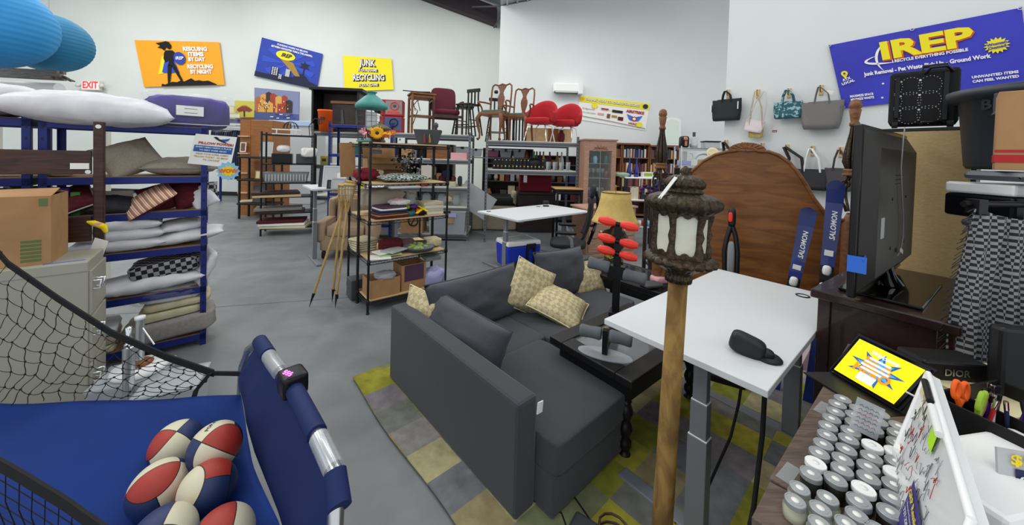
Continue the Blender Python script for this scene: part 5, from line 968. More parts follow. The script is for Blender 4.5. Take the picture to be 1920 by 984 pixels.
# ---------------------------------------------------------------- armchair, second white desk with frames
stripes('chairstripe', ['b59a7e', 'a98c70', 'bfa68c', 'a0846a', 'b59c82'], 30, 0, bump=0); stripes('chairplain', ['b39c86', 'ad957e', 'b8a28c'], 14, 0)
t = thing('armchair', 'tan striped upholstered armchair standing under the white desk', 'armchair', (-2.68, 6.02, 0), .18)
def up(nm, c, sz, m, e=.25, rot=None): mb = MB(); mb.sq(c, sz, m, e, 36, 18, .02, 4, rot=rot); return mb.build(nm, t)
up('seat_base', (0, 0, .25), (.78, .80, .26), 'chairstripe', .15); up('seat_cushion', (0, -.10, .44), (.58, .68, .17), 'chairstripe'); up('backrest', (0, .34, .62), (.74, .20, .66), 'chairplain', .3, (-.12, 0, 0))
for s_ in (-1, 1): up('arm', (s_*.36, -.05, .42), (.16, .72, .36), 'chairstripe', .35); up('wing', (s_*.36, .25, .68), (.12, .26, .44), 'chairstripe', .4)
up('back_cushion', (0, .20, .66), (.56, .16, .46), 'chairplain', .35, (-.15, 0, 0))
for x in (-.33, .33):
    for y in (-.34, .34): box_b('foot', (x-.03, x+.03, y-.03, y+.03, 0, .12), 'walnut', t)
stand_desk('white standing desk behind the wire shelving holding picture frames', (-2.86, 5.12, 0), E1, 1.55, .75, 1.15, .42, .42, (.12, 1.4), [])
def pframe(lab, P, w_, h_, rz, lean=-.2, fm='silver', im='lgrey', bw=.018, grp=None, nm='framed_picture', cat='picture frame'):
    t = thing(nm, lab, cat, P, rot=(lean, 0, rz), group=grp); mb = MB()
    mb.box(0, w_, 0, .015, 0, bw, fm); mb.box(0, w_, 0, .015, h_-bw, h_, fm); mb.box(0, bw, 0, .015, bw, h_-bw, fm); mb.box(w_-bw, w_, 0, .015, bw, h_-bw, fm); mb.build('frame', t, bev=.002)
    mb = MB(); mb.box(bw, w_-bw, .004, .012, bw, h_-bw, im); mb.build('picture', t); return t
def on(px, py, Y): p = at(px, py, Y); return (p.x, p.y, p.z)
zd = 1.152
for px, w_, h_, fm, im, Yv, lb in ((597, .20, .30, 'black', 'blackg', 5.45, 'black picture frame at the left end of the white desk'), (604, .33, .33, 'silver', 'lgrey', 5.40, 'large silver picture frame, rearmost on the white desk'), (628, .17, .26, 'silver', 'paper', 5.25, 'silver frame with a white oval print in the desk group'), (648, .33, .32, 'silver', 'grey', 5.42, 'wide silver frame at the right rear of the desk group'), (652, .12, .15, 'chrome', 'lgrey', 5.22, 'small square silver frame in front of the wide one'), (671, .12, .2, 'chrome', 'yleaf', 5.18, 'small silver frame holding a yellow-green picture'), (613, .13, .13, 'black', 'dgrey', 5.2, 'small black frame at the desk front edge'), (621, .2, .16, 'silver', 'lgrey', 5.17, 'low silver frame lying at the desk front edge')):
    pframe(lb, (X_(px, Yv), Yv, zd), w_, h_, .0, -.15, fm, im)
# ---------------------------------------------------------------- far left: posters, exit sign, pictures
mat('p_or', 'f6a814', .6); mat('p_bl', '2440a8', .6); mat('p_dk', '111838', .6); mat('p_mid', '2c4ec0', .6); mat('p_sh', '0b0b10', .8); mat('p_ye', 'f5e515', .6)
s = Sheet([V(-13.551, 12.8, 5.453), V(-10.533, 12.8, 5.462), V(-10.329, 12.8, 3.956), V(-13.202, 12.8, 3.801)], 160, 85, .012)
t = s.base('orange_poster', 'p_or', 'orange wall poster with a black caped woman silhouette and white words', 'poster', .01)
mb = MB(); s.poly(mb, [(56, 62), (46, 54), (40, 38), (33, 22), (44, 24), (50, 40), (58, 52)], 'p_ye', 1); s.poly(mb, [(58, 62), (50, 45), (42, 26), (56, 24), (70, 26), (76, 24), (70, 45), (68, 60)], 'p_mid', 1.5); mb.build('cape', t)
mb = MB(); s.poly(mb, [(40, 80), (48, 75), (42, 72), (50, 70), (54, 66), (58, 72), (63, 76), (67, 82), (60, 84), (52, 82)], 'p_sh', 2); s.poly(mb, ell(64, 75, 5, 6, 12), 'p_sh', 2.1)
s.poly(mb, [(57, 67), (70, 67), (76, 60), (70, 54), (68, 44), (70, 38), (56, 38), (60, 48), (52, 44), (50, 52), (53, 62)], 'p_sh', 2.2); s.poly(mb, [(56, 40), (64, 38), (59, 22), (54, 6), (50, 5), (52, 20)], 'p_sh', 2.2); s.poly(mb, [(62, 39), (71, 39), (75, 24), (81, 8), (77, 7), (70, 22)], 'p_sh', 2.2)
s.poly(mb, [(36, 0), (38, 5), (44, 3), (52, 6), (60, 8), (68, 7), (76, 10), (82, 8), (90, 11), (97, 14), (104, 9), (112, 10), (120, 8), (130, 9), (138, 5), (146, 1), (146, 0)], 'p_sh', 2.2); mb.build('black_silhouette', t)
mb = MB(); s.poly(mb, ell(81, 52, 11, 12), 'p_bl', 3); mb.build('round_badge', t); s.text('badge_lettering', [('IREP', 81, 52, 8, dict(shear=.3, bold=.03))], 'paper', 4)
s.text('white_lettering', [('RESCUING', 113, 70, 10.5, dict(bold=.06, width=46)), ('ITEMS', 113, 60, 10.5, dict(bold=.06, width=30)), ('BY DAY', 113, 50, 10.5, dict(bold=.06, width=33)), ('RECYCLING', 118, 36, 10.5, dict(bold=.06, width=50)), ('BY NIGHT', 118, 26, 10.5, dict(bold=.06, width=42))], 'paper')
s = Sheet([V(-9.017, 12.8, 5.674), V(-6.846, 12.8, 5.15), V(-7.035, 12.8, 3.878), V(-9.267, 12.8, 4.308)], 116, 72, .012)
t = s.base('blue_poster', 'p_bl', 'tilted blue wall poster with a yellow spotlight over a night skyline', 'poster', .01)
mb = MB()
for i in range(9):
    a = .2+2*PI*i/9; s.poly(mb, [(58, 36)]+[(58+50*cos(a+q), 36+34*sin(a+q)) for q in (0, .17, .34)], 'p_mid', .6)
mb.build('ray_pattern', t)
mb = MB(); s.poly(mb, [(0, 0), (116, 0), (116, 8), (100, 12), (92, 20), (84, 23), (76, 22), (70, 14), (64, 12), (64, 26), (54, 26), (54, 12), (48, 14), (48, 10), (42, 10), (42, 24), (28, 24), (28, 9), (0, 9)], 'p_dk', 1.2)
s.poly(mb, [(86, 22), (88, 22), (89, 36), (96, 34), (92, 40), (98, 44), (90, 44), (87, 48), (84, 43), (78, 44), (82, 39), (78, 34), (86, 36)], 'p_dk', 1.2); mb.build('skyline', t)
mb = MB(); s.poly(mb, [(36, 46), (66, 40), (82, 18), (74, 16)], 'gold', 1.4); s.poly(mb, ell(50, 50, 18, 8.5), 'p_ye', 1.8); mb.build('spotlight', t)
mb = MB()
for i in range(3):
    for j in range(5): s.poly(mb, [(30+i*4, 10+j*3), (32.4+i*4, 10+j*3), (32.4+i*4, 11.8+j*3), (30+i*4, 11.8+j*3)], 'paper', 1.8)
for i in range(2):
    for j in range(3): s.poly(mb, [(44+i*3, 5+j*3), (46+i*3, 5+j*3), (46+i*3, 7+j*3), (44+i*3, 7+j*3)], 'paper', 1.8)
s.poly(mb, [(55, 12), (63, 12), (63, 26), (55, 26)], 'lgrey', 1.8); mb.build('lit_windows', t)
s.text('badge_lettering', [('IREP', 51, 50, 10, dict(shear=.3, bold=.03))], 'p_dk', 2.6); s.text('white_lettering', [('STANDING WHERE WE BELONG', 60, 67, 4.6, dict(width=58, bold=.03)), ('BETWEEN UNWANTED ITEMS & THE LANDFILL', 60, 61.5, 4.6, dict(width=78, bold=.04))], 'paper')
s = Sheet([V(-6.124, 12.8, 5.113), V(-4.394, 12.8, 5.048), V(-4.296, 12.8, 3.954), V(-6.045, 12.8, 3.849)], 92, 64, .012)
t = s.base('yellow_poster', 'p_ye', 'bright yellow wall poster about junk and recycling', 'poster', .01)
s.text('black_shadow_lettering', [('JUNK', 46.8, 51.4, 17, dict(bold=.09, width=32)), ('RECYCLING', 47.8, 23.5, 16, dict(bold=.09, width=61)), ('IS OUR NAME', 46.6, 37.6, 6.5, dict(bold=.1, width=37)), ('IS OUR GAME', 46.6, 9.6, 6.5, dict(bold=.1, width=37))], 'p_dk', 1)
s.text('white_lettering', [('JUNK', 46, 52, 17, dict(bold=.03, width=30)), ('RECYCLING', 47, 24.2, 16, dict(bold=.03, width=59)), ('IS OUR NAME', 46, 38, 6.5, dict(bold=.02, width=35)), ('IS OUR GAME', 46, 10, 6.5, dict(bold=.02, width=35))], 'paper', 2.5)
t = thing('exit_sign', 'red lettered EXIT sign with two emergency lamps on the far left wall', 'exit sign', (-15.0, 12.79, 3.62)); box_b('housing', (-.33, .33, -.09, 0, 0, .34), 'offwhite', t, .01)
mat('exitface', 'f3e3dd', .5, emit=.3); mat('exitred', 'e8202a', .5, emit=.9)
mb = MB(); mb.box(-.30, .30, -.095, -.09, .03, .31, 'exitface'); mb.build('face', t); mb = MB(); put_text(mb, 'EXIT', 'exitred', lambda x, y: V(x, -.10, y), 0, .17, .33, bold=.03, width=.54); mb.build('lettering', t)
for x in (-.42, .42): mb = MB(); mb.lathe([(0, 0), (.05, 0), (.08, .08), (0, .085)], 'offwhite', n=18); o = mb.build('emergency_lamp', t, loc=(x, -.05, .15), rot=(1.3, 0, 0)); mb = MB(); mb.box(min(x, x*.75), max(x, x*.75), -.05, -.02, .15, .19, 'offwhite'); mb.build('lamp_arm', t)
# pictures leaning high
s = Sheet([V(*on(477, 164, 11.9)), V(*on(561, 172, 11.9)), V(*on(560, 226, 11.9)), V(*on(477, 225, 11.9))], 84, 56, .01)
mat('pt_sky', '7f86a8', .7); mat('pt_roof', 'b5672c', .7); mat('pt_wall', 'd9a04c', .7); mat('pt_red', 'a2402e', .7); mat('pt_dk', '3a2c2c', .7); mat('pt_sea', '4a5a88', .7)
t = s.base('harbour_painting', 'pt_sky', 'large unframed painting of sunlit harbour houses leaning on the far wall', 'painting', .04)
mb = MB(); hs = ((0, 12, 16, 'pt_dk'), (2, 14, 38, 'pt_roof'), (12, 24, 44, 'pt_wall'), (22, 33, 48, 'pt_dk'), (30, 42, 46, 'pt_red'), (40, 54, 42, 'pt_wall'), (52, 62, 44, 'pt_red'), (60, 72, 36, 'pt_dk'), (8, 20, 28, 'pt_wall'), (24, 36, 30, 'pt_wall'), (44, 56, 28, 'pt_red'))
for i, (a, b, h, c_) in enumerate(hs): s.poly(mb, [(a, 14), (b, 14), (b, h), ((a+b)/2, h+3), (a, h)], c_, .5+.15*i)
for i in range(40): x = rnd.uniform(4, 66); z = rnd.uniform(16, 38); s.poly(mb, [(x, z), (x+1.3, z), (x+1.3, z+2.4), (x, z+2.4)], ('pt_dk', 'paper', 'pt_roof')[i % 3], 2.6)
s.poly(mb, [(0, 0), (84, 0), (84, 12), (0, 14)], 'pt_sea', 1)
for i in range(14): x = rnd.uniform(28, 80); z = rnd.uniform(3, 11); s.poly(mb, [(x, z), (x+5, z), (x+6, z+1.4), (x-1, z+1.4)], ('paper', 'pt_dk', 'p_bl')[i % 3], 2.8)
mb.build('painted_scene', t)
s = Sheet([V(*on(440, 188, 11.9)), V(*on(477, 190, 11.9)), V(*on(477, 226, 11.9)), V(*on(441, 226, 11.9))], 40, 40, .01); t = s.base('tree_painting', 'yleaf', 'small square painting of a dark red tree on pale green', 'painting', .04)
mb = MB(); s.poly(mb, [(18, 8), (21, 8), (21, 20), (18, 20)], 'pt_dk', 1); s.poly(mb, [(4+32*(i/20), 22+8*sin(PI*i/20)+2*sin(i*3)) for i in range(21)]+[(30, 18), (20, 20), (8, 18)], 'rleaf', 1.2); s.poly(mb, [(0, 0), (40, 0), (40, 7), (0, 6)], 'mid', 1); mb.build('painted_tree', t)
for px, w_, h_, fm, im, lb in ((392, .30, .40, 'black', 'mid', 'dark framed picture at the left of the high ledge'), (408, .52, .42, 'yleaf', 'cream', 'pale green square picture on the high ledge'), (396, .9, .16, 'yleaf', 'offwhite', 'long low pale green picture at the front of the high ledge')):
    Yv = 11.6 if w_ < .8 else 11.3; pframe(lb, (X_(px, Yv), Yv, 2.66), w_, h_, 0, -.05, fm, im, .03)
# clothes rail
t = thing('clothes_rack', 'blue clothes rack loaded with dark jeans and shirts near the far wall', 'clothes rack', (X_(395, 10.9), 10.9, 0), 0)
for x in (-.1, 1.0):
    for y in (0, .5): box_b('post', (x-.03, x+.03, y-.03, y+.03, 0, 2.6), 'rackblue', t)
box_b('top_beam', (-.1, 1.0, -.03, .55, 2.52, 2.6), 'rackblue', t); mb = MB(); mb.cyl((-.1, .2, 2.40), (1.0, .2, 2.40), .02, 'chrome'); mb.build('rail', t)
mat('denim', '1d2433', .9); mat('denim2', '2f3c55', .9)
for i in range(15):
    x = -.02+i*.066; L_ = 1.5 if i > 5 else .8; mb = MB(); mb.sq((0, 0, -.15-L_/2), (.06, .36, L_), ('denim', 'black', 'denim2', 'navy')[i % 4], .4, 14, 10, .06, 5, seed=i)
    g = thing('hanging_garment', ('long ' if L_ > 1 else 'short ')+('dark blue', 'black', 'denim blue', 'navy')[i % 4]+' garment hanging on the far clothes rack', 'clothes', (X_(395, 10.9)+x, 11.1, 2.40), group=('long ' if L_ > 1 else 'short ')+('dark blue', 'black', 'denim blue', 'navy')[i % 4]+' garments'); o = mb.build('garment', g)
    mb = MB(); mb.tube([(0, -.18, -.14), (0, 0, -.06), (0, .18, -.14), (0, -.18, -.14)], .006, 'white', 5); mb.tube([(0, 0, -.06), (0, 0, 0), (0, .02, .02)], .004, 'chrome', 5); mb.build('hanger', g)
# tall brown bookcase (seen from its side) and low black bookshelf
t = thing('tall_bookcase', 'tall honey brown bookcase showing its side panel, near the clothes rack', 'bookcase', (X_(469, 9.1), 9.1, 0), 0.06)
box_b('side_panel', (0, .55, 0, .02, 0, 2.44), 'oak', t); box_b('side_panel', (0, .55, .78, .80, 0, 2.44), 'oak', t); box_b('back_panel', (.54, .55, .02, .78, 0, 2.42), 'oak', t)
for z in (.05, .55, 1.05, 1.55, 2.0, 2.42): box_b('shelf', (-.0, .53, .02, .78, z, z+.025), 'oak', t)
mb = MB(); mb.prism([(-.25, 0), (0, 0), (0, 2.44), (-.25, 2.44)], .0, .02, 'oak'); o = mb.build('angled_end', t)
for z in (.6, 1.1, 1.6, 2.03): mb = MB(); mb.box(-.24, 0, -.10, .0, z-.03, z, 'lightwood'); mb.build('shelf', t)
t = thing('low_bookshelf', 'low black wooden bookshelf in front of the tall brown bookcase', 'bookshelf', (X_(446, 8.6), 8.6, 0), .05)
for x in (0, .80):
    for y in (0, .34): box_b('post', (x, x+.05, y, y+.05, 0, 1.47), 'black', t)
for z in (.34, .92, 1.47): box_b('shelf', (-.02, .87, -.02, .41, z, z+.05), 'black', t)
pframe('grey empty frame standing on the low black bookshelf', (X_(487, 8.75), 8.75, 1.525), .30, .36, 0, -.12, 'silver', 'lgrey', .012); pframe('small gold frame on the middle board of the black bookshelf', (X_(478, 8.7), 8.7, .975), .13, .2, 0, -.1, 'gold', 'cream', .02); pframe('dark framed glass leaning on the lower board of the black bookshelf', (X_(474, 8.72), 8.72, .395), .34, .42, 0, -.08, 'dgrey', 'dgrey', .02)
pframe('family photo in a thin frame inside the brown bookcase', (X_(453, 9.05)-.0, 8.98, 1.62), .15, .24, 0, -.1, 'white', 'mid', .02); blob('book', 'open book lying on the bottom board of the black bookshelf', 'book', (X_(462, 8.7), 8.75, .42), (.3, .2, .05), 'cream', .3, .05)
# black metal rack with baskets and frames (mid left)
Yk = 7.1; xk = X_(530, Yk)
t = thing('metal_rack', 'black open metal rack packed with baskets and leaning frames', 'rack', (xk, Yk, 0), .45)
for x in (-.35, .55):
    for y in (0, .5): mb = MB(); mb.cyl((x, y, 0), (x, y, 2.05), .018, 'black', 10); mb.build('post', t)
for z in (.12, .42, .74, 1.02, 1.40, 1.98):
    mb = MB(); mb.box(-.35, .55, 0, .5, z, z+.022, 'black'); mb.build('shelf', t)
def RKm(x, y, z): c, s_ = cos(.45), sin(.45); return (xk+x*c-y*s_, Yk+x*s_+y*c, z)
for i, (z, m, lb) in enumerate(((.145, 'cream', 'cream frame stack, lowest on the black metal rack'), (.20, 'paper', 'white frame stack near the floor on the black metal rack'), (.255, 'pmar', 'dark red framed art above the white stack'), (.445, 'dwood', 'dark frame pile on the second board'), (.50, 'oldwood', 'greyish frame pile on the second board'), (.765, 'lightwood', 'pale wooden frame pile on the third board'), (.82, 'dwood', 'dark wooden frame on the third board'))):
    mb = MB(); mb.box(-.40, .40, -.2, .3, 0, .045, m); solo('frame_stack', mb, lb, 'frames', RKm(.06-.03*i, .1, z), .45+.06*(i-3), bev=.003)
t = thing('plastic_basket', 'grey slotted plastic basket on the black metal rack', 'basket', RKm(-.30, .05, 1.045), .45); mb = MB(); mb.hexa([(0, 0, 0), (.7, 0, 0), (.7, .35, 0), (0, .35, 0), (-.04, -.03, .2), (.74, -.03, .2), (.74, .38, .2), (-.04, .38, .2)], 'grey'); mb.build('basket', t)
mb = MB()
for i in range(14): mb.cbox((.02+i*.052, -.022, .1), (.02, .01, .13), 'lgrey')
mb.build('slots', t)
for x, m, lb in ((-.2, 'black', 'black printer-like box on the upper board of the metal rack'), (.22, 'dgrey', 'dark grey box right of the printer-like box on the metal rack')): mb = MB(); mb.box(0, .34, 0, .3, 0, .2, m); solo('device_box', mb, lb, 'box', RKm(x, .08, 1.425), .45, bev=.01)
blob('white_cloth', 'white cloth draped on the dark box of the metal rack', 'cloth', RKm(.45, .1, 1.66), (.3, .25, .2), 'paper', .6, .2, 7); blob('white_helmet', 'small white rounded bag near the top of the metal rack', 'bag', RKm(.0, .15, 1.72), (.24, .2, .16), 'white', .8, .1, 7)
mb = MB(); mb.box(0, .5, 0, .25, 0, .02, 'white'); mb.tube([(0, 0, .1), (.5, 0, .1)], .01, 'white'); mb.tube([(.08, 0, .02), (.08, 0, .1)], .01, 'white'); mb.tube([(.42, 0, .02), (.42, 0, .1)], .01, 'white'); solo('white_rail', mb, 'white railed tray on top of the black metal rack', 'tray', RKm(-.2, .1, 2.005), .45)
mb = MB()
for k in range(6): a = k*PI/6; mb.tube([(.14*cos(a)*cos(q), .14*sin(a)*cos(q), .16+.14*sin(q)) for q in [i*.35 for i in range(10)]], .006, 'black', 5)
solo('wire_sphere', mb, 'black wire sphere ornament on top of the metal rack', 'ornament', RKm(.1, .3, 1.985), 0)
mb = MB(); mb.tube([(0, 0, .0), (-.02, 0, .2), (.1, 0, .36), (.24, 0, .34), (.25, 0, .26), (.18, 0, .26)], .008, 'black', 6); solo('iron_hook', mb, 'curled black iron hook standing above the metal rack', 'hook', RKm(.45, .2, 2.01), 0)
t = thing('low_cabinet', 'pale blue and white low cabinet against the far wall under the painting', 'cabinet', (X_(505, 11.2), 11.2, 0), 0); box_b('body', (0, 1.5, 0, .5, 0, 2.45), 'lgrey', t); box_b('top', (-.03, 1.53, -.03, .53, 2.45, 2.62), 'skypale' if 'skypale' in MATS else (mat('skypale', 'a9bfdc', .6) and 'skypale'), t)
mb = MB(); mb.box(0, 1.5, 0, .45, 2.52, 2.62, 'rackblue'); mb.box(0, .06, 0, .06, 0, 2.52, 'rackblue'); mb.box(1.44, 1.5, 0, .06, 0, 2.52, 'rackblue'); solo('picture_ledge', mb, 'blue ledge frame holding the small pictures', 'ledge', (X_(385, 11.25)-.2, 11.3, 0), 0)
# ---------------------------------------------------------------- grey racks
def grey_rack(lab, P, rz, W_, D_, zs, H_, sh='offwhite'):
    t = thing('steel_rack', lab, 'rack', P, rz)
    for x in (0, W_):
        for y in (0, D_):
            mb = MB(); mb.box(x-.022, x+.022, y-.022, y+.022, 0, H_, 'rackgrey')
            for k in range(int(H_/.07)): mb.cbox((x, y-.0225, .06+k*.07), (.012, .002, .03), 'black')
            mb.build('post', t)
    for z in zs:
        mb = MB(); mb.box(.022, W_-.022, -.022, -.002, z-.09, z-.01, 'rackgrey'); mb.box(.022, W_-.022, -.026, -.022, z-.06, z-.04, 'dgrey'); mb.box(.022, W_-.022, D_, D_+.02, z-.09, z-.01, 'rackgrey'); o = mb.build('beam', t)
        mb = MB(); mb.box(.0, W_, .0, D_, z-.012, z+.006, sh); mb.build('shelf_board', o)
    return t
def T(P, rz): c, s_ = cos(rz), sin(rz); return lambda x, y, z: (P[0]+x*c-y*s_, P[1]+x*s_+y*c, z)
G1 = (-.50, 7.0, 0); g1 = T(G1, .06); grey_rack('long grey steel rack carrying the red chairs on its top board', G1, .06, 1.80, .95, (2.0, 1.43), 2.12)
G2 = (X_(738, 7.0), 7.0, 0); g2 = T(G2, .03); grey_rack('grey steel rack with the maroon chair and small wooden table on top', G2, .03, 1.48, .9, (2.09, 1.60, 1.05, .66, .12), 2.14)
G3 = (X_(586, 7.9), 7.9, 0); g3 = T(G3, .0); grey_rack('grey steel rack carrying the black cabinet and orange bucket', G3, 0, 1.1, .8, (2.12, 1.4, .7), 2.3)
# black cabinet, orange bucket
t = thing('black_cabinet', 'open-fronted black wooden cabinet high on the grey rack', 'cabinet', g3(-.12, .12, 2.13), .1)
box_b('side', (0, .05, 0, .55, 0, 1.0), 'black', t); box_b('side', (.98, 1.03, 0, .55, 0, .95), 'black', t); box_b('back', (.05, .98, .5, .55, 0, .95), 'dwood', t); box_b('cornice', (-.03, 1.12, -.05, .6, .93, 1.0), 'black', t, .01); box_b('bottom', (.05, .98, 0, .5, 0, .04), 'black', t)
t = thing('orange_bucket', 'bright orange plastic bucket in front of the black cabinet', 'bucket', g3(.30, -.02, 2.135), 0); mb = MB(); mb.lathe([(0, 0), (.14, 0), (.165, .42), (.175, .425), (.175, .46), (.16, .46), (.135, .02), (0, .02)], 'orange', n=28); mb.build('pail', t); mb = MB(); mb.cbox((0, -.16, .26), (.09, .01, .07), 'dwood'); mb.cbox((-.09, -.135, .2), (.04, .01, .12), 'dwood'); mb.build('dark_print', t)
# blue rack no. 3 with framed boards
blue_rack('blue metal shelving behind the wire units with books on its middle board', (X_(735, 6.95), 6.95, 0), .12, 1.18, .5, (.3, .9, 1.35, 1.65, 2.21), 2.27)
for i, (px, w_, h_, m, lb) in enumerate(((622, .39, .43, 'espresso', 'dark board with a metal wedge standing on the blue shelving, left'), (652, .32, .42, 'dwood', 'brown board leaning beside the dark one on the blue shelving'))):
    t = thing('leaning_board', lb, 'board', (X_(px, 7.15), 7.15, 2.215), .1); box_b('board', (0, w_, 0, .03, 0, h_), m, t, .003); mb = MB(); mb.prism([(w_*.45, .03), (w_*.6, .03), (w_*.52, h_*.75), (w_*.44, h_*.72)], -.02, 0, 'dgrey'); mb.build('wedge', t)
mb = MB(); mb.box(0, .72, 0, .3, 0, .05, 'mid'); solo('wooden_shelf_board', mb, 'brown wooden shelf board lying on top of the two leaning boards', 'board', (X_(618, 7.1), 7.1, 2.648), .1, bev=.004)
for i in range(9): c_ = ('black', 'teal', 'dgrey', 'teal', 'black', 'espresso', 'teal', 'black', 'green')[i]; mb = MB(); mb.box(0, .085, 0, .14, 0, .2-.02*(i % 3), c_); solo('small_box', mb, c_.replace('dgrey', 'dark grey').replace('espresso', 'dark brown')+' boxed item on the middle board of the blue shelving', 'box', (X_(632+i*10, 7.05), 7.05+.03*(i % 2), 1.656), .12, group=c_.replace('dgrey', 'dark grey').replace('espresso', 'dark brown')+' boxed items')
t = thing('yellow_packet', 'yellow and white packet standing beside the blue shelving', 'packet', g3(.18, -.02, 1.41), 0); box_b('packet', (0, .17, 0, .1, 0, .18), 'yleaf', t, .01); box_b('label', (.04, .13, -.003, 0, .06, .12), 'dgrey', t)
# red steering wheel boxes
for i, (z, lb) in enumerate(((2.10, 'red and blue printed toy box below its twin on the grey rack'), (2.43, 'red and grey printed toy box showing a steering wheel, on top'))):
    t = thing('toy_box', lb, 'box', g2(-.28, -.02+.03*i, z), .1+.05*i); box_b('carton', (0, .42, 0, .3, 0, .31), 'red', t, .003); mb = MB(); mb.box(.10, .41, -.003, 0, .03, .29, 'grey' if i else 'pt_sea'); mb.build('printed_front', t)
    mb = MB(); mb.tube([(.27+.075*cos(a), -.008, .19+.075*sin(a)) for a in [2*PI*k/20 for k in range(20)]], .011, 'gripred' if i else 'black', 6, closed=True); mb.sq((.27, -.006, .19), (.06, .02, .05), 'dgrey', .6); mb.build('wheel_picture', t)
    mb = MB(); mb.prism([(.12, .05), (.38, .04), (.36, .08), (.14, .09)], -.006, -.003, 'gripred' if i else 'mid'); mb.build('printed_title', t)
mb = MB(); mb.sq((0, 0, .12), (.3, .3, .24), 'black', .7); solo('black_case', mb, 'black rounded case behind the red toy boxes', 'case', g2(-.40, .45, 2.5), 0)
# small wooden side table standing on rack 2
def small_table(lab, P, rz, w_, d_, h_, m, lz=.25):
    t = thing('side_table', lab, 'table', P, rz); box_b('top', (-.02, w_+.02, -.02, d_+.02, h_-.03, h_), m, t, .004); box_b('apron', (.01, w_-.01, .01, d_-.01, h_-.1, h_-.03), m, t)
    for x in (0, w_-.04):
        for y in (0, d_-.04): box_b('leg', (x, x+.04, y, y+.04, 0, h_-.03), m, t, .003)
    box_b('lower_shelf', (.02, w_-.02, .02, d_-.02, lz, lz+.03), m, t); return t
small_table('small brown wooden side table standing on the grey rack', g2(.33, -.02, 2.10), .45, .46, .40, .80, 'mid', .34)
# chairs on racks
def wooden_legs(t, w_, d_, h_, m, sp=.0, r=.02):
    for x in (-w_/2, w_/2):
        for y in (-d_/2, d_/2): mb = MB(); mb.tube([(x*(1+sp), y*(1+sp), 0), (x, y, h_)], r, m, 8, rads=[r*.7, r]); mb.build('leg', t)
t = thing('office_armchair', 'maroon upholstered armchair with dark wood legs on top of the grey rack', 'chair', g2(.95, .32, 2.10), .35)
mb = MB(); mb.sq((0, 0, .45), (.52, .50, .11), 'maroon', .45, 32, 14); mb.build('seat', t); mb = MB(); mb.sq((-.02, .26, .72), (.52, .10, .56), 'maroon', .42, 36, 18, rot=(-.15, 0, 0)); mb.build('backrest', t)
for x in (-.29, .29):
    mb = MB(); mb.tube([(x, -.25, 0), (x, -.25, .64)], .022, 'walnut', 8); mb.tube([(x, .28, 0), (x, .26, .64)], .022, 'walnut', 8); mb.tube([(x, -.27, .65), (x, .0, .67), (x, .28, .66)], .022, 'walnut', 8); mb.build('leg', t)
mb = MB(); mb.box(-.27, .27, -.25, -.22, .33, .38, 'walnut'); mb.box(-.27, .27, .24, .27, .33, .38, 'walnut'); mb.build('apron', t)
wood('qwood', '6a3d22', '85512f', .35)
def queen(lab, P, rz):
    t = thing('splat_back_chair', lab, 'chair', P, rz, group=None); W_, D_ = .50, .46
    mb = MB(); mb.prism([(-.23, -.22), (.23, -.22), (.20, .22), (-.20, .22)], .44, .50, 'qwood', 'xy'); mb.build('seat_frame', t, bev=.012)
    mb = MB(); mb.sq((0, -.0, .505), (.44, .42, .075), 'seatgreen' if 'seatgreen' in MATS else (mat('seatgreen', '3f5a52', .9, c2='4c685e', sc=60) and 'seatgreen'), .45, 32, 12); mb.build('seat', t)
    for x in (-1, 1):
        mb = MB(); mb.tube([(x*.20, -.19, .46), (x*.235, -.225, .38), (x*.225, -.21, .26), (x*.20, -.19, .12), (x*.20, -.195, .04), (x*.22, -.23, .012)], .03, 'qwood', 10, rads=[.036, .038, .027, .017, .017, .026]); mb.build('leg', t)
        mb = MB(); mb.tube([(x*.20, .24, 0), (x*.19, .20, .25), (x*.185, .20, .46)], .02, 'qwood', 8); mb.build('leg', t)
        mb = MB(); mb.tube([(x*.185, .20, .46), (x*.20, .21, .60), (x*.205, .235, .78), (x*.205, .26, .95), (x*.195, .275, 1.04), (x*.15, .28, 1.075), (x*.11, .28, 1.06), (x*.07, .28, 1.05), (0, .28, 1.075)], .017, 'qwood', 8); mb.build('back_post', t)
        mb = MB(); mb.tube([(x*.20, .22, .70), (x*.26, .08, .71), (x*.29, -.06, .705), (x*.28, -.12, .70), (x*.27, -.135, .675), (x*.265, -.10, .66), (x*.25, -.05, .60), (x*.225, -.03, .50)], .016, 'qwood', 8); mb.build('arm', t)
    mb = MB(); P_ = [(.03, .47), (.045, .52), (.03, .56), (.03, .62), (.055, .70), (.07, .78), (.065, .84), (.045, .88), (.035, .92), (.05, .97), (.085, 1.03), (.09, 1.06)]
    mb.prism(P_+[(-a, b) for a, b in P_[::-1]], -.009, .009, 'qwood'); o = mb.build('splat', t, loc=(0, .20-.055, 0), rot=(-.135, 0, 0)); o.location = (0, .135, .0); return t
queen('brown splat-back armchair with green seat, the left of the two on the rack', g1(.14, .26, 2.005), -.42).scale = (1.12,)*3
queen('brown splat-back armchair with green seat, the right of the two on the rack', g1(.66, .64, 2.005), -.42).scale = (1.12,)*3
mat('redfab', 'a81c26', .9, bump=.15, bsc=120)
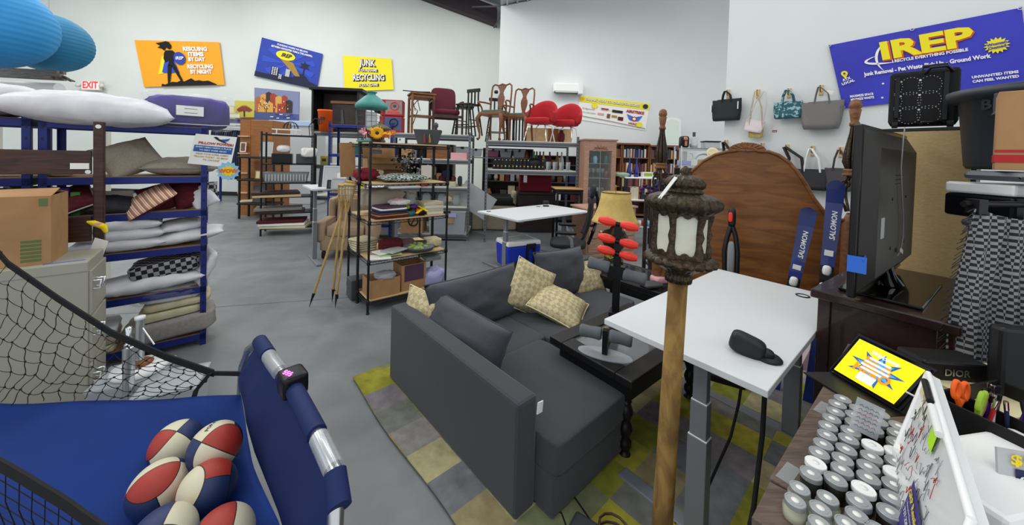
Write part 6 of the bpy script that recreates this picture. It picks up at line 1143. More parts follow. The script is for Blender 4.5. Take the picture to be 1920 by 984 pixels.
def redchair(lab, P, rz):
    t = thing('tub_chair', lab, 'chair', P, rz, group=None); mb = MB(); mb.sq((0, -.02, .43), (.50, .50, .13), 'redfab', .4, 36, 14); mb.build('seat', t)
    def sh_(a, b):
        th = -PI*.12+a*PI*1.24; top = .60+.28*max(0, sin(th))**1.2 if sin(th) > 0 else .60; z = .40+(top-.40)*b; r = .30+.03*b; return (r*cos(th), r*sin(th)*.95+.0, z)
    mb = MB(); n = 28; rings = []
    for i in range(n+1):
        a = i/n; p0 = V(*sh_(a, 0)); p1 = V(*sh_(a, 1)); th = -PI*.12+a*PI*1.24; q = V(cos(th), sin(th), 0)*.035
        rings.append([p0-q, p0+q, p1+q*.9, p1+V(0, 0, .03), p1-q*.9])
    mb.ring(rings, 'redfab', True); mb.build('shell', t, bev=0, sub=1)
    for x, y in ((-.2, -.2), (.2, -.2), (-.18, .2), (.18, .2)): mb = MB(); mb.tube([(x*1.25, y*1.25, 0), (x*.95, y*.95, .33), (x*.5, y*.5, .355)], .011, 'chrome', 8); mb.build('leg', t)
    return t
redchair('red upholstered tub chair with chrome legs, the left of the pair', g1(1.08, .30, 2.005), -.5)
redchair('red upholstered tub chair with chrome legs, the right of the pair', g1(1.66, .58, 2.005), -.5)
# black folding stools and chairs behind
def stool(lab, P, rz, back=True):
    t = thing('bar_stool', lab, 'stool', P, rz, group=None); box_b('seat', (-.18, .18, -.17, .17, .60, .635), 'black', t, .01)
    for x in (-1, 1):
        for y in (-1, 1): mb = MB(); mb.tube([(x*.22, y*.21, 0), (x*.15, y*.14, .60)], .016, 'black', 8); mb.build('leg', t)
    mb = MB(); mb.tube([(-.2, -.19, .2), (.2, -.19, .2)], .01, 'black'); mb.tube([(-.2, .19, .2), (.2, .19, .2)], .01, 'black'); mb.tube([(-.19, -.18, .3), (-.19, .18, .3)], .01, 'black'); mb.tube([(.19, -.18, .3), (.19, .18, .3)], .01, 'black'); mb.build('stretcher', t)
    if back:
        mb = MB()
        for k in range(4): mb.box(-.15+k*.09, -.12+k*.09, .15, .17, .63, .92, 'black')
        mb.box(-.17, .17, .15, .18, .9, .97, 'black'); mb.build('backrest', t)
    return t
stool('black wooden slat-back stool behind the right splat-back chair', g1(.20, .78, 2.005), .2); stool('black backless stool behind the left splat-back chair', g2(1.28, .74, 2.1), .3, False); stool('black slat-back stool right beside the maroon armchair', g2(1.40, .26, 2.1), -.6)
t = thing('slatted_crate', 'black slatted metal crate under the seat of the splat-back chairs', 'crate', g1(.40, .91, 2.005), 0)
mb = MB()
for k in range(7): mb.box(k*.07, k*.07+.035, 0, .03, .04, .50, 'black')
mb.box(0, .455, 0, .06, 0, .04, 'black'); mb.box(0, .455, 0, .03, .5, .54, 'black'); mb.build('slats', t)
for k in range(3): mb = MB(); mb.box(0, .52, 0, .03, 0, .34, ('lightwood', 'oak', 'lightwood')[k]); solo('wooden_sheet', mb, ('pale wood panel standing behind the chrome chair legs, left', 'honey wood panel in the middle behind the chrome legs', 'pale wood panel at the right end of the rack')[k], 'panel', g1((.82, 1.05, 1.38)[k], .90+.01*k, 2.005), .06, bev=.004)
t = thing('dark_vase', 'small dark red vase on the rack under the right red chair', 'vase', g1(1.62, .80, 2.005), 0); mb = MB(); mb.lathe([(0, 0), (.05, 0), (.08, .12), (.075, .2), (.04, .27), (.045, .3), (0, .3)], 'maroon', n=20); mb.build('body', t); mb = MB(); mb.cyl((0, 0, .3), (0, 0, .33), .045, 'white', 16); mb.build('lid', t)
# goods on rack 1 lower boards: tubs, bottles, glassware
mat('tubclear', 'b9c3cc', .25, alpha=.6); mat('tubpink', 'a05a78', .3, alpha=.8)
def tub(lab, P, rz, sz, m, lm='lgrey', grp=None):
    t = thing('storage_tub', lab, 'storage tub', P, rz, grp); x, y, z = sz; mb = MB(); mb.hexa([(.02, .02, 0), (x-.02, .02, 0), (x-.02, y-.02, 0), (.02, y-.02, 0), (0, 0, z), (x, 0, z), (x, y, z), (0, y, z)], m); mb.build('tub', t, bev=.008)
    mb = MB(); mb.box(-.01, x+.01, -.01, y+.01, z, z+.02, lm); mb.build('lid', t, bev=.004); mb = MB(); mb.box(x*.4, x*.6, -.02, -.008, z-.03, z+.02, 'black'); mb.build('latch', t); return t
for i, (x, m, lb) in enumerate(((-.36, 'tubclear', 'clear storage tub at the left end of the upper row'), (.0, 'tubpink', 'pink storage tub in the upper row behind the rack post'), (.27, 'tubclear', 'clear storage tub directly right of the pink one'), (.56, 'tubclear', 'clear storage tub fourth in the upper row'))): tub(lb, g1(x, .55, 1.67), .06, (.25, .35, .15), m)
mb = MB(); mb.box(-.4, .85, .45, .93, 1.64, 1.66, 'rackgrey'); solo('tub_shelf', mb, 'thin grey board carrying the storage tubs inside the grey rack', 'shelf', G1, .06)
for r_ in range(2):
    for i in range(14):
        P = g1(.12+i*.075+.02*r_, .10+.13*r_, 1.437+.0); t = thing('candle_box', 'black box with a yellow dot, %s row on the grey rack board' % ('front' if r_ == 0 else 'back'), 'box', P, .06, 'black dotted boxes, %s row' % ('front' if r_ == 0 else 'back')); hh = .10 if r_ == 0 else .22
        box_b('box', (0, .065, 0, .10, 0, hh), 'black', t, .003); mb = MB(); mb.cyl((.032, -.001, hh-.035), (.032, -.004, hh-.035), .011, 'sunf' if i % 3 else 'paper', 10); mb.build('yellow_dot', t)
mat('glassware', 'c9d2d6', .08, alpha=.4)
for i in range(12):
    P = g1(1.22+.045*(i % 12)+.0, .12+.12*(i % 3), 1.437); t = thing('drinking_glass', 'clear tall drinking glass at the right end of the grey rack board', 'glass', P, 0, 'clear drinking glasses on the grey rack'); mb = MB(); mb.lathe([(0, 0), (.024, 0), (.03, .17), (.028, .17), (.022, .01), (0, .01)], 'glassware', n=14); mb.build('glass_body', t)
for i, (x, c_) in enumerate(((1.0, 'green'), (1.06, 'teal'), (.93, 'black'), (1.13, 'maroon'), (1.20, 'gold'), (1.34, 'maroon'), (1.5, 'mid'), (1.6, 'lgrey'))):
    mb = MB(); mb.lathe([(0, 0), (.04, 0), (.042, .22), (.018, .30), (.016, .38), (0, .38)], c_, n=14); solo('bottle', mb, c_.replace('lgrey', 'pale grey').replace('mid', 'brown')+' bottle standing at the back of the grey rack board', 'bottle', g1(x, .55+.03*(i % 2), 1.437), 0, group=c_.replace('lgrey', 'pale grey').replace('mid', 'brown')+' bottles at the back')
mb = MB(); mb.sq((0, 0, .12), (.32, .24, .24), 'black', .8); solo('black_hat_bag', mb, 'black rounded bag behind the dotted boxes', 'bag', g1(.98, .30, 1.44), 0)
# below rack 1
t = thing('metal_chest', 'dark red metal trunk with steel latches beneath the grey rack', 'trunk', (X_(976, 8.0), 8.0, .92), .05); box_b('body', (0, .72, 0, .4, 0, .33), 'bred', t, .015); box_b('lid', (-.005, .725, -.005, .405, .335, .40), 'bred', t, .015)
mb = MB(); mb.box(.08, .16, -.015, -.004, .2, .36, 'silver'); mb.build('latch', t)
for i, (x, z, lb) in enumerate(((0, 0, 'black trunk standing on the floor under the red one'), (0, .46, 'black trunk between the floor trunk and the red one'))):
    t = thing('storage_chest', lb, 'trunk', (X_(976, 8.0)-.03, 7.98, z), .05); box_b('body', (0, .85, 0, .42, 0, .38), 'dwood', t, .012); box_b('lid', (-.005, .855, -.005, .425, .385, .45), 'dwood', t, .012)
wood('creamfab', 'b4a88c', 'c0b59a', .9)
t = thing('slipcovered_chair', 'cream slipcovered armchair behind the grey rack post', 'armchair', (X_(872, 8.38), 8.38, 0), .2); t.scale = (1.08,)*3
up('skirt', (0, 0, .22), (.78, .72, .44), 'creamfab', .15); up('seat_cushion', (0, -.05, .47), (.5, .6, .14), 'creamfab'); up('backrest', (0, .3, .62), (.76, .2, .5), 'creamfab', .35)
for s_ in (-1, 1): up('arm', (s_*.34, -.02, .5), (.18, .72, .30), 'creamfab', .5)
t = thing('slipcovered_sofa', 'cream slipcovered daybed with black mattress under the grey rack', 'daybed', (X_(937, 8.5), 8.5, 0), .05)
up('skirt', (0, 0, .28), (.86, .8, .56), 'creamfab', .15); up('mattress', (0, .05, .66), (.8, .8, .2), 'black', .2); up('arm', (.36, -.1, .72), (.14, .5, .32), 'creamfab', .5); up('arm', (-.36, -.3, .62), (.14, .3, .2), 'creamfab', .6)
mb = MB(); mb.cbox((0, 0, 0), (.75, .03, .5), 'lgrey', (0, .55, 0)); solo('tilted_board', mb, 'pale grey board leaning diagonally beside the cream armchair', 'board', (X_(893, 7.3), 7.3, .78), .1, bev=.004)
# goods on rack 2
carton('brown wicker-look crate on the second board of the left grey rack', g2(.62, .1, 1.61), (.44, .4, .25), .03, 'mid', nm='crate', cat='crate'); carton('small tan carton at the left of the second board', g2(.12, .1, 1.61), (.20, .2, .20), .03); carton('pink and white fabric basket right of the brown crate', g2(1.10, .08, 1.61), (.32, .3, .13), .03, 'pink', nm='basket', cat='basket')
tub('clear storage tub on the fabric basket shelf', g2(1.14, .45, 1.61), .03, (.3, .3, .24), 'tubclear')
for i in range(10): c_ = ('dwood', 'maroon', 'black', 'brownlea', 'dgrey')[i % 5]; blob('ornament', c_.replace('dwood', 'dark brown').replace('brownlea', 'brown').replace('dgrey', 'dark grey')+' ornament in the shadowy third board of the grey rack', 'ornament', g2(.1+i*.13, .3, 1.16), (.09, .09, .20), c_, .7, .2, 8, seed=i, grp=c_.replace('dwood', 'dark brown').replace('brownlea', 'brown').replace('dgrey', 'dark grey')+' ornaments', nu=14, nv=8)
mb = MB(); mb.box(0, .2, 0, .15, 0, .13, 'red'); solo('red_tin', mb, 'red tin on the third board of the left grey rack', 'tin', g2(.44, .02, 1.06), .03, bev=.01); mb = MB(); mb.box(0, .17, 0, .15, 0, .10, 'pcream'); solo('cream_box', mb, 'small cream box on the third board near the rack post', 'box', g2(1.05, .0, 1.06), .03, bev=.004)
for i, x in enumerate((.32, .62, .93, 1.22)): t = thing('wrapped_glass', 'crinkled clear wrapped glassware on the fourth board, %s' % ('leftmost', 'second from the left', 'third from the left', 'beside the rack post')[i], 'glassware', g2(x, .18, .67), 0); mb = MB(); mb.sq((0, 0, .15), (.26, .24, .28), 'bagfilm', .8, 24, 14, .25, 10, seed=i); mb.build('wrap', t); mb = MB(); mb.lathe([(0, 0), (.06, .01), (.09, .1), (.08, .2), (.05, .24), (0, .24)], 'glassware', n=16); mb.build('glass', t)
t = tub('large clear storage bin with purple and tan notes on the bottom board', g2(.72, -.1, .14), .03, (.72, .5, .44), 'tubclear', 'clearplastic'); mb = MB(); mb.box(.36, .54, -.02, -.01, .34, .43, 'lilac'); mb.box(.34, .5, -.012, -.006, .22, .33, 'cardboard'); mb.build('notes', t)
t = carton('tan carton with a round black symbol on the bottom board of the grey rack', g2(.18, -.05, .14), (.42, .4, .42), .03, open_=False); mb = MB(); mb.tube([(.24+.09*cos(a), -.004, .24+.09*sin(a)) for a in [2*PI*k/20 for k in range(20)]], .014, 'black', 6, closed=True); mb.cbox((.24, -.004, .24), (.02, .006, .18), 'black', (0, .5, 0)); mb.build('black_symbol', t)
mb = MB(); mb.tube([(0, 0, .0), (0, 0, .75), (.15, 0, .9), (.45, 0, .9), (.5, 0, .7)], .012, 'black', 6); mb.tube([(.1, 0, .2), (.2, 0, .5), (.1, 0, .6), (.25, 0, .8)], .009, 'black', 6); mb.tube([(-.12, 0, .92), (.5, 0, .88)], .012, 'black', 6)
for k in range(3): mb.tube([(.05+.1*k, 0, .5+.0), (.0+.1*k, 0, .7), (.12+.1*k, 0, .88)], .008, 'black', 6)
solo('iron_stand', mb, 'black scrolled iron stand behind the small wooden table', 'stand', g2(.12, .55, 2.1), 0)
# ---------------------------------------------------------------- far white desk, cooler, office chair, pink-brown dresser
stand_desk('white standing desk in the middle of the room with the blue cooler beneath', (.108, 4.85, 0), .72, 1.60, .95, .83, .42, .42, (.14, 1.45), [(.12, .82), (1.2, .80)])
t = thing('desk_gadget', 'small black clamp gadget standing at the back of the middle desk', 'gadget', (.62, 6.3, .83), 0); mb = MB(); mb.box(-.05, .05, -.03, .03, 0, .02, 'black'); mb.build('base', t); mb = MB(); mb.sq((0, 0, .07), (.12, .07, .07), 'black', .6); mb.build('head', t)
t = thing('cooler', 'blue wheeled cooler with a white lid under the middle desk', 'cooler', (.13, 5.47, 0), .50)
mat('coolblue', '1a35b8', .35)
mb = MB(); mb.hexa([(-.27, -.19, .05), (.27, -.19, .05), (.27, .19, .05), (-.27, .19, .05), (-.29, -.21, .37), (.29, -.21, .37), (.29, .21, .37), (-.29, .21, .37)], 'coolblue'); mb.build('body', t, bev=.03)
mb = MB(); mb.box(-.29, .29, -.21, .21, .372, .44, 'white', .01, .01); mb.build('lid', t, bev=.02); mb = MB(); mb.box(-.20, .20, -.14, .14, .438, .447, 'lgrey'); mb.build('lid_panel', t, bev=.004)
mb = MB(); mb.box(.02, .06, -.235, -.205, .08, .36, 'black'); mb.box(.14, .18, -.235, -.205, .08, .36, 'black'); mb.box(.02, .18, -.24, -.21, .33, .40, 'black'); mb.build('pull_handle', t, bev=.008)
for x in (-.16, .26): mb = MB(); mb.cyl((x-.03, -.20, .075), (x+.03, -.20, .075), .075, 'rubber', 24); mb.cyl((x-.032, -.20, .075), (x+.032, -.20, .075), .03, 'dgrey', 14); mb.build('wheel', t)
t = thing('office_chair', 'black mesh office chair with headrest and grey armrests at the middle desk', 'office chair', (.84, 5.02, 0), -1.75)
# built facing local -y
mat('mesh', '17181b', .7)
mb = MB(); mb.sq((0, -.02, .50), (.50, .50, .09), 'mesh', .5, 32, 12); mb.build('seat', t)
def bk(a, b): u = (a-.5)*2; z = .60+.52*b; return (u*(.235-.04*b)*(1), .22+.10*b-.05*(1-u*u)*0-.05*u*u+.03*sin(b*PI), z)
mb = MB(); mb.grid(bk, 16, 16, 'mesh'); mb.build('backrest', t, solid=.02); mb = MB(); mb.sq((0, .30, 1.24), (.30, .07, .19), 'mesh', .5, 28, 12, rot=(-.2, 0, 0)); mb.build('headrest', t)
mb = MB(); mb.tube([(0, .26, .5), (0, .33, .7), (0, .38, .95), (0, .37, 1.15), (0, .34, 1.25)], .022, 'blackm', 10); mb.tube([(-.2, .30, .72), (0, .36, .78), (.2, .30, .72)], .018, 'blackm'); mb.build('spine', t)
for x in (-1, 1): mb = MB(); mb.tube([(x*.16, .05, .44), (x*.31, .05, .46), (x*.32, .03, .62), (x*.31, -.02, .68)], .022, 'grey', 10); mb.build('arm_support', t); mb = MB(); mb.sq((x*.31, -.04, .70), (.09, .27, .04), 'blackm', .5); mb.build('armrest', t)
mb = MB(); mb.cyl((0, 0, .10), (0, 0, .46), .03, 'blackm'); mb.build('column', t)
for k in range(5):
    a = 2*PI*k/5+.3; l = MB(); l.tube([(0, 0, .12), (.30*cos(a), .30*sin(a), .075)], .024, 'blackm'); o = l.build('leg', t); l = MB(); l.sq((.30*cos(a), .30*sin(a), .033), (.06, .045, .062), 'rubber', .8); l.build('caster', o)
DR = (1.28, 5.95, 0); DRZ = .42
t = thing('wide_dresser', 'pinkish brown wide dresser with round knobs behind the yellow lamp', 'dresser', DR, DRZ)
box_b('body', (0, 1.05, 0, .45, .08, .84), 'pinky', t, .004); box_b('top', (-.03, 1.08, -.03, .47, .84, .875), 'pinky', t, .008); box_b('plinth', (.0, 1.05, .0, .45, 0, .08), 'pinky', t)
for c_ in range(2):
    for k in range(3): d_ = box_b('drawer', (.03+c_*.51, .51+c_*.51, -.016, 0, .11+k*.245, .335+k*.245), 'pinky', t, .006); mb = MB(); mb.sq((.27+c_*.51, -.03, .22+k*.245), (.035, .03, .035), 'offwhite', .9, 12, 8); mb.build('knob', d_)
c_, s_ = cos(DRZ), sin(DRZ)
t = thing('display_hutch', 'tall pinkish brown glazed display hutch standing behind the middle desk chair', 'display cabinet', (X_(1096, 6.75), 6.75, .0), .10)
wd = .62
for a in ((0, .09, 0, .40, .0, 2.04), (wd-.09, wd, 0, .40, 0, 2.04), (.09, wd-.09, 0, .06, 1.85, 2.04), (.09, wd-.09, 0, .4, .0, .12)): box_b('frame', a, 'pinky', t, .003)
box_b('cornice', (-.02, wd+.02, -.02, .42, 2.04, 2.07), 'pinky', t, .003); mb = MB(); mb.box(.09, wd-.09, .39, .40, .12, 1.85, 'dgrey'); mb.build('back_board', t); mb = MB(); mb.box(.09, wd-.09, .005, .010, .12, 1.85, 'glass'); mb.build('glass_door', t)
for z in (.55, .95, 1.32, 1.6): mb = MB(); mb.box(.09, wd-.09, .03, .38, z, z+.01, 'clearplastic'); mb.build('glass_shelf', t)
mb = MB(); mb.cyl((wd/2, .0, .12), (wd/2, .0, 1.85), .006, 'grey'); 
for i in range(7): a = PI*i/6; mb.tube([(wd/2, -.004, 1.89), (wd/2+.14*cos(a), -.006, 1.88+.07*sin(a))], .006, 'mid', 5)
mb.build('carved_ornament', t)
hx, hy = X_(1096, 6.75), 6.75
for i in range(8):
    t = thing('wine_glass', 'clear wine glass inside the display hutch', 'glass', (hx+.13+.09*(i % 4), hy+.2, 1.33 if i < 4 else .96), 0, 'wine glasses in the display hutch'); mb = MB(); mb.lathe([(0, 0), (.03, 0), (.004, .01), (.004, .09), (.03, .12), (.03, .18), (0, .18)], 'glassware', n=12); mb.build('glass_body', t)
for i, (dx, z, c_) in enumerate(((.14, .96, 'purple'), (.2, .56, 'purple'), (.4, .96, 'dwood'), (.45, 1.33, 'mid'), (.15, 1.61, 'black'), (.23, 1.61, 'wowblue'), (.44, 1.61, 'teal'))):
    mb = MB(); mb.lathe([(0, 0), (.035, 0), (.04, .10), (.025, .14), (0, .14)], c_, n=14); solo('trinket', mb, {'purple': 'purple', 'dwood': 'dark brown', 'mid': 'brown', 'black': 'black', 'wowblue': 'pale blue', 'teal': 'teal'}[c_]+' trinket '+('low ' if z < .6 else 'midway ' if z < 1 else 'high ' if z > 1.6 else '')+'inside the display hutch', 'ornament', (hx+dx, hy+.12, z+.001))
# yellow lamp and black side table
t = thing('side_table', 'long black side table at the end of the sofa holding the yellow lamp', 'table', (1.416, 3.157, 0), .733)
box_b('top', (0, .60, 0, .95, .46, .50), 'black', t, .006); box_b('apron', (.03, .57, .03, .92, .36, .46), 'black', t)
for x in (.03, .52):
    for y in (.03, .87): box_b('leg', (x, x+.05, y, y+.05, 0, .46), 'black', t)
mb = MB(); mb.box(.08, .52, .10, .85, .5, .506, 'glass'); mb.build('glass_inset', t)
mat('shade', 'cdb26c', .8, c2='c2a55c', sc=20, emit=.06)
t = thing('table_lamp', 'brass and dark urn table lamp with a yellow bell shade', 'lamp', (X_(1157, 4.12), 4.12, .508), 0); t.scale = (1.15, 1.15, 1.08)
mb = MB(); mb.lathe([(0, 0), (.09, 0), (.09, .03), (.04, .05), (.035, .10), (.09, .16), (.125, .24), (.13, .28), (.10, .33), (.05, .35), (.02, .40), (.012, .62), (0, .62)], 'bronze', n=32, ribs=10, ra=.03); mb.build('urn_base', t)
mb = MB(); pr_ = [(.232, .435), (.215, .46), (.19, .52), (.165, .60), (.150, .68), (.143, .75)]; mb.lathe(pr_, 'shade', n=48); mb.ring([[(r*cos(2*PI*j/48), r*sin(2*PI*j/48), z) for j in range(48)] for r, z in pr_], 'shade', caps=False) if 0 else None
mb.bm.faces.ensure_lookup_table(); [mb.bm.faces.remove(f) for f in list(mb.bm.faces) if len(f.verts) > 10]; mb.build('lamp_shade', t, solid=.003)
mb = MB(); mb.tube([(.145*cos(a), .145*sin(a), .75) for a in [2*PI*i/40 for i in range(40)]], .004, 'walnut', 6, closed=True); mb.build('shade_trim', t); mb = MB(); mb.cyl((0, 0, .62), (0, 0, .80), .004, 'gold', 8); mb.sq((0, 0, .81), (.016, .016, .03), 'gold', .9); mb.build('finial', t)
for i, (px, py, Yv, c_, sz, lb) in enumerate(((1140, 480, 3.98, 'black', (.18, .12, .05), 'black dish with dried stems at the lamp foot'), (1224, 505, 3.42, 'whiteg', (.08, .05, .01), 'small white card on the black side table'), (1246, 515, 3.48, 'pink', (.16, .12, .06), 'pink patterned pouch on the black side table'), (1285, 518, 3.55, 'lilac', (.22, .12, .05), 'lilac cloth pouch right of the lantern on the side table'), (1230, 520, 3.36, 'dgrey', (.2, .14, .03), 'black cable bundle on the side table edge'), (1236, 490, 3.62, 'bluebright', (.06, .04, .05), 'small bright blue box on the side table'))):
    mb = MB(); mb.sq((0, 0, sz[2]/2), sz, c_, .3, 20, 8, .06, 8, seed=i); solo('small_pouch', mb, lb, 'item', (X_(px, Yv), Yv, .508), .3)
mb = MB()
for i in range(14): a = rnd.random()*6.3; mb.tube([(0, 0, .05), (.08*cos(a), .05*sin(a), .08+.03*rnd.random())], .006, ('gold', 'lime', 'mid')[i % 3], 5)
solo('dried_flowers', mb, 'small bunch of yellow-brown dried flowers beneath the yellow shade', 'flowers', (X_(1150, 3.95), 3.95, .53))
# ---------------------------------------------------------------- back wall: air conditioner, banner, mirror, bookcases
t = thing('air_conditioner', 'white split air conditioner mounted high on the back wall', 'air conditioner', (1.18, 10.89, 3.60)); box_b('case', (0, .86, -.24, 0, .06, .32), 'whiteg', t, .03); box_b('end_panel', (.72, .87, -.25, 0, .0, .33), 'white', t, .02)
mb = MB(); mb.cbox((.36, -.19, .03), (.68, .14, .012), 'dgrey', (.35, 0, 0)); mb.build('louvre', t); mb = MB(); mb.box(.05, .70, -.235, -.02, .035, .055, 'offwhite'); mb.build('lower_flap', t)
mb = MB(); mb.box(0, .05, -.03, 0, .05, .45, 'white') ; mb = MB(); mb.sq((0, 0, 0), (.12, .12, .1), 'black', .6); solo('security_camera', mb, 'small black camera on the back wall near the room corner', 'camera', (X_(927, 10.8), 10.84, Z_(927, 172, 10.8)))
s = Sheet([V(2.015, 10.88, 3.584), V(4.128, 10.88, 3.401), V(4.028, 10.88, 2.589), V(1.891, 10.88, 2.886)], 132, 58, .01)
t = s.base('sponsor_banner', 'paper', 'white and yellow thank-you banner with sponsor logos on the back wall', 'banner', .008)
mb = MB(); s.poly(mb, [(0, 44), (132, 44), (132, 58), (0, 58)], 'p_ye', 1); mb.build('yellow_header', t); s.text('header_lettering', [('THANK YOU TO OUR SPONSORS!', 62, 50.5, 8, dict(width=104, bold=.05))], 'grey', 2); s.text('header_lettering', [('THANK YOU TO OUR SPONSORS!', 61.4, 51, 8, dict(width=104, bold=.02))], 'paper', 3)
mb = MB(); s.poly(mb, ell(124, 51, 5, 5), 'navy', 3.5); mb.build('round_logo', t); mb = MB()
for x, y in ((30, 38), (118, 10)): s.poly(mb, star(x, y, 7, 5, 10), 'p_ye', 2)
s.poly(mb, star(4, 51, 5, 3.5, 10), 'sunf', 2.2); mb.build('yellow_bursts', t)
s.text('logo_lettering', [('Ridgewell', 20, 29, 6, {}), ('modsmatx', 22, 20, 6, {}), ('SOCIETY', 52, 31, 4.5, {})], 'grey', 2); s.text('red_lettering', [('AIRSTRIKE', 107, 36, 8, dict(bold=.05, width=34)), ('HVAC', 106, 10, 6, dict(bold=.05))], 'red', 2)
mb = MB(); s.poly(mb, [(92, 30), (104, 26), (104, 16), (98, 18)], 'bluebright', 2); s.poly(mb, [(122, 30), (110, 26), (110, 16), (116, 18)], 'bluebright', 2); s.poly(mb, star(107, 21, 6, 4.5, 8), 'red', 2.4); s.poly(mb, ell(107, 21, 3, 3, 12), 'paper', 2.8)
for i, (x, y, a, b, c_) in enumerate(((74, 32, 10, 3, 'black'), (44, 21, 6, 2.5, 'pink'), (59, 19, 3, 5, 'mid'), (70, 20, 5, 2.5, 'gold'), (82, 17, 5, 4, 'maroon'), (50, 34, 7, 1.6, 'red'))): s.poly(mb, [(x-a, y-b), (x+a, y-b), (x+a, y+b), (x-a, y+b)], c_, 2)
mb.build('sponsor_logos', t); mb = MB(); mb.tube([s.p(2, 8, 3), s.p(2, 10, 3), s.p(60, 8, 3), s.p(130, 4, 3)], .01, 'grey', 4); mb.build('rule_line', t)
def books(x0, Yv, z, wid, h_, lab, grp, d_=.18, rz=0):
    x = 0; pal = (('cream', 'cream'), ('navy', 'navy'), ('maroon', 'dark red'), ('offwhite', 'off-white'), ('mid', 'brown'), ('dgrey', 'dark grey'), ('black', 'black'), ('tan', 'tan'), ('grey', 'grey'), ('denim2', 'slate blue'), ('rleaf', 'brick red'))
    while x < wid:
        w_ = rnd.uniform(.022, .05); c_, cn = rnd.choice(pal); hh = h_*rnd.uniform(.78, 1); mb = MB(); mb.box(0, w_-.002, 0, d_, 0, hh, c_); solo('book', mb, '%s spined book %s' % (cn, lab), 'book', (x0+x, Yv, z), rz, cn+' spined '+grp); x += w_
Yb = 10.35
for i, (p0, p1, zt) in enumerate(((1100, 1166, 2.12), (1167, 1218, 2.12), (1219, 1274, 2.08))):
    xa, xb = X_(p0, Yb), X_(p1, Yb); W_ = xb-xa; t = thing('bookcase', ('brown bookcase behind the display hutch, mostly hidden', 'brown wooden bookcase full of books behind the blue bottles', 'brown wooden bookcase under the arched mirror')[i], 'bookcase', (xa, Yb, 0))
    box_b('side', (0, .03, 0, .35, 0, zt), 'mid', t); box_b('side', (W_-.03, W_, 0, .35, 0, zt), 'mid', t); box_b('back', (.03, W_-.03, .33, .35, 0, zt), 'walnut', t); box_b('cornice', (-.01, W_+.01, -.03, .36, zt, zt+.06), 'mid', t)
    for z in (.10, .5, .92, 1.34, 1.76): box_b('shelf', (.03, W_-.03, .0, .33, z-.03, z), 'mid', t)
    for z in (.92, 1.34, 1.76)[(2 if i == 0 else 0):]: books(xa+.04, Yb+.05, z, W_-.1, .28, 'on the %s of the %s bookcase' % ({.92: 'third shelf', 1.34: 'second shelf', 1.76: 'top shelf'}[z], ('hidden', 'middle', 'mirror-side')[i]), '%s bookcase books' % ('hidden', 'middle', 'mirror-side')[i])
mat('mirr', 'cfdccb', .12, .4)
t = thing('arched_mirror', 'white framed arched mirror standing on the brown bookcase', 'mirror', (X_(1246, 10.4), 10.4, 2.15), rot=(-.08, 0, 0)); n = 14
pts = [(0, 0), (.46, 0), (.46, .70)]+[(.23+.23*cos(PI*i/n), .70+.12*sin(PI*i/n)) for i in range(1, n)]+[(0, .70)]; mb = MB(); mb.prism(pts, 0, .04, 'white'); mb.build('frame', t); mb = MB(); mb.prism([(.23+(x-.23)*.78, .4+(z-.4)*.86) for x, z in pts], -.006, 0, 'mirr'); mb.build('glass', t)
# wire shelf with kitchen appliances
Yw = 7.6; xw = X_(1277, Yw)
t = thing('appliance_shelving', 'chrome wire shelving with kitchen appliances behind the headboard', 'shelving', (xw, Yw, 0), -.1)
for x in (0, 1.15):
    for y in (0, .4): mb = MB(); mb.cyl((x, y, 0), (x, y, 2.02), .014, 'chrome', 10); mb.build('post', t)
for z in (.4, .85, 1.28, 1.60, 1.98):
    mb = MB()
    for k in range(20): mb.cyl((.06*k, 0, z), (.06*k, .4, z), .004, 'silver', 4)
    for y in (0, .4): mb.cyl((0, y, z), (1.15, y, z), .007, 'silver', 6); mb.cyl((0, y, z-.03), (1.15, y, z-.03), .005, 'silver', 6)
    mb.build('wire_shelf', t)
def AW(x, y, z): c, s = cos(-.1), sin(-.1); return (xw+x*c-y*s, Yw+x*s+y*c, z)
t = thing('air_fryer', 'black and copper air fryer on top of the chrome wire shelving', 'air fryer', AW(.09, .12, 1.985), -.1); mb = MB(); mb.sq((0, 0, .125), (.17, .2, .25), 'blackm', .4, 28, 16); mb.build('body', t); mat('copper', 'c98462', .3, .5); mb = MB(); mb.sq((0, -.09, .19), (.09, .04, .08), 'copper', .8); mb.box(-.022, .022, -.125, -.09, .04, .14, 'copper'); mb.build('copper_handle', t)
t = thing('food_processor', 'clear and grey food processor next to the air fryer', 'food processor', AW(.30, .14, 1.985), 0); mb = MB(); mb.lathe([(0, 0), (.075, 0), (.08, .09), (.05, .11), (0, .11)], 'lgrey'); mb.build('base', t); mb = MB(); mb.lathe([(0, .11), (.075, .115), (.085, .22), (.088, .24), (0, .24)], 'clearplastic'); mb.build('bowl', t); mb = MB(); mb.cyl((0, 0, .24), (0, 0, .34), .03, 'dgrey'); mb.build('feed_tube', t)
t = thing('toaster_oven', 'black topped toaster oven on the chrome wire shelving', 'toaster oven', AW(.52, .08, 1.985), -.1); box_b('body', (0, .30, 0, .25, 0, .13), 'lgrey', t, .01); box_b('top', (-.01, .31, -.01, .26, .135, .16), 'blackm', t, .004)
mb = MB(); mb.box(0, .14, 0, .1, 0, .24, 'pink'); mb.box(.05, .12, -.002, 0, .02, .12, 'maroon'); solo('pink_box', mb, 'tall pink boxed kitchen gadget at the right end of the appliance shelf', 'box', AW(.93, .08, 1.99), -.1)
t = thing('decorative_plate', 'cream patterned round plate leaning on the appliance shelf', 'plate', AW(.62, -.03, 1.87), rot=(1.25, 0, -.1)); mb = MB(); mb.lathe([(0, 0), (.09, 0), (.13, .02), (.13, .025), (.09, .008), (0, .008)], 'cream', n=30); mb.build('plate', t)
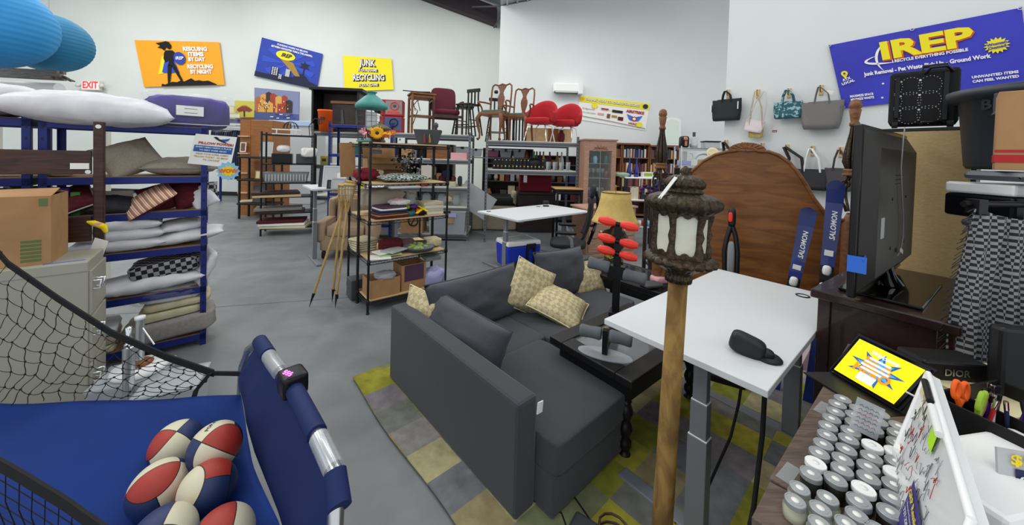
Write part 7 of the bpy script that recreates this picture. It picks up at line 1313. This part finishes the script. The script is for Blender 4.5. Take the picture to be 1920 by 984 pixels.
mb = MB(); mb.tube([(.17*cos(PI*i/12), 0, .12*sin(PI*i/12)) for i in range(13)], .03, 'lgrey', 8); solo('grey_arch', mb, 'pale grey curved lid standing on the appliance shelf', 'lid', AW(.45, -.02, 1.75), -.1)
t = thing('juicer', 'pale lilac and white blender on the second appliance shelf', 'blender', AW(.10, .15, 1.61), 0); mb = MB(); mb.box(-.10, .14, -.08, .08, 0, .10, 'lilac'); mb.box(-.02, .06, -.05, .05, .1, .30, 'lgrey'); mb.build('body', t, bev=.01); mb = MB(); mb.tube([(.14, 0, .12), (.2, 0, .14), (.2, 0, .24), (.14, 0, .26)], .01, 'white'); mb.build('handle', t)
t = thing('black_oven', 'black slatted toaster oven on the third appliance shelf', 'oven', AW(.0, .08, 1.29), -.1); box_b('body', (0, .55, 0, .3, 0, .26), 'blackm', t, .012); mb = MB()
for k in range(3): mb.cyl((.03, -.015, .06+.07*k), (.45, -.015, .06+.07*k), .008, 'chrome', 8)
mb.build('chrome_bars', t)
for i, (x, z, c_) in enumerate(((.45, 1.61, 'lightwood'), (.60, 1.61, 'white'), (.72, 1.61, 'dgrey'), (.70, 1.29, 'lgrey'))): mb = MB(); mb.sq((0, 0, .07), (.12, .12, .14), c_, .5, 16, 10); solo('kitchen_canister', mb, {'lightwood': 'wooden', 'white': 'white', 'dgrey': 'dark grey', 'lgrey': 'pale grey'}[c_]+' kitchen item on the appliance shelving', 'kitchenware', AW(x, .1, z))
# white low shelf with mugs and blue bottles
Ym = 6.9; xm = X_(1172, Ym)
t = thing('mug_shelf', 'black and white low shelf with mugs and two cobalt bottles', 'shelf', (xm, Ym, 0), -.02)
for x in (0, .60):
    for y in (0, .3): box_b('post', (x, x+.03, y, y+.03, 0, 1.36), 'black', t)
for z in (.38, .90, 1.33): box_b('board', (0, .63, 0, .33, z, z+.03), 'white', t)
for i, x in enumerate((.12, .26)):
    t = thing('cobalt_bottle', 'tall cobalt blue bottle, the %s of the two on the low shelf' % ('left', 'right')[i], 'bottle', (xm+x, Ym+.1, 1.362)); mat('cobalt', '10187a', .08, coat=.6) if i == 0 else None
    mb = MB(); mb.lathe([(0, 0), (.045, 0), (.048, .10), (.03, .2), (.014, .26), (.013, .36), (.016, .37), (0, .37)], 'cobalt', n=22); mb.build('glass', t)
mb = MB(); mb.box(0, .10, 0, .01, 0, .035, 'paper'); solo('price_card', mb, 'small white price card behind the cobalt bottles', 'card', (xm+.16, Ym+.24, 1.363))
mb = MB(); mb.sq((0, 0, .04), (.3, .2, .08), 'mintg' if 'mintg' in MATS else (mat('mintg', 'a9cbb4', .2, alpha=.7) and 'mintg'), .6, 24, 8, .1); solo('glass_dish', mb, 'pale green glass dishes left of the cobalt bottles', 'dish', (xm-.02, Ym+.12, 1.362))
mb = MB(); mb.box(0, .2, 0, .12, 0, .10, 'white'); mb.box(.02, .18, -.002, 0, .02, .08, 'lime'); solo('white_box', mb, 'white and green carton right of the cobalt bottles', 'box', (xm+.38, Ym+.06, 1.362))
books(xm+.04, Ym+.05, .93, .52, .26, 'on the low mug shelf', 'mug shelf books')
for i in range(8):
    c_, cn = (('white', 'white'), ('red', 'red and white'), ('wowblue', 'pale blue'), ('cream', 'cream'))[i % 4]; t = thing('mug', cn+' mug on the lower board of the mug shelf', 'mug', (xm+.06+i*.068, Ym+.06+.08*(i % 2), .412), 0, cn+' mugs on the low shelf'); mb = MB(); mb.lathe([(0, 0), (.028, 0), (.03, .09), (.027, .09), (.025, .01), (0, .01)], c_, n=16); mb.build('cup', t); mb = MB(); mb.tube([(.028, 0, .07), (.048, 0, .06), (.048, 0, .03), (.028, 0, .02)], .005, c_, 6); mb.build('handle', t)
for i in range(6):
    c_, cn = (('white', 'white'), ('red', 'red'), ('wowblue', 'pale blue'))[i % 3]; t = thing('mug', cn+' mug standing beside the books level', 'mug', (xm+.06+i*.09, Ym+.02, .412+.001), 0, cn+' front mugs on the low shelf'); mb = MB(); mb.lathe([(0, 0), (.03, 0), (.032, .11), (.028, .11), (.026, .01), (0, .01)], c_, n=16); mb.build('cup', t)
# small dark table and black frame cart between hutch and lamp
for i, (px, Yv, m) in enumerate(((1060, 6.7, 'tan'),)): small_table('black metal cart with a tan board left of the display hutch', (X_(1046, 6.75), 6.75, 0), .05, .5, .45, 1.10, 'black', .5); mb = MB(); mb.box(-.04, .5, -.03, .45, 1.102, 1.12, 'tan'); solo('tan_board', mb, 'tan board on the black metal cart', 'board', (X_(1046, 6.75), 6.75, 0), .05)
t = thing('round_back_chair', 'black and cream round-backed chair behind the lantern', 'chair', (X_(1258, 6.3), 6.3, 0), -.5); mb = MB(); mb.sq((0, .2, 1.18), (.34, .05, .52), 'black', .8, 28, 14); mb.build('backrest', t); mb = MB(); mb.sq((.13, .23, 1.18), (.16, .04, .54), 'cream', .9, 24, 14); mb.build('back_trim', t); mb = MB(); mb.sq((0, 0, .75), (.45, .45, .09), 'black', .4); mb.build('seat', t)
for x in (-.18, .18):
    for y in (-.18, .18): mb = MB(); mb.cyl((x, y, 0), (x, y, .72), .015, 'chrome', 8); mb.build('leg', t)
mb = MB()
for i in range(60): a, b, c = rnd.gauss(0, .10), rnd.gauss(0, .05), abs(rnd.gauss(.05, .06)); mb.sq((a, b, c), (.05, .04, .035), ('navy', 'black', 'maroon', 'purple')[i % 4], .8, 7, 5, rot=(a*20, b*30, 0))
o = solo('silk_flowers', mb, 'dark blue and maroon silk flowers below the left carved post', 'flowers', (X_(1240, 4.7), 4.7, 1.26)); small_table('dark pedestal table holding the dark silk flowers', (X_(1240, 4.7)-.15, 4.6, 0), 0, .3, .25, 1.24, 'dwood', .3)
# ---------------------------------------------------------------- bags on the right wall
E2R = -.884; wo = V(3.0, 5.0, 0); we = V(.6343, -.7731, 0); wn_ = V(-.7731, -.6343, 0)
def WL(px, py, off=.02):
    d = at(px, py, 1)-V(0, 0, 1.7); n = V(.7731, .6343, 0); p = wo-n*off; return V(0, 0, 1.7)+d*((p-V(0, 0, 1.7)).dot(n)/d.dot(n))
def hook(px, py, lb):
    P = WL(px, py, .0); t = thing('wooden_hook', lb, 'hook', P, E2R); mb = MB(); mb.box(-.02, .02, -.018, 0, -.09, .03, 'lightwood'); mb.build('plate', t, bev=.003); mb = MB(); mb.tube([(0, -.02, -.05), (0, -.05, -.05), (0, -.06, 0), (0, -.055, .02)], .006, 'mid', 6); mb.build('peg', t); return P
hk = []
for px, py, lb in ((1366, 172, 'wooden hook above the dark green bag'), (1422, 172, 'wooden hook above the white shoulder bag'), (1480, 170, 'wooden hook behind the teal patterned bag'), (1540, 164, 'wooden hook above the grey leather tote'), (1362, 266, 'wooden hook left of the arched headboard crest'), (1394, 270, 'wooden hook above the headboard crest'), (1430, 272, 'wooden hook under the blue strap'), (1476, 275, 'wooden hook holding the black tote strap'), (1524, 278, 'wooden hook holding the white handled bag'), (1577, 280, 'wooden hook holding the small charcoal bag')): hk.append(hook(px, py, lb))
def bag(nm, lab, px, ptop, pbot, wpx, m, strap, hkp, thick=.12, pw=.4, taper=.0, strapm=None, sw=.012, wide=.3):
    a, b = WL(px-wpx/2, (ptop+pbot)/2, .08), WL(px+wpx/2, (ptop+pbot)/2, .08); W_ = (b-a).length; c = WL(px, (ptop+pbot)/2, .09); H_ = (WL(px, ptop, .09)-WL(px, pbot, .09)).length
    t = thing(nm, lab, 'bag', c, E2R); mb = MB()
    rings = []; n = 28
    for j in range(11):
        v = j/10; hw = W_/2*(1-taper*v)*(1-.12*(1-v)**4); th = thick/2*(1.0-.75*v) * (1 if j else .75); z = (v-.5)*H_
        rings.append([(hw*math.copysign(abs(cos(2*PI*i/n))**pw, cos(2*PI*i/n)), th*math.copysign(abs(sin(2*PI*i/n))**.6, sin(2*PI*i/n))+.004*sin(i*2+j), z+.008*sin(i*1.3)*(v > .9)) for i in range(n)])
    mb.ring(rings, m); mb.build('body', t)
    if strap:
        hp = hkp-c; R_ = Matrix.Rotation(-E2R, 3, 'Z'); hp = R_ @ hp; mb = MB()
        for dy in (-.02, .015): mb.tube([(-W_*wide, dy, H_/2-.03), (-W_*wide*.75, dy-.01, H_/2+(hp.z-H_/2)*.5), (hp.x-.01, dy-.01, hp.z-.01), (hp.x+.01, dy-.01, hp.z-.01), (W_*wide*.75, dy-.01, H_/2+(hp.z-H_/2)*.5), (W_*wide, dy, H_/2-.03)], sw, strapm or m, 8)
        mb.build('handle', t)
    return t, W_, H_
mat('bg_green', '0f1f1d', .7, bump=.1); mat('bg_grey', '6a6665', .38, bump=.25, bsc=10); mat('bg_teal', '14525e', .6, c2='8fb4ba', sc=26, lo=.52, hi=.56); mat('bg_white', 'd8ccce', .5, bump=.1); mat('bg_gold', '9a8640', .5, c2='b8a45c', sc=60); mat('bg_char', '3f3c3f', .6); mat('bg_black', '1b1b1f', .6)
t, W_, H_ = bag('green_handbag', 'dark green fabric handbag hanging at the left end of the bag row', 1362, 187, 226, 54, 'bg_green', True, hk[0], .13, wide=.16, sw=.009)
mb = MB(); mb.box(-W_/2+.0, -W_/2+.012, -.06, -.04, -.02, .08, 'chrome'); mb.box(W_/2-.03, W_/2-.018, -.06, -.04, 0, .1, 'chrome'); mb.build('buckles', t)
bag('gold_sequin_pouch', 'gold sequinned pouch hanging behind the white shoulder bag', 1417, 236, 258, 28, 'bg_gold', True, hk[1], .03, wide=.45, sw=.003)
t, W_, H_ = bag('white_shoulder_bag', 'small pale pink-white shoulder bag on a long thin strap', 1414, 226, 248, 36, 'bg_white', True, hk[1], .09, wide=.42, sw=.004); t.rotation_euler = (0, .22, E2R)
bag('teal_patterned_bag', 'teal handbag with white swirl pattern and a teal strap', 1477, 191, 222, 54, 'bg_teal', True, hk[2], .11, wide=.22, sw=.011)
t, W_, H_ = bag('grey_leather_tote', 'large wide grey leather tote hanging beside the blue banner', 1540, 191, 242, 74, 'bg_grey', True, hk[3], .15, taper=-.12, wide=.2, sw=.006); mb = MB(); mb.cbox((.07, -.03, H_/2+.10), (.06, .003, .04), 'paper', (.2, .3, 0)); mb.build('price_tag', t); mb = MB(); mb.cyl((W_/2, -.03, -.03), (W_/2, -.03, .1), .008, 'bg_grey', 8); mb.build('tassel', t)
bag('black_tote', 'black shoulder tote hanging partly behind the headboard arch', 1490, 318, 350, 56, 'bg_black', True, hk[7], .11, wide=.28, sw=.014)
bag('white_handled_bag', 'black bucket bag with white handles in the lower bag row', 1522, 318, 356, 62, 'bg_black', True, hk[8], .13, wide=.25, sw=.010, strapm='white')
bag('charcoal_bag', 'small charcoal suede bag hanging beside the carved post', 1573, 316, 358, 52, 'bg_char', True, hk[9], .11, taper=-.1, wide=.25, sw=.007)
bag('blue_strap_bag', 'blue nylon bag strap hanging above the headboard crest', 1430, 300, 330, 20, 'skyblue', True, hk[6], .06, wide=.4, sw=.012)
bag('black_pouch', 'narrow black pouch hanging left of the headboard crest', 1362, 296, 330, 18, 'bg_black', True, hk[4], .05, wide=.4, sw=.012)
mb = MB(); mb.box(0, .05, -.004, 0, 0, .025, 'rleaf'); mb.box(.006, .044, -.005, -.004, .008, .012, 'paper'); solo('red_notice', mb, 'tiny red notice on the wall under the teal bag', 'notice', WL(1448, 248, 0), E2R)
# IREP banner
mat('ban', '2a2cae', .45, c2='3034bc', sc=1.5)
tl, tr, br_, bl2 = WL(1554, 85, .03), WL(1916, 14, .03), WL(1935, 165, .03), WL(1581, 203, .03)
s = Sheet([tl, tr, br_, bl2], 360, 200, .008)
t = s.base('blue_banner', 'ban', 'large royal blue banner with big yellow letters on the right wall', 'banner', .006)
W2_ = s.fn(2)
def sh_text(nm, items, m, k=2): return s.text(nm, items, m, k)
sh_text('yellow_lettering', [('IREP', 194, 149, 70, dict(width=172, bold=.04))], 'p_ye', 2.4); sh_text('shadow_lettering', [('IREP', 195.5, 147, 70, dict(width=174, bold=.06))], 'orange', 1.4)
sh_text('white_lettering', [('I RECYCLE EVERYTHING POSSIBLE', 200, 117, 11, dict(width=140, bold=.04)), ('Junk Removal - Pet Waste Pick Up - Ground Work', 185, 92, 15, dict(width=240, bold=.04)), ('UNWANTED ITEMS', 306, 43, 9, dict(width=74, bold=.04)), ('CAN FEEL WANTED', 306, 32, 9, dict(width=74, bold=.04)), ('MAXIMIZE SPACE', 50, 32, 9, dict(width=54, bold=.04)), ('MINIMIZE WASTE', 50, 22, 9, dict(width=54, bold=.04)), ('ATX', 24, 86, 10, dict(bold=.04, rot=.25)), ('LOCAL', 26, 76, 10, dict(bold=.04, rot=.25)), ('3', 200, 66, 22, dict(bold=.04)), ('.com', 224, 58, 20, dict(bold=.04))], 'paper', 2.4)
mb = MB()
def arc(cx, cy, a, b, t0, t1, w_, n=24):
    o_ = [(cx+a*cos(t0+(t1-t0)*i/n), cy+b*sin(t0+(t1-t0)*i/n)) for i in range(n+1)]; i_ = [(cx+(a-w_*sin(PI*i/n))*cos(t0+(t1-t0)*i/n), cy+(b-w_*sin(PI*i/n))*sin(t0+(t1-t0)*i/n)) for i in range(n+1)]
    for i in range(n): mb.faces([s.p(x, y, 2) for x, y in (o_[i], o_[i+1], i_[i+1], i_[i])], [(0, 1, 2, 3)], 'paper')
arc(118, 128, 46, 14, 1.9, 5.2, 7); arc(140, 130, 44, 48, 1.75, 4.0, 6); mb.build('swoosh_logo', t)
mb = MB(); s.poly(mb, star(316, 116, 21, 15, 16), 'p_ye', 2.2); s.poly(mb, ell(22, 104, 8, 8), 'p_ye', 2.2); s.poly(mb, [(15, 100), (29, 100), (22, 88)], 'p_ye', 2.2); s.poly(mb, ell(22, 104, 3, 3), 'ban', 2.8); mb.build('yellow_marks', t)
sh_text('burst_lettering', [('Woman', 316, 120, 9.5, dict(bold=.04, rot=.1)), ('Owned', 316, 111, 9.5, dict(bold=.04, rot=.1))], 'ban', 3)
mb = MB(); s.poly(mb, ell(214, 32, 8, 8), 'skyblue', 2.2); s.poly(mb, [(226, 24), (246, 26), (246, 40), (226, 38)], 'skyblue', 2.2); mb.build('blue_icons', t)
mb = MB()
for u, v in ((2, 197), (180, 197), (357, 197), (2, 3), (357, 3)): c = s.p(u, v, 3); mb.tube([c+we*.012*cos(a)+V(0, 0, .012*sin(a)) for a in [2*PI*i/14 for i in range(14)]], .004, 'silver', 5, closed=True)
mb.build('grommets', t)

# dark storage units and clutter standing behind the grey racks
for k, (px0, px1, Yv, H_, lb) in enumerate(((742, 850, 9.0, 1.95, 'dark open storage unit behind the left grey rack'), (905, 1000, 9.3, 1.9, 'dark open storage unit behind the long grey rack, left'), (1002, 1092, 9.3, 1.75, 'dark open storage unit behind the long grey rack, right'), (682, 738, 8.3, 1.9, 'dark open storage unit behind the wire shelving'))):
    xa, xb = X_(px0, Yv), X_(px1, Yv); W_ = xb-xa; t = thing('storage_unit', lb, 'shelving', (xa, Yv, 0), 0)
    box_b('side_panel', (0, .03, 0, .4, 0, H_), 'dwood', t); box_b('side_panel', (W_-.03, W_, 0, .4, 0, H_), 'dwood', t); box_b('back_panel', (.03, W_-.03, .38, .4, 0, H_), 'dwood', t)
    zs = (.05, .55, 1.02, 1.48, H_-.03)
    for z in zs: box_b('shelf', (.03, W_-.03, 0, .38, z, z+.03), 'dwood', t)
    for zi, z in enumerate(zs[:-1]):
        x = .05
        while x < W_-.22:
            w_ = rnd.uniform(.10, .24); hh = rnd.uniform(.10, .36); c_, cn = rnd.choice((('dgrey', 'dark grey'), ('cardboard', 'cardboard'), ('white', 'white'), ('maroon', 'dark red'), ('navy', 'navy'), ('tubclear', 'clear'), ('pcream', 'cream'), ('brownlea', 'brown'), ('black', 'black')))
            mb = MB(); kind = rnd.random()
            if kind < .6: mb.box(0, w_, 0, .25, 0, hh, c_); nm = 'storage_box'; ct = 'box'
            else: mb.lathe([(0, 0), (w_*.3, 0), (w_*.42, hh*.5), (w_*.25, hh*.9), (w_*.28, hh), (0, hh)], c_, (w_/2, .12, 0), 14); nm = 'vase'; ct = 'vase'
            o = solo(nm, mb, '%s %s, %s board of the %s' % (cn, ct, ('lowest', 'second', 'third', 'upper')[zi], lb.replace('dark open ', '').replace('storage ', '').replace('standing ', '')), ct, (xa+x, Yv+.06, z+.031), 0, group='%s %s on the %s board of %s' % (cn, ct, ('lowest', 'second', 'third', 'upper')[zi], lb[:40])); x += w_+.03
